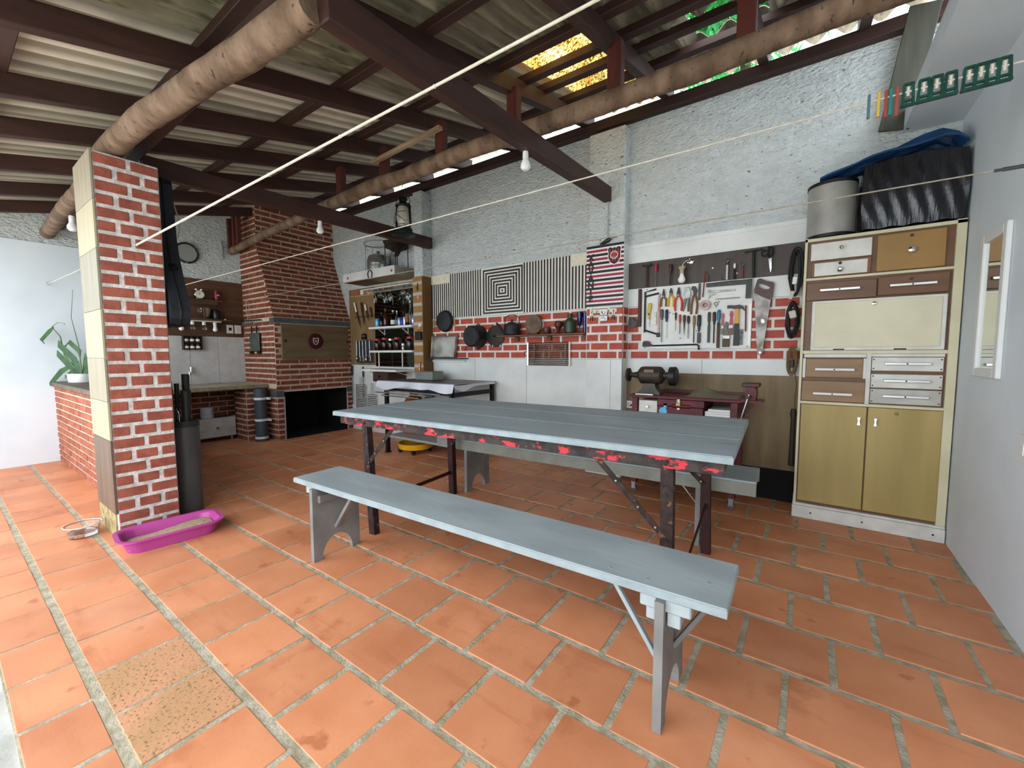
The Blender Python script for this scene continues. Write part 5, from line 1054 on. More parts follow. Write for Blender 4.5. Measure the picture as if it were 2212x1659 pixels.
# knife board
krl = obj('knife_rail', box(-5.80, -5.32, Y1 - .02, Y1 - .001, 1.762, 1.778, .002), MATS['brown_shelf_board'], label='thin wooden rail holding knives on the bar board', cat='rail')
for (x0, z0, x1, z1, hm, lb) in ((-5.785, 1.995, -5.64, 1.585, 'w', 'large knife with white handle on the knife rail'), (-5.61, 1.985, -5.545, 1.63, 'b', 'long knife with dark red handle on the knife rail'), (-5.515, 1.945, -5.435, 1.69, 'w', 'slim boning knife with white handle on the rail'), (-5.385, 1.90, -5.352, 1.72, 'b', 'small paring knife with dark red handle on the rail')):
    t = thing('kitchen_knife', lb, 'knife', (x0, Y1 - .025, z1), group='knives on the rail'); a = Vector((x0, Y1 - .026, z0)); b = Vector((x1, Y1 - .026, z1)); mid = a.lerp(b, .36 if hm == 'w' else .4)
    obj('handle', MB().beam(a, mid, .016, .028, .004, up=(1, 0, 0)), white_p if hm == 'w' else mat('dark_red_handle', '#3d120f', rough=.5), t)
    dv = (b - a).normalized(); pv = Vector((dv.z, 0, -dv.x)) * .017
    obj('blade', MB().prism([((mid + pv * .7).x, (mid + pv * .7).z), ((mid - pv * .8).x, (mid - pv * .8).z), ((mid.lerp(b, .6) - pv).x, (mid.lerp(b, .6) - pv).z), (b.x, b.z), ((mid.lerp(b, .6) + pv * .6).x, (mid.lerp(b, .6) + pv * .6).z)], Y1 - .027, Y1 - .0245, 'xz'), mat('dark_blade_steel', '#4b4641', rough=.35, metal=.8), t)
t = thing('knife_sharpener', 'black handled knife sharpener hanging on the bar board', 'sharpener', (-5.57, Y1 - .02, 1.42)); obj('body', MB().prism([(-5.625, 1.42), (-5.515, 1.42), (-5.52, 1.49), (-5.545, 1.51), (-5.595, 1.51), (-5.62, 1.49)], Y1 - .03, Y1 - .002, 'xz'), black, t); obj('slot', box(-5.595, -5.545, Y1 - .032, Y1 - .03, 1.465, 1.48), alu, t)
t = thing('utensil_rail', 'steel rail for ladles below the knife board', 'rail', (-5.57, Y1 - .03, 1.39)); obj('rail', MB().tube([(-5.79, Y1 - .03, 1.392), (-5.37, Y1 - .03, 1.405)], .005, 8).box(-5.76, -5.75, Y1 - .03, Y1 - .001, 1.386, 1.398).box(-5.40, -5.39, Y1 - .03, Y1 - .001, 1.398, 1.41), chrome, t)
for i, (x, zb, kd, lb) in enumerate(((-5.745, 1.10, 'ladle', 'steel soup ladle hanging beside the fireplace'), (-5.67, 1.085, 'turner', 'slotted steel turner hanging from the utensil rail'), (-5.59, 1.08, 'fork', 'long steel serving fork hanging from the rail'), (-5.51, 1.085, 'spoon', 'steel serving spoon hanging from the utensil rail'), (-5.42, 1.09, 'turner', 'wide steel spatula hanging next to the mirror'))):
    t = thing('serving_' + kd, lb, kd, (x, Y1 - .03, zb), group='steel utensils on the rail')
    obj('handle', MB().tube([(x, Y1 - .034, 1.40), (x, Y1 - .034, zb + .07)], .004, 6), steel, t, smooth=True)
    if kd in ('ladle', 'spoon'): obj('bowl', MB().ball((x, Y1 - .04, zb + .03), .03, 12, (1, .6, 1.2)), steel, t, smooth=True)
    else: obj('blade', box(x - .024, x + .024, Y1 - .036, Y1 - .032, zb, zb + .08, .002), steel, t)
obj('utensil_backboard', box(-5.79, -5.36, Y1 - .006, Y1 - .0005, 1.06, 1.40), mat('dark_slate_board', '#33363a', rough=.5), label='dark board behind the hanging steel utensils', cat='board')
# stickers above the knives
for x, w_, colr, lb in ((-5.79, .05, '#8a5a44', 'small brown badge sticker above the knives'), (-5.70, .06, '#a33a30', 'small red mouse-pad shaped sticker above the knives'), (-5.615, .075, '#d5d5d0', 'white pennant sticker above the knives'), (-5.45, .07, '#d9cfc8', 'round white and red sticker above the knives'), (-5.36, .07, '#b9c0c2', 'pale grey sticker above the knives by the mirror')):
    t = obj('fridge_sticker', MB().prism([(x - w_ / 2, 2.175), (x + w_ / 2, 2.175), (x + w_ / 2, 2.115), (x, 2.10 if w_ > .07 else 2.11), (x - w_ / 2, 2.115)] if 'round' not in lb else circ((x, 2.14), .034), Y1 - .004, Y1 - .0005, 'xz'), mat('sticker' + colr, colr, rough=.5), label=lb, cat='sticker', group='stickers on the bar board')
    if 'round' in lb: obj('red_disc', MB().prism(circ((x, 2.14), .02), Y1 - .006, Y1 - .004, 'xz'), redc, t)
obj('ledge_strip', box(-5.94, -5.32, Y1 - .012, Y1 - .0005, 2.085, 2.095), MATS['pale_oak_strip'], wall_back)
# grills hanging below
def grate(nm, x0, x1, z0, z1, n, lb, hz):
    t = thing(nm, lb, 'grill grate', ((x0 + x1) / 2, 3.9, z0), group='grills hanging by the fireplace')
    obj('frame', MB().tube([(x0, 3.90, z0), (x1, 3.90, z0), (x1, 3.90, z1), (x0, 3.90, z1)], .007, 6, True), steel, t)
    for i in range(1, n): z = z0 + (z1 - z0) * i / n; obj('rod', MB().tube([(x0, 3.90, z), (x1, 3.90, z)], .0065, 6), steel, t)
    obj('hanger', MB().tube([((x0 + x1) / 2 - .02, 3.90, z1), ((x0 + x1) / 2 - .02, 3.90, hz), ((x0 + x1) / 2 + .02, 3.90, hz), ((x0 + x1) / 2 + .02, 3.90, z1)], .005, 6), steel, t)
grate('grill_basket', -5.80, -5.56, .30, .72, 16, 'steel slatted grill basket hanging against the white panel', .84); grate('grill_basket', -5.50, -5.30, .32, .58, 9, 'small wire grill rack hanging next to the larger basket', .75)
t = thing('barbecue_tongs', 'long tongs with black handle hanging on the white panel', 'tongs', (-5.61, 3.9, .72)); obj('handle', box(-5.625, -5.60, 3.895, 3.91, .84, 1.0, .004), black, t); obj('arm', box(-5.618, -5.607, 3.9, 3.906, .52, .84), steel, t)
t = thing('barbecue_skewer', 'long skewer with black handle hanging against the brick fireplace', 'skewer', (-5.90, 3.9, .72)); obj('handle', box(-5.915, -5.885, 3.895, 3.912, .86, 1.02, .004), black, t); obj('blade', box(-5.906, -5.894, 3.9, 3.906, .40, .86), steel, t)
# storage shelf above the bar
ss = thing('storage_shelf', 'white boxed storage shelf with horseshoe above the bar', 'shelf', (-4.95, 3.75, 2.22))
obj('front_board', box(-5.54, -4.40, 3.565, 3.58, 2.225, 2.345, .002), mat('white_box_board', '#c9cac6', '#bdbeba', scale=6, rough=.5), ss); obj('end_board', box(-4.412, -4.40, 3.58, YB - .002, 2.225, 2.345), mat('tan_end_board', '#8d8474', '#7c7363', scale=6, rough=.6), ss)
obj('bottom_board', box(-5.54, -5.0, 3.58, YB - .002, 2.225, 2.238), MATS['brown_shelf_board'], ss); obj('bottom_board', box(-4.998, -4.412, 3.58, YB - .002, 2.225, 2.238), mat('pinkish_board', '#a08a7c', '#8f7a6c', scale=6, rough=.6), ss)
obj('trim_strip', box(-5.54, -4.40, 3.56, 3.565, 2.222, 2.23), cream, ss)
for x in (-5.42, -4.45): obj('round_badge', MB().lathe([(.018, 0), (.017, .004)], (x, 3.565, 2.28), 'y', 14), redc, ss)
obj('horseshoe', MB().tube([(-4.93, 3.557, 2.232), (-4.945, 3.557, 2.275)] + [(-4.898 + .046 * math.cos(a), 3.557, 2.285 + .046 * math.sin(a)) for a in [math.pi - math.pi * i / 10 for i in range(11)]] + [(-4.85, 3.557, 2.275), (-4.862, 3.557, 2.232)], .007, 8), black, smooth=True, label='black iron horseshoe nailed to the storage shelf front', cat='horseshoe')
t = thing('gas_canister', 'shiny steel gas canister standing on the storage shelf', 'gas canister', (-4.93, 3.66, 2.24))
obj('tank', MB().lathe([(.06, .0), (.11, .025), (.15, .06), (.156, .16), (.156, .195), (.151, .20), (.156, .205), (.156, .26), (.135, .315), (.075, .345), (.035, .35)], (-4.955, 3.75, 2.24), 'z', 32), mat('polished_tank_steel', '#b9bab8', rough=.22, metal=.9), t, smooth=True)
obj('valve', MB().lathe([(.018, 0), (.018, .02), (.032, .022), (.032, .035)], (-4.955, 3.75, 2.59), 'z', 14), chrome, t, smooth=True); obj('foot_ring', MB().lathe([(.12, 0), (.13, .03)], (-4.955, 3.75, 2.24), 'z', 28, False), chrome, t, smooth=True)
def wire_stand(nm, cx, cy, r_, zt, lb, mt, ky=1.0, ang=(.6, 2.4, 3.9, 5.5)):
    t = thing(nm, lb, 'stand', (cx, cy, 2.24)); obj('ring', MB().tube([(cx + r_ * math.cos(a), cy + r_ * ky * math.sin(a), zt) for a in [2 * math.pi * i / 24 for i in range(24)]], .008, 6, True), mt, t, smooth=True)
    for a in ang: obj('leg', MB().tube([(cx + r_ * math.cos(a), cy + r_ * ky * math.sin(a), zt), (cx + r_ * 1.04 * math.cos(a), cy + r_ * ky * math.sin(a), 2.24)], .006, 6), mt, t)
    return t
wire_stand('wire_cooker_stand', -4.955, 3.75, .225, 2.73, 'thin steel wire cooker stand over the gas canister', steel, .75, (.35, 2.79, 3.49, 5.93))
wire_stand('tripod_cooker_stand', -4.575, 3.755, .15, 2.63, 'dark iron cooker stand with four legs on the storage shelf', iron)
t = thing('gas_burner_ring', 'old dark cast iron gas burner resting on the cooker stand', 'burner', (-4.58, 3.75, 2.5)); obj('burner_bowl', MB().lathe([(.05, -.12), (.10, -.09), (.16, -.02), (.175, 0), (.16, .006), (.10, -.03)], (-4.575, 3.755, 2.69), 'z', 28), mat('burner_iron', '#3a2c26', '#231b18', scale=10, rough=.55, metal=.4), t, smooth=True)
obj('gas_inlet', MB().tube([(-4.575, 3.745, 2.555), (-4.54, 3.70, 2.50), (-4.47, 3.69, 2.50), (-4.43, 3.68, 2.53)], .014, 8), MATS['burner_iron'], t, smooth=True)
# ------------------------------------------------------------------ tool board
tbd = thing('tool_board', 'white tool board hung with hand tools over the brick band', 'tool board', (-.835, Y1, 1.235))
obj('board', box(-1.288, -.384, Y1 - .014, Y1 - .002, 1.237, 1.803, .002), mat('white_tool_board', '#d9d9d4', '#cfcfca', scale=8, rough=.5), tbd)
for (x, z) in ((-1.24, 1.785), (-.41, 1.25), (-1.25, 1.25), (-.63, 1.63), (-1.03, 1.56), (-.80, 1.39), (-.935, 1.33), (-1.0, 1.55)): obj('peg', MB().lathe([(.004, 0), (.004, .012)], (x, Y1 - .014, z), 'y', 8), iron, tbd)
TY = Y1 - .030
blk_p = mat('black_rubber', '#17181a', rough=.5); tst = mat('tool_steel', '#8d8c88', '#6b6a66', scale=20, rough=.35, metal=.8); dst = mat('dark_tool_steel', '#2b2a28', '#3a3835', scale=16, rough=.45, metal=.5)
def col(h): return mat('plastic' + h, h, rough=.4)
G1 = 'tools on the white board'
def driver(nm, lb, cat, x, zt, zm, zb, hw, hc, sm=None, sw=.004, dx=0.0, flare=1.0, grp=G1):
    t = thing(nm, lb, cat, (x, TY, zb), group=grp)
    obj('handle', MB().lathe([(hw * .6, 0), (hw, -.012), (hw, -(zt - zm) * .7), (hw * .6, -(zt - zm) * .85), (hw * .75, -(zt - zm))], (x, TY, zt), 'z', 12), hc if not isinstance(hc, str) else col(hc), t, smooth=True)
    obj('shaft', MB().tube([(x, TY, zm), (x + dx, TY, zb)], [sw, sw * flare], 8), sm or tst, t, smooth=True)
    return t
driver('screwdriver', 'long screwdriver with thick brown handle hung next to the hacksaw', 'screwdriver', -1.097, 1.595, 1.50, 1.297, .014, '#5b4a40')
driver('screwdriver', 'screwdriver with dark blue handle and bright tip', 'screwdriver', -1.055, 1.59, 1.48, 1.332, .013, '#1c2450', chrome)
driver('screwdriver', 'small thin screwdriver with black handle below the pliers', 'screwdriver', -.976, 1.56, 1.49, 1.396, .008, '#15161a', tst, .002)
driver('screwdriver', 'short screwdriver with orange red handle', 'screwdriver', -.940, 1.54, 1.46, 1.368, .010, '#a8431f')
driver('awl', 'brown handled awl with a pointed tip next to the orange screwdriver', 'awl', -.9025, 1.533, 1.455, 1.355, .012, '#4a3626', dst, .006, 0, .2)
driver('screwdriver', 'screwdriver with dark brown handle beside the awl', 'screwdriver', -.868, 1.524, 1.455, 1.327, .012, '#2f2621', tst)
driver('screwdriver', 'screwdriver with amber and brown banded handle', 'screwdriver', -.8215, 1.525, 1.42, 1.288, .011, '#8d6a2a', dst, .004)
t = driver('paint_scraper', 'dark handled scraper with a broad black blade', 'scraper', -.780, 1.527, 1.40, 1.38, .016, '#2b2d2b', dst, .006); obj('blade', box(-.793, -.765, TY - .003, TY + .003, 1.283, 1.375, .002), dst, t)
t = driver('file', 'flat file with olive handle right of the scraper'.replace('right of', 'beside'), 'file', -.7015, 1.547, 1.44, 1.43, .012, '#4a4432', dst, .006); obj('file_blade', box(-.711, -.692, TY - .003, TY + .003, 1.286, 1.435, .002), dst, t)
driver('file', 'round file with dark brown wooden handle', 'file', -.661, 1.546, 1.44, 1.281, .013, '#35221c', dst, .005)
t = driver('rasp', 'long brown rasp with blue rubber handle', 'rasp', -.626, 1.562, 1.452, 1.44, .014, '#2f6f96', dst, .008); obj('rasp_blade', box(-.638, -.615, TY - .004, TY + .004, 1.24, 1.45, .002), mat('brown_rasp', '#4a332a', rough=.6, metal=.3), t)
def brush(x, zt, zf, zb, hw, hc, bw, bc, lb):
    t = thing('paint_brush', lb, 'paint brush', (x, TY, zb), group=G1)
    obj('handle', MB().prism([(x - hw * .5, zt), (x + hw * .5, zt), (x + hw, zt - .03), (x + hw * .6, (zt + zf) / 2), (x + bw * .8, zf), (x - bw * .8, zf), (x - hw * .6, (zt + zf) / 2), (x - hw, zt - .03)], TY - .006, TY + .006, 'xz'), col(hc), t)
    obj('ferrule', box(x - bw, x + bw, TY - .008, TY + .008, zf - .03, zf, .002), tst, t); obj('bristles', box(x - bw * .95, x + bw * .95, TY - .006, TY + .006, zb, zf - .03, .002), mat('bristle' + bc, bc, rough=.9, bump=.5, bscale=90, stretch=(4, 1, .3)), t)
brush(-.596, 1.53, 1.43, 1.354, .010, '#9c3a34', .011, '#8a7656', 'narrow brush with a hooked red handle')
brush(-.566, 1.457, 1.345, 1.247, .014, '#4f4c44', .029, '#5d5344', 'wide grey paint brush below the hammer')
brush(-.532, 1.545, 1.43, 1.349, .013, '#a81c3c', .018, '#7c6a50', 'paint brush with a crimson handle beside the hammer')
t = thing('claw_hammer', 'claw hammer with yellow and black handle on the tool board', 'hammer', (-.49, TY, 1.255), group=G1)
obj('grip', MB().prism([(-.506, 1.44), (-.474, 1.44), (-.466, 1.30), (-.468, 1.258), (-.512, 1.258), (-.510, 1.30)], TY - .012, TY + .012, 'xz'), blk_p, t); obj('shaft', MB().prism([(-.505, 1.56), (-.477, 1.56), (-.474, 1.44), (-.506, 1.44)], TY - .010, TY + .010, 'xz'), col('#c08a18'), t)
obj('hammer_head', MB().prism([(-.563, 1.592), (-.535, 1.592), (-.515, 1.588), (-.47, 1.592), (-.445, 1.575), (-.432, 1.54), (-.44, 1.543), (-.455, 1.562), (-.475, 1.562), (-.515, 1.56), (-.535, 1.568), (-.563, 1.568)], TY - .014, TY + .014, 'xz'), dst, t)
obj('pencil', MB().tube([(-.428, TY, 1.584), (-.424, TY, 1.374)], .0055, 6), col('#7c1f2e'), label='dark red carpenter pencil hanging on the tool board', cat='pencil', group=G1)
obj('white_ruler', box(-.409, -.387, Y1 - .019, Y1 - .015, 1.262, 1.597, .001), col('#e4e4e0'), label='white plastic ruler at the edge of the tool board', cat='ruler', group=G1)
obj('black_blade', MB().prism([(-.465, 1.393), (-.442, 1.393), (-.445, 1.262), (-.462, 1.266)], TY, TY + .004, 'xz'), mat('marbled_black', '#1d1d1c', '#6b6a66', scale=40, rough=.4), label='black patterned knife sheath next to the hammer handle', cat='sheath', group=G1)
def pliers(x, zt, zp, zb, sp_, hc, jm, jw, lb, nm='pliers'):
    t = thing(nm, lb, 'pliers', (x, TY, zb), group=G1)
    obj('jaws', MB().prism([(x - jw * .25, zt), (x + jw * .25, zt), (x + jw, zp + .02), (x + jw * .8, zp - .01), (x - jw * .8, zp - .01), (x - jw, zp + .02)], TY - .006, TY + .006, 'xz'), jm, t)
    obj('pivot', MB().lathe([(jw * .5, 0), (jw * .45, .003)], (x, TY - .006, zp), 'y', 12), tst, t)
    for s_ in (-1, 1): obj('grip', MB().tube([(x + s_ * jw * .5, TY, zp - .005), (x + s_ * sp_ * .95, TY, zp - (zp - zb) * .35), (x + s_ * sp_, TY, zp - (zp - zb) * .7), (x + s_ * sp_ * .85, TY, zb)], [.006, .009, .009, .007], 8), hc if not isinstance(hc, str) else col(hc), t, smooth=True)
pliers(-1.086, 1.775, 1.71, 1.618, .024, '#6b5a1c', dst, .012, 'needle nose pliers with yellow and brown grips'); pliers(-1.022, 1.777, 1.725, 1.614, .024, '#d3a516', dst, .014, 'side cutters with bright yellow grips')
pliers(-.956, 1.778, 1.71, 1.57, .030, '#c8331c', dst, .016, 'combination pliers with orange red grips')
t = thing('locking_pliers', 'worn silver locking pliers between red pliers and pipe wrench', 'locking pliers', (-.89, TY, 1.56), group=G1)
obj('head', MB().prism([(-.905, 1.775), (-.872, 1.775), (-.855, 1.72), (-.86, 1.68), (-.90, 1.67), (-.915, 1.71)], TY - .008, TY + .008, 'xz'), tst, t); obj('grip', MB().tube([(-.895, TY, 1.68), (-.905, TY, 1.62), (-.918, TY, 1.565)], [.010, .009, .006], 8), tst, t, smooth=True); obj('grip', MB().tube([(-.868, TY, 1.68), (-.872, TY, 1.62), (-.872, TY, 1.56)], [.010, .009, .008], 8), tst, t, smooth=True)
t = thing('water_pump_pliers', 'long water pump pliers with brown grips', 'pliers', (-.83, TY, 1.535), group=G1)
obj('head', MB().prism([(-.845, 1.775), (-.82, 1.775), (-.800, 1.74), (-.81, 1.70), (-.83, 1.69), (-.835, 1.735), (-.85, 1.75)], TY - .008, TY + .008, 'xz'), dst, t)
for x0, x1 in ((-.832, -.849), (-.815, -.806)): obj('grip', MB().tube([(x0, TY, 1.70), ((x0 + x1) / 2 + (.012 if x0 > -.82 else -.006), TY, 1.62), (x1, TY, 1.535)], [.008, .009, .008], 8), col('#7a4a22'), t, smooth=True)
obj('spirit_level_stick', box(-.793, -.777, TY - .005, TY + .005, 1.655, 1.797, .002), mat('black_scale_stick', '#1f2420', '#4a5348', scale=50, rough=.5), label='short black marked stick beside the long pliers', cat='gauge', group=G1)
obj('red_probe', MB().tube([(-.742, TY, 1.902), (-.757, TY, 1.678)], .005, 6), col('#7a2a2a'), label='thin red handled probe leaning over the board edge', cat='probe', group=G1)
t = thing('try_square', 'dark steel try square in the upper corner of the tool board', 'try square', (-.55, TY, 1.64), group=G1)
obj('beam', MB().prism([(-.733, 1.784), (-.395, 1.793), (-.43, 1.755), (-.73, 1.757)], TY - .006, TY + .006, 'xz'), mat('square_dark', '#2c2f2a', '#3a3d36', scale=30, rough=.5), t); obj('blade', MB().prism([(-.432, 1.757), (-.395, 1.79), (-.395, 1.64), (-.434, 1.64)], TY - .004, TY + .004, 'xz'), MATS['square_dark'], t); obj('edge', MB().tube([(-.392, TY, 1.795), (-.392, TY, 1.638)], .004, 6).tube([(-.733, TY, 1.787), (-.395, TY, 1.797)], .003, 6), chrome, t)
t = thing('vernier_caliper', 'steel sliding caliper hung flat under the try square', 'caliper', (-.62, TY, 1.66), group=G1)
obj('beam', MB().beam((-.722, TY, 1.718), (-.512, TY, 1.716), .004, .014, .001), tst, t); obj('jaw', MB().prism([(-.722, 1.735), (-.71, 1.738), (-.70, 1.722), (-.722, 1.71)], TY - .004, TY + .004, 'xz').prism([(-.712, 1.698), (-.66, 1.70), (-.665, 1.69), (-.70, 1.685), (-.706, 1.66), (-.712, 1.66)], TY - .004, TY + .004, 'xz'), tst, t)
obj('marking_pen', MB().lathe([(.002, 0), (.005, .02), (.006, .12), (.005, .185)], (-.66, TY, 1.651), 'x', 8), alu, label='silver pen lying on the tool board below the caliper', cat='pen', group=G1)
t = thing('adhesive_tape_roll', 'roll of brown tape hung in the middle of the board', 'tape roll', (-.735, TY, 1.57), group=G1); obj('tape', MB().lathe([(.020, -.01), (.042, -.01), (.042, .01), (.020, .01), (.020, -.01)], (-.735, TY, 1.607), 'y', 28, False), mat('tape_clear_brown', '#9a7b70', '#bda89a', scale=12, rough=.3), t, smooth=True); obj('core', MB().lathe([(.012, -.008), (.020, -.008), (.020, .008), (.012, .008), (.012, -.008)], (-.735, TY, 1.607), 'y', 20, False), col('#6b3f35'), t, smooth=True)
obj('key_ring_hook', MB().tube(arc((-.651, 1.612), .014, 0, 360, 14, 'xz', TY)[:-1], .003, 6, True).tube([(-.651, TY, 1.598), (-.648, TY, 1.578)], .002, 6), tst, label='small steel eye ring beside the tape roll', cat='ring', group=G1)
t = thing('hacksaw', 'black framed hacksaw hanging at the axe side of the board', 'hacksaw', (-1.19, TY, 1.345), group=G1)
obj('frame', MB().tube([(-1.155, TY, 1.78), (-1.253, TY, 1.762), (-1.253, TY, 1.39)], .008, 8).tube([(-1.245, TY, 1.722), (-1.13, TY, 1.742)], .008, 8).tube([(-1.25, TY, 1.41), (-1.14, TY, 1.372)], .008, 8), blk_p, t, smooth=True)
obj('saw_blade', box(-1.133, -1.117, TY - .002, TY + .002, 1.38, 1.735), mat('grey_saw_blade', '#7a7876', '#8d4a44', scale=9, rough=.4, metal=.6), t); obj('tension_nut', box(-1.142, -1.112, TY - .008, TY + .008, 1.345, 1.385, .003), blk_p, t)
t = thing('utility_knife', 'yellow and black utility knife inside the hacksaw frame', 'utility knife', (-1.21, TY, 1.44), group=G1); obj('body', MB().prism([(-1.222, 1.655), (-1.20, 1.66), (-1.19, 1.64), (-1.205, 1.56), (-1.205, 1.51), (-1.222, 1.51), (-1.228, 1.58)], TY - .007, TY + .007, 'xz'), col('#b59a2a'), t); obj('slider', box(-1.22, -1.206, TY - .010, TY - .006, 1.55, 1.565), blk_p, t); obj('blade', box(-1.217, -1.209, TY - .001, TY + .001, 1.44, 1.51), tst, t)
obj('steel_scale', box(-1.171, -1.148, TY, TY + .004, 1.459, 1.575), mat('etched_steel', '#a9a698', '#8b887b', scale=60, rough=.4, metal=.5), label='short etched steel rule inside the hacksaw frame', cat='rule', group=G1)
t = thing('tape_measure', 'black and red tape measure in the lower corner of the board', 'tape measure', (-1.23, TY, 1.258), group=G1); obj('case', MB().prism([(-1.265, 1.258), (-1.20, 1.258), (-1.198, 1.29), (-1.21, 1.308), (-1.25, 1.312), (-1.265, 1.295)], TY - .014, TY + .010, 'xz'), blk_p, t); obj('red_trim', MB().tube([(-1.198, TY - .014, 1.26), (-1.197, TY - .014, 1.29), (-1.21, TY - .014, 1.309)], .004, 6), redc, t)
obj('allen_wrench', MB().tube([(-1.19, TY, 1.275), (-1.175, TY, 1.266), (-.80, TY, 1.272), (-.785, TY, 1.268), (-.778, TY, 1.255), (-.777, TY, 1.225)], .007, 8), blk_p, smooth=True, label='long black bent bar along the bottom of the tool board', cat='bar', group=G1)
# axe and saw beside the board
t = thing('hatchet', 'small hatchet with dark wooden handle hanging head down by the pilaster', 'hatchet', (-1.31, TY, 1.44)); obj('handle', box(-1.316, -1.288, TY - .008, TY + .012, 1.446, 1.795, .004), wood('dark_handle_wood', '#4a2a20', '#371d16', 'z'), t); obj('axe_head', MB().prism([(-1.316, 1.455), (-1.316, 1.50), (-1.345, 1.505), (-1.36, 1.53), (-1.40, 1.545), (-1.405, 1.45), (-1.36, 1.44)], TY - .010, TY + .012, 'xz'), dst, t)
t = thing('hand_saw', 'large rusty hand saw with dark red wooden handle beside the tool board', 'saw', (-.31, TY, 1.18))
hp_ = [(-.352, 1.785), (-.33, 1.79), (-.29, 1.765), (-.243, 1.752), (-.238, 1.735), (-.247, 1.63), (-.262, 1.615), (-.31, 1.64), (-.372, 1.68), (-.374, 1.70)]
def ring_prism(outer, inner, d0, d1):
    bm = bmesh.new(); mb = MB()
    n = 48
    def samp(P, k):
        cx = sum(p[0] for p in inner) / len(inner); cz = sum(p[1] for p in inner) / len(inner); out = []
        for i in range(k):
            a = 2 * math.pi * i / k; d = (math.cos(a), math.sin(a)); best = 0
            for j in range(len(P)):
                p, q = P[j], P[(j + 1) % len(P)]; ex, ez = q[0] - p[0], q[1] - p[1]; det = d[0] * -ez + ex * d[1]
                if abs(det) < 1e-12: continue
                tx, tz = p[0] - cx, p[1] - cz; tt = (tx * -ez + ex * tz) / det; uu = (d[0] * tz - d[1] * tx) / det
                if tt > 0 and -1e-6 <= uu <= 1 + 1e-6: best = max(best, tt)
            out.append((cx + d[0] * best, cz + d[1] * best))
        return out
    bm.free(); A, B = samp(outer, n), samp(inner, n)
    V = [(p[0], d, p[1]) for d in (d0, d1) for P in (A, B) for p in P]; F = []
    for i in range(n):
        j = (i + 1) % n
        F += [(i, j, n + j, n + i), (2 * n + i, 3 * n + i, 3 * n + j, 2 * n + j), (i, 2 * n + i, 2 * n + j, j), (n + i, n + j, 3 * n + j, 3 * n + i)]
    return mb.add(V, F)
obj('handle', ring_prism(hp_, [(-.345, 1.752), (-.325, 1.748), (-.285, 1.728), (-.263, 1.712), (-.275, 1.698), (-.31, 1.705), (-.343, 1.727)], TY - .010, TY + .010), mat('dark_red_varnish', '#4a1c18', '#3a1512', scale=8, rough=.4), t)
obj('saw_blade', MB().prism([(-.374, 1.69), (-.31, 1.648), (-.255, 1.63), (-.30, 1.19), (-.315, 1.182), (-.335, 1.188)], TY - .002, TY + .002, 'xz'), mat('rust_speckled_blade', '#6f6c68', '#4a443e', scale=10, rough=.35, metal=.8, spots='#b5b3ae', sscale=18, sthr=.64), t)
obj('hanging_hole_hook', MB().lathe([(.012, 0), (.008, .01)], (-.315, TY - .002, 1.20), 'y', 10), chrome, t)
# tools tucked behind the board on the dark strip
G2 = 'tools on the dark strip above the board'
t = thing('tack_hammer', 'small tack hammer with dark handle behind the board top edge', 'hammer', (-1.243, TY, 1.80), group=G2); obj('handle', MB().tube([(-1.243, TY, 1.995), (-1.243, TY, 1.806)], .009, 8), MATS['dark_handle_wood'], t); obj('head', MB().lathe([(.004, -.045), (.009, -.03), (.009, .02), (.012, .025), (.012, .038)], (-1.243, TY, 2.006), 'x', 10), dst, t)
driver('screwdriver', 'screwdriver with crimson handle upright on the dark strip', 'screwdriver', -1.160, 2.015, 1.935, 1.806, .012, '#a01d36', tst, .0035, 0, 1, G2); driver('screwdriver', 'screwdriver with dark maroon handle next to the swivel lamp', 'screwdriver', -1.031, 1.992, 1.905, 1.806, .013, '#46151a', dst, .0055, 0, 1, G2)
t = thing('swivel_wall_lamp', 'bare bulb wall lamp with chrome swivel on the dark strip', 'wall lamp', (-.90, Y1 - .04, 1.81))
obj('wall_rose', MB().lathe([(.03, 0), (.028, .012), (.012, .02)], (-.868, Y1 - .001, 1.997), 'y', 18), chrome, t, smooth=True); obj('arm', MB().tube([(-.868, Y1 - .02, 1.997), (-.885, Y1 - .06, 1.995), (-.915, Y1 - .07, 1.975), (-.923, Y1 - .07, 1.945)], .008, 8), chrome, t, smooth=True)
obj('lamp_holder', MB().lathe([(.028, .0), (.03, -.012), (.018, -.03), (.018, -.06)], (-.924, Y1 - .07, 1.948), 'z', 16), mat('aged_brass_white', '#a8977a', rough=.4), t, smooth=True); obj('bulb', MB().lathe([(.014, 0), (.018, -.02), (.031, -.045), (.03, -.062), (.018, -.078), (.002, -.082)], (-.924, Y1 - .07, 1.888), 'z', 18), lampg, t, smooth=True)
obj('awl_needle', MB().tube([(-.727, TY, 1.865), (-.726, TY, 1.806)], .006, 6), tst, label='short steel bit standing behind the board edge', cat='drill bit', group=G2)
obj('hex_key', MB().tube([(-.652, TY, 1.856), (-.625, TY, 1.83), (-.621, TY, 1.806)], .004, 6), tst, label='small hex key bent over the board edge', cat='hex key', group=G2)
driver('voltage_tester', 'clear tester screwdriver with red tip on the dark strip', 'tester', -.575, 1.98, 1.925, 1.806, .011, glass('tester_clear', '#cfd2d0'), col('#c9c4c0'), .008, 0, 1, G2)
driver('marker_pen', 'black marker with white cap behind the try square', 'marker', -.520, 1.932, 1.89, 1.806, .009, '#dcdcd8', blk_p, .008, 0, 1, G2)
driver('voltage_tester', 'second clear tester screwdriver with striped body on the dark strip', 'tester', -.463, 1.935, 1.88, 1.806, .009, MATS['tester_clear'], col('#8f2a34'), .006, 0, 1, G2)
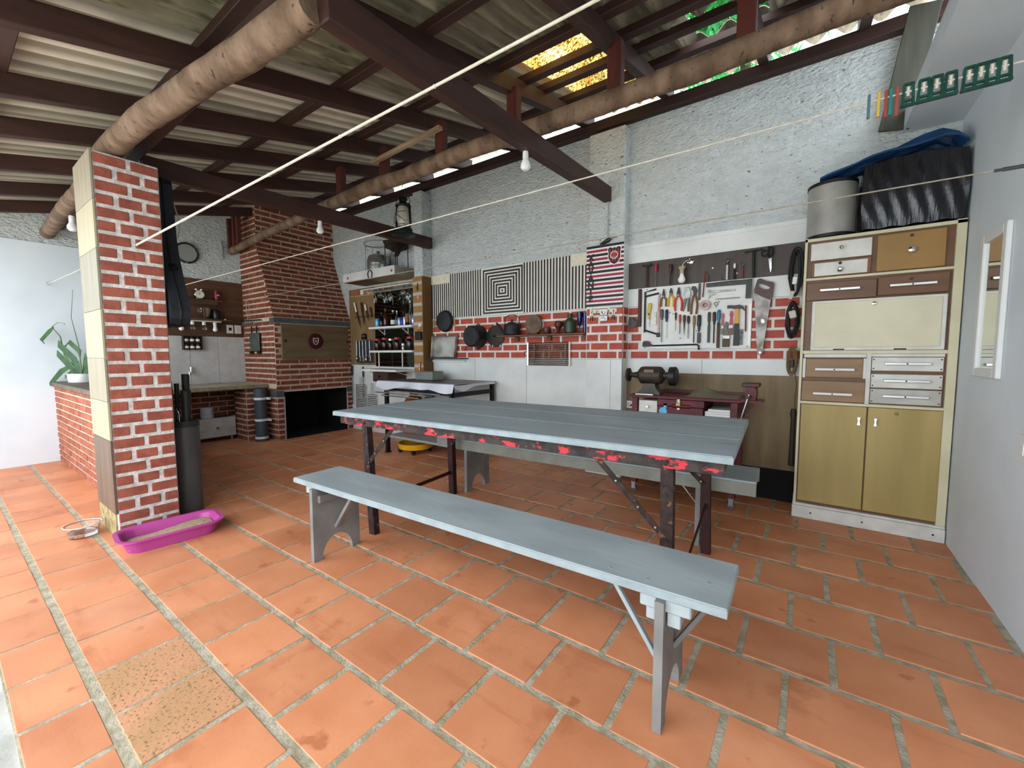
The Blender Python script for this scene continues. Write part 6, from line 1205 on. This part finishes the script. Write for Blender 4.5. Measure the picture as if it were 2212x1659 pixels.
t = thing('tee_wrench', 'black T shaped wrench hanging on two screws', 'wrench', (-.385, TY, 1.805), group=G2); obj('stem', MB().tube([(-.388, TY, 2.02), (-.382, TY, 1.806)], .010, 8), blk_p, t); obj('cross_bar', MB().tube([(-.453, TY, 2.008), (-.425, TY, 2.014), (-.35, TY, 2.018), (-.325, TY, 2.022)], .005, 6), blk_p, t)
t = thing('scissors', 'scissors with black plastic handles hanging on the dark strip', 'scissors', (-.28, TY, 1.83), group=G2)
obj('handle', MB().tube(arc((-.312, 1.985), .022, 0, 360, 16, 'xz', TY)[:-1], .006, 6, True).tube([(-.283, TY, 2.03), (-.258, TY, 2.02), (-.255, TY, 1.98), (-.27, TY, 1.95), (-.285, TY, 1.97)], .008, 6, True).tube([(-.298, TY, 1.968), (-.272, TY, 1.94)], .008, 6), blk_p, t, smooth=True); obj('blade', MB().prism([(-.285, 1.945), (-.262, 1.945), (-.260, 1.86), (-.266, 1.83), (-.272, 1.86)], TY - .003, TY + .003, 'xz'), chrome, t)
for (x, z) in ((-.69, 1.92), (-.505, 1.855)): obj('screw_cap', MB().lathe([(.008, 0), (.007, .004)], (x, Y1 - .001, z), 'y', 10), white_p, wall_back)
obj('power_conduit', MB().tube([(-1.585, 3.797, 2.64), (-1.585, 3.797, 2.27)], .005, 6).box(-1.595, -1.575, 3.795, 3.815, 2.44, 2.455), mat('grey_conduit', '#9a9c9a', rough=.5), label='thin grey cable running down the pilaster to the club board', cat='cable')
# coiled cables
def coil(nm, lb, cx, zt, zb, w_, mt, y=3.86, n=7, rad=.008):
    t = thing(nm, lb, 'cable', (cx, y, zb)); mb = MB()
    for i in range(n):
        a = w_ * (.45 + .55 * i / n) * R.uniform(.85, 1.1); zc = (zt + zb) / 2 + R.uniform(-.015, .015); h = (zt - zb) / 2 * R.uniform(.88, 1.0); yy = y + R.uniform(-.02, .03)
        mb.tube([(cx + a * math.sin(q) + R.uniform(-.003, .003), yy, zc + h * math.cos(q)) for q in [2 * math.pi * k / 20 for k in range(20)]], rad, 6, True)
    obj('coil', mb, mt, t, smooth=True); return t
t = coil('extension_cable', 'upper coil of black cable with white plug hanging beside the cabinet', -.098, 1.98, 1.63, .042, blk_p); obj('plug', MB().beam((-.10, 3.84, 1.77), (-.105, 3.84, 1.715), .02, .03, .004), white_p, t); obj('plug', MB().beam((-.108, 3.84, 1.665), (-.128, 3.84, 1.605), .016, .026, .004), mat('cream_plug', '#b5b2a8', rough=.5), t)
t = coil('extension_cable', 'lower tangle of black cable with cream socket hanging beside the cabinet', -.108, 1.585, 1.32, .046, blk_p, n=9); obj('plug', MB().beam((-.112, 3.82, 1.515), (-.10, 3.82, 1.46), .03, .045, .005), MATS['cream_plug'], t)
t = coil('brown_cord', 'coil of thin brown cord with black plug hanging beside the cabinet', -.098, 1.235, 1.03, .038, col('#6d5536'), rad=.005, n=8); obj('plug', box(-.108, -.086, 3.835, 3.855, 1.085, 1.145, .004), blk_p, t); obj('tail', MB().tube([(-.075, 3.86, 1.035), (-.06, 3.88, .95), (-.07, 3.89, .86), (-.068, 3.89, .765)], .0035, 6), col('#6d5536'), t)
t = thing('wooden_club', 'dark wooden club hanging from a cord beside the cabinet', 'club', (-.066, 3.88, .31)); obj('club', MB().tube([(-.074, 3.89, .76), (-.074, 3.89, .72), (-.074, 3.89, .68), (-.074, 3.89, .45), (-.074, 3.89, .312)], [.014, .022, .015, .017, .02], 12), wood('dark_club_wood', '#2b211b', '#3a2c23', 'z'), t, smooth=True)

# ------------------------------------------------------------------ lantern and hanging bulbs
ln = thing('kerosene_lantern', 'black kerosene lantern with frosted glass hanging from the tie beam', 'lantern', (-3.96, 3.42, 2.60)); LX, LY, LZ = -3.83, 3.25, 2.547
lb_ = mat('black_lantern_tin', '#15181a', '#22282c', scale=18, rough=.45, metal=.5)
obj('fuel_tank', MB().lathe([(.12, 0), (.135, .008), (.135, .018), (.105, .03), (.10, .075), (.08, .09), (.05, .095)], (LX, LY, LZ), 'z', 28), lb_, ln, smooth=True)
obj('burner', MB().lathe([(.05, .09), (.06, .11), (.05, .14), (.025, .15)], (LX, LY, LZ), 'z', 20), mat('lantern_burner', '#b9b3a6', rough=.35, metal=.6), ln, smooth=True)
obj('glass_globe', MB().lathe([(.05, .12), (.068, .15), (.076, .20), (.072, .26), (.055, .32), (.052, .325)], (LX, LY, LZ), 'z', 24, False), mat('frosted_lamp_globe', '#b7b2a6', '#a39e92', rough=.3, scale=6), ln, smooth=True)
obj('chimney', MB().lathe([(.085, .32), (.09, .33), (.075, .345), (.052, .355), (.04, .37), (.04, .40), (.055, .405), (.05, .42), (.02, .43)], (LX, LY, LZ), 'z', 24), lb_, ln, smooth=True)
for s_ in (-1, 1): obj('side_tube', MB().tube([(LX + s_ * .085, LY, LZ + .34), (LX + s_ * .108, LY, LZ + .32), (LX + s_ * .12, LY, LZ + .12), (LX + s_ * .10, LY, LZ + .07)], .013, 10), lb_, ln, smooth=True)
obj('guard_wire', MB().tube([(LX - .1, LY - .05, LZ + .26), (LX + .02, LY - .085, LZ + .20), (LX + .09, LY - .05, LZ + .14)], .003, 6).tube([(LX - .09, LY - .05, LZ + .14), (LX - .06, LY - .08, LZ + .2), (LX, LY - .085, LZ + .25), (LX + .10, LY - .04, LZ + .25)], .003, 6), iron, ln)
obj('bail_wire', MB().tube([(LX - .11, LY, LZ + .30), (LX - .115, LY, LZ + .45), (LX - .05, LY + .02, LZ + .50), (LX - .02, LY + .03, LZ + .62)], .004, 6).tube([(LX + .11, LY, LZ + .30), (LX + .12, LY, LZ + .36), (LX + .09, LY, LZ + .42)], .004, 6), iron, ln)
def hang_bulb(x, y, ztop, lb, s_=1.0):
    t = thing('hanging_bulb', lb, 'light bulb', (x, y, ztop - .13), group='bare bulbs under the roof timbers')
    obj('bulb_socket', MB().lathe([(.018 * s_, 0), (.02 * s_, -.02 * s_), (.02 * s_, -.05 * s_)], (x, y, ztop), 'z', 14), white_p, t, smooth=True)
    obj('bulb', MB().lathe([(.018 * s_, -.05 * s_), (.022 * s_, -.06 * s_), (.034 * s_, -.085 * s_), (.034 * s_, -.105 * s_), (.02 * s_, -.122 * s_), (.002, -.126 * s_)], (x, y, ztop), 'z', 18), lampg, t, smooth=True)
hang_bulb(-1.59, 2.40, 2.545, 'white bulb hanging under the tie beam near the striped panel'); hang_bulb(-4.015, 2.35, 2.52, 'white bulb under the beam in front of the brick hood'); hang_bulb(-5.50, .84, 2.458, 'white bulb under the log behind the pillar', 1.1)

# ------------------------------------------------------------------ clotheslines
def line(lb, a, b, r_, ca, extra=None):
    a, b = Vector(a), Vector(b); n = 16; sag = .0
    t = thing('clothesline', lb, 'clothesline', a)
    obj('cord', MB().tube([a.lerp(b, i / n) for i in range(n + 1)], r_, 7), ca, t, smooth=True)
    obj('hook', MB().tube([a + (a - b).normalized() * .05, a, a + Vector((0, .012, .012)), a + Vector((0, 0, .02))], .005, 6), steel, t)
    return t
cordm = mat('white_cord', '#d8d0c0', '#c9c0ae', scale=40, rough=.8); cordg = mat('grey_twine', '#a29a88', '#8d8574', scale=40, rough=.8)
t = line('thick white clothesline from the brick pillar up to the side roof', (-3.605, .838, 1.914), (.452, 1.779, 2.729), .0065, cordm)
for f in (.12, .22, .30, .42, .55): p = Vector((-3.605, .838, 1.914)).lerp(Vector((.452, 1.779, 2.729)), f); obj('cord_knot', MB().ball(tuple(p), .009, 8), cordm, t)
LA, LB = Vector((XE + .03, 1.73, 1.982)), Vector((XR - .002, 2.587, 2.347))
line('long twine clothesline carrying coloured clothes pegs', LA, LB, .004, cordm)
t = line('thin grey clothesline from the fireplace to the blue white wall', (-6.10, 2.735, 1.993), (XR - .002, 2.506, 1.917), .0032, cordg)
A3, B3 = Vector((-6.10, 2.735, 1.993)), Vector((XR - .002, 2.506, 1.917))
p = A3.lerp(B3, .9745); q = A3.lerp(B3, .986); obj('turnbuckle', MB().tube([p, p.lerp(q, .3)], .006, 6).tube([p.lerp(q, .3), q, B3], .008, 8), mat('dark_grey_rod', '#4a4a4c', rough=.5, metal=.4), t)
line('short clothesline from the end wall to the back of the pillar', (XE + .02, .812, 1.973), (-4.085, .93, 2.0), .003, cordm)
# clothes pegs on the twine: parameter found from the position along the line
dl = (LB - LA); dl.normalize()
def at_px(u):
    lo, hi = .5, 1.0
    for _ in range(40):
        m_ = (lo + hi) / 2; q = proj(LA.lerp(LB, m_))
        if q[0] < u: lo = m_
        else: hi = m_
    return LA.lerp(LB, lo)
gp = mat('dark_green_plastic_peg', '#0f4a3c', '#0b3a2f', scale=20, rough=.45)
def frame_peg(u, lb):
    p = at_px(u); t = thing('clothes_peg', lb, 'clothes peg', p - Vector((0, 0, .06)), group='pegs on the twine clothesline')
    sx = Vector((1, .12, .05)).normalized()
    def bar_(a, b, w_=.008): return MB().beam(p + sx * a[0] + Vector((0, 0, a[1])), p + sx * b[0] + Vector((0, 0, b[1])), .014, w_, .001)
    mb = MB()
    for a, b in (((-.018, -.052), (-.014, .034)), ((.018, -.052), (.014, .034)), ((-.016, .032), (.016, .032)), ((-.019, -.036), (.019, -.036))): mb.beam(p + sx * a[0] + Vector((0, 0, a[1])), p + sx * b[0] + Vector((0, 0, b[1])), .014, .009, .001)
    obj('peg_frame', mb, gp, t); obj('foot_bar', MB().beam(p + sx * -.024 + Vector((0, 0, -.056)), p + sx * .024 + Vector((0, 0, -.056)), .018, .012, .002), gp, t)
    obj('tongue', MB().beam(p + Vector((0, 0, .022)), p + Vector((0, 0, -.018)), .006, .010, .002, up=sx), mat('cream_peg_tongue', '#d5d0c0', rough=.5), t)
for i, u in enumerate((1962, 1996, 2024, 2054, 2094, 2120, 2144, 2171)):
    frame_peg(u, ['dark green frame peg next to the coloured wooden pegs', 'dark green frame peg, first of the three in the middle', 'dark green frame peg, second of the three in the middle', 'dark green frame peg, third of the three in the middle', 'dark green frame peg, first of the four near the wall', 'dark green frame peg, second of the four near the wall', 'dark green frame peg, third of the four near the wall', 'dark green frame peg at the wall end of the twine'][i])
for u, c_, h_, lb in ((1877, '#4f6f7e', .09, 'blue grey wooden peg at the far end of the pegs'), (1898, '#cfae3c', .095, 'yellow wooden peg on the twine'), (1914, '#9c4238', .105, 'red wooden peg between yellow and teal pegs'), (1924, '#1f7f76', .10, 'teal wooden peg between two red pegs'), (1938, '#9a4a40', .11, 'faded red wooden peg beside the green frame pegs')):
    p = at_px(u); t = thing('clothes_peg', lb, 'clothes peg', p - Vector((0, 0, h_)), group='pegs on the twine clothesline')
    for s_ in (-1, 1): obj('prong', MB().beam(p + Vector((0, s_ * .006, .03)), p + Vector((0, s_ * .004, -h_ + .02)), .010, .009, .001, up=(0, 1, 0)), col(c_), t)
    obj('spring', MB().lathe([(.005, -.007), (.005, .007)], tuple(p + Vector((0, 0, .0))), 'x', 8), steel, t)

# ------------------------------------------------------------------ things around the pillar
gc = thing('guitar_case', 'black guitar case hanging behind the brick pillar', 'guitar case', (-3.87, 1.05, 1.40))
gx = -3.86
rt = [(0.0, 2.47), (.035, 2.46), (.055, 2.42), (.065, 2.3), (.075, 2.15), (.09, 2.02), (.115, 1.92), (.15, 1.83), (.185, 1.74), (.225, 1.65), (.26, 1.57), (.283, 1.50), (.275, 1.45), (.24, 1.415), (.18, 1.405), (0, 1.40)]
out = [(gx + a, b) for a, b in rt] + [(gx - a, b) for a, b in rt[::-1][1:-1]]
cv = mat('black_nylon_case', '#1a1d24', '#14161c', scale=30, rough=.65, bump=.2, bscale=120)
obj('case_shell', MB().prism(out, .992, 1.105, 'xz'), cv, gc)
obj('seam_piping', MB().tube([(a, 1.048, b) for a, b in [(gx + p[0] * 1.01, p[1]) for p in rt]], .006, 6), mat('case_piping', '#0c0d10', rough=.5), gc)
obj('strap', MB().tube([(gx + .045, 1.11, 2.3), (gx + .09, 1.13, 2.15), (gx + .06, 1.12, 2.05)], .004, 6).tube([(gx + .0, 1.0, 2.46), (gx + .02, .99, 2.52)], .006, 6), mat('grey_strap', '#8f8c84', rough=.7), gc)
obj('buckle', MB().prism([(gx + .14, 1.85), (gx + .20, 1.815), (gx + .16, 1.79)], 1.03, 1.07, 'xz'), black, gc)
us = thing('umbrella_tube', 'tall grey plastic tube standing by the pillar as an umbrella stand', 'umbrella stand', (-3.83, 1.12, 0)); UX, UY = -3.845, 1.105
obj('tube_wall', MB().lathe([(.088, 0), (.088, .70), (.080, .70), (.080, .01)], (UX, UY, 0), 'z', 32), mat('grey_plastic_tube', '#4b4b4d', '#434345', scale=5, rough=.45), us, smooth=True); obj('dark_collar', MB().lathe([(.0895, .655), (.0895, .70)], (UX, UY, 0), 'z', 32, False), mat('dark_rubber', '#1f1f21', rough=.6), us, smooth=True)
for dx, dy, tx, ty, zt, r_, mt, lb in ((-.045, -.03, -.06, -.02, .98, .016, blk_p, 'slim black umbrella shaft leaning in the grey tube'), (-.02, .02, -.03, .03, 1.05, .026, blk_p, 'tall black rolled umbrella in the grey tube'), (.035, .0, .06, .0, .93, .034, blk_p, 'short thick black rolled mat in the grey tube'), (-.03, -.05, -.06, -.055, 1.0, .010, col('#8a6a52'), 'thin wooden stick leaning in the grey tube')):
    t = thing('rolled_umbrella', lb, 'umbrella', (UX + dx, UY + dy, .02), group='rolled things in the grey tube'); obj('shaft', MB().tube([(UX + dx, UY + dy, .02), (UX + dx * .6 + tx * .4, UY + dy * .6 + ty * .4, .66), (UX + tx, UY + ty, zt)], [r_ * .5, r_ * .8, r_], 12), mt, t, smooth=True)
obj('wire_whisk', MB().tube([(UX + .03, UY - .045, .66), (UX + .02, UY - .05, .76), (UX + .045, UY - .055, .80), (UX + .065, UY - .05, .76), (UX + .05, UY - .045, .66)], .003, 6), chrome, smooth=True, label='steel wire loop sticking out of the grey tube', cat='wire loop')
# pink litter tray
lt = thing('litter_tray', 'pink plastic litter tray filled with sand at the pillar foot', 'litter tray', (-3.38, .865, 0), .0, local=True); lt.rotation_euler = (0, 0, .0)
def rrect(hx, hy, r_, n=8):
    o = []
    for cx, cy, a0 in ((hx - r_, hy - r_, 0), (-hx + r_, hy - r_, 90), (-hx + r_, -hy + r_, 180), (hx - r_, -hy + r_, 270)):
        for i in range(n + 1): a = math.radians(a0 + 90 * i / n); o.append((cx + r_ * math.cos(a), cy + r_ * math.sin(a)))
    return o
def loft(rings, cap0=True, cap1=False):
    n = len(rings[0]); V = [p for r_ in rings for p in r_]; F = []
    for i in range(len(rings) - 1):
        for j in range(n): F.append((i * n + j, i * n + (j + 1) % n, (i + 1) * n + (j + 1) % n, (i + 1) * n + j))
    if cap0: F.append(tuple(range(n))[::-1])
    if cap1: F.append(tuple((len(rings) - 1) * n + j for j in range(n)))
    return MB().add(V, F)
ring = lambda hx, hy, r_, z: [(a, b, z) for a, b in rrect(hx, hy, r_)]
obj('tray_shell', loft([ring(.125, .225, .07, 0), ring(.14, .25, .085, .075), ring(.165, .275, .10, .078), ring(.165, .275, .10, .086), ring(.142, .252, .085, .086), ring(.13, .24, .08, .075), ring(.118, .218, .07, .006)], True, True), mat('pink_plastic', '#b0458d', '#a43d82', scale=3, rough=.45), lt, smooth=True)
lt.location = (-3.36, .86, 0); lt.rotation_euler = (0, 0, -.10)
def sand():
    n = 22; V = []; F = []
    for j in range(n + 1):
        for i in range(n + 1):
            a, b = -.118 + .236 * i / n, -.222 + .444 * j / n; e = max(abs(a) / .122, abs(b) / .228)
            V.append((a, b, .036 + .012 * math.sin(9 * b + 3 * a) + R.uniform(0, .003) - .01 * max(0, e - .8)))
    for j in range(n):
        for i in range(n): F.append((j * (n + 1) + i, j * (n + 1) + i + 1, (j + 1) * (n + 1) + i + 1, (j + 1) * (n + 1) + i))
    return MB().add(V, F)
obj('sand_fill', sand(), mat('litter_sand', '#b5a081', '#8f7c60', scale=90, rough=.95, bump=.8, bscale=140, bdist=.006), lt, smooth=True)
# clear plastic water bowl
wbowl = thing('water_bowl', 'clear round plastic bowl of water on the tiles beside the pillar', 'bowl', (-3.89, .53, 0))
obj('bowl', MB().lathe([(.066, 0), (.072, .003), (.085, .07), (.094, .074), (.094, .078), (.083, .078), (.081, .07), (.069, .006), (.002, .005)], (-3.885, .53, .001), 'z', 32), glass('clear_plastic', '#fdfdfd', .08), wbowl, smooth=True); obj('water', MB().lathe([(.068, .0065), (.0735, .03)], (-3.885, .53, .001), 'z', 32), glass('water_clear', '#f3fbff', .0), wbowl, smooth=True)
obj('bowl_rim', MB().tube([(-3.885 + .092 * math.cos(a), .53 + .092 * math.sin(a), .078) for a in [2 * math.pi * i / 32 for i in range(32)]], .0035, 6, True), mat('cloudy_plastic_rim', '#cfc9c4', rough=.4), wbowl, smooth=True)
# potted plant on the low wall
ppot = thing('potted_plant', 'leafy green plant in a white metal pot on the low wall', 'potted plant', (-6.45, .96, .90)); PX, PY = -6.42, .97
obj('pot', MB().lathe([(.10, 0), (.115, .004), (.122, .095), (.128, .10), (.118, .10), (.108, .02)], (PX, PY, .90), 'z', 28), mat('white_enamel_pot', '#c9cbc9', rough=.35, metal=.2), ppot, smooth=True); obj('pot_handle', MB().tube(arc((PX - .05, .985), .02, 180, 360, 8, 'xz', PY - .125), .004, 6), steel, ppot); obj('soil', MB().lathe([(.115, .085), (.02, .092)], (PX, PY, .90), 'z', 24), mat('potting_soil', '#2d2119', rough=.95), ppot)
lf = mat('leaf_green', '#2c5626', '#20431d', scale=14, rough=.5)
def leaf(pts, w_):
    V = []; F = []; n = len(pts)
    for i, p in enumerate(pts):
        p = Vector(p); tn = (Vector(pts[min(i + 1, n - 1)]) - Vector(pts[max(i - 1, 0)])).normalized(); sd = tn.cross(Vector((.75, -.6, .2))).normalized(); k = w_ * math.sin(math.pi * (.12 + .86 * i / (n - 1))) ** .8
        V += [p - sd * k, p + Vector((0, 0, -k * .35)), p + sd * k]
    for i in range(n - 1): a = i * 3; F += [(a, a + 1, a + 4, a + 3), (a + 1, a + 2, a + 5, a + 4)]
    return MB().add(V, F)
def Q(dx, z): return (PX + dx * .85, PY + dx * .5 + R.uniform(-.02, .02), z)
for pts, w_ in (([Q(0, .98), Q(-.12, 1.10), Q(-.25, 1.02), Q(-.36, .90), Q(-.40, .86)], .03), ([Q(-.02, .98), Q(-.15, 1.08), Q(-.28, 1.2), Q(-.30, 1.25)], .028), ([Q(0, 1.0), Q(-.1, 1.16), Q(-.22, 1.3), Q(-.26, 1.36)], .03), ([Q(-.22, 1.28), Q(-.12, 1.34), Q(-.04, 1.24), Q(0, 1.16)], .026), ([Q(-.30, 1.5), Q(-.38, 1.46), Q(-.44, 1.36), Q(-.44, 1.32)], .022), ([Q(0, .98), Q(.04, 1.15), Q(.02, 1.22)], .024), ([Q(.02, .98), Q(.08, 1.1), Q(.12, 1.16)], .024), ([Q(-.03, .98), Q(-.05, 1.12), Q(-.12, 1.18)], .024), ([Q(0, .98), Q(.1, 1.06), Q(.2, 1.05)], .026), ([Q(-.02, .98), Q(-.1, 1.03), Q(-.2, .99), Q(-.25, .94)], .022)): obj('leaf', leaf(pts, w_), lf, ppot, smooth=True)
obj('stem', MB().tube([Q(-.05, .98), Q(-.2, 1.2), Q(-.27, 1.4), Q(-.31, 1.5), Q(-.27, 1.55), Q(-.2, 1.54), Q(-.16, 1.52)], [.008, .007, .006, .004, .003, .002, .002], 6).tube([Q(.02, .98), Q(0, 1.3), Q(-.06, 1.6), Q(-.06, 1.9)], [.006, .005, .003, .002], 6), mat('stem_green', '#56683f', rough=.6), ppot)

# ------------------------------------------------------------------ greenery seen through the roof gaps
def foliage(cx, cy, cz, rx, ry, rz, n, seed):
    r_ = random.Random(seed); V = []; F = []
    for i in range(n):
        a = r_.uniform(0, 2 * math.pi); u = r_.uniform(-1, 1); k = r_.uniform(.3, 1) ** .5; s_ = math.sqrt(1 - u * u)
        c = Vector((cx + rx * k * s_ * math.cos(a), cy + ry * k * s_ * math.sin(a), cz + rz * k * u)); d = Vector((r_.uniform(-1, 1), r_.uniform(-1, 1), r_.uniform(-.6, .9))).normalized(); e = d.orthogonal().normalized(); l_ = r_.uniform(.12, .24)
        b = len(V); V += [c, c + d * l_ * .5 + e * .016, c + d * l_, c + d * l_ * .5 - e * .016]; F.append((b, b + 1, b + 2, b + 3))
    return MB().add(V, F)
def leafmat():
    mt = mat('lush_leaf', '#4fae5c', '#2e8a4a', scale=5, rough=.5); N = mt.node_tree.nodes; K = mt.node_tree.links; bs = N['Principled BSDF']
    tr = N.new('ShaderNodeBsdfTranslucent'); K.new(bs.inputs['Base Color'].links[0].from_socket, tr.inputs[0]); ms = N.new('ShaderNodeMixShader'); ms.inputs[0].default_value = .5
    K.new(bs.outputs[0], ms.inputs[1]); K.new(tr.outputs[0], ms.inputs[2]); K.new(ms.outputs[0], N['Material Output'].inputs[0]); return mt
tr_ = thing('leafy_tree', 'lush green tree showing through the gap in the roof', 'tree', (-.7, 5.6, 0))
obj('foliage', foliage(-.9, 4.5, 5.0, 1.5, 1.9, .7, 26000, 5), leafmat(), tr_); obj('trunk', MB().tube([(-.7, 5.7, -.1), (-.75, 5.65, 2.4), (-.7, 5.6, 4.8)], [.12, .10, .05], 10), wood('bark', '#5a4a3a', '#43372b', 'z'), tr_, smooth=True)
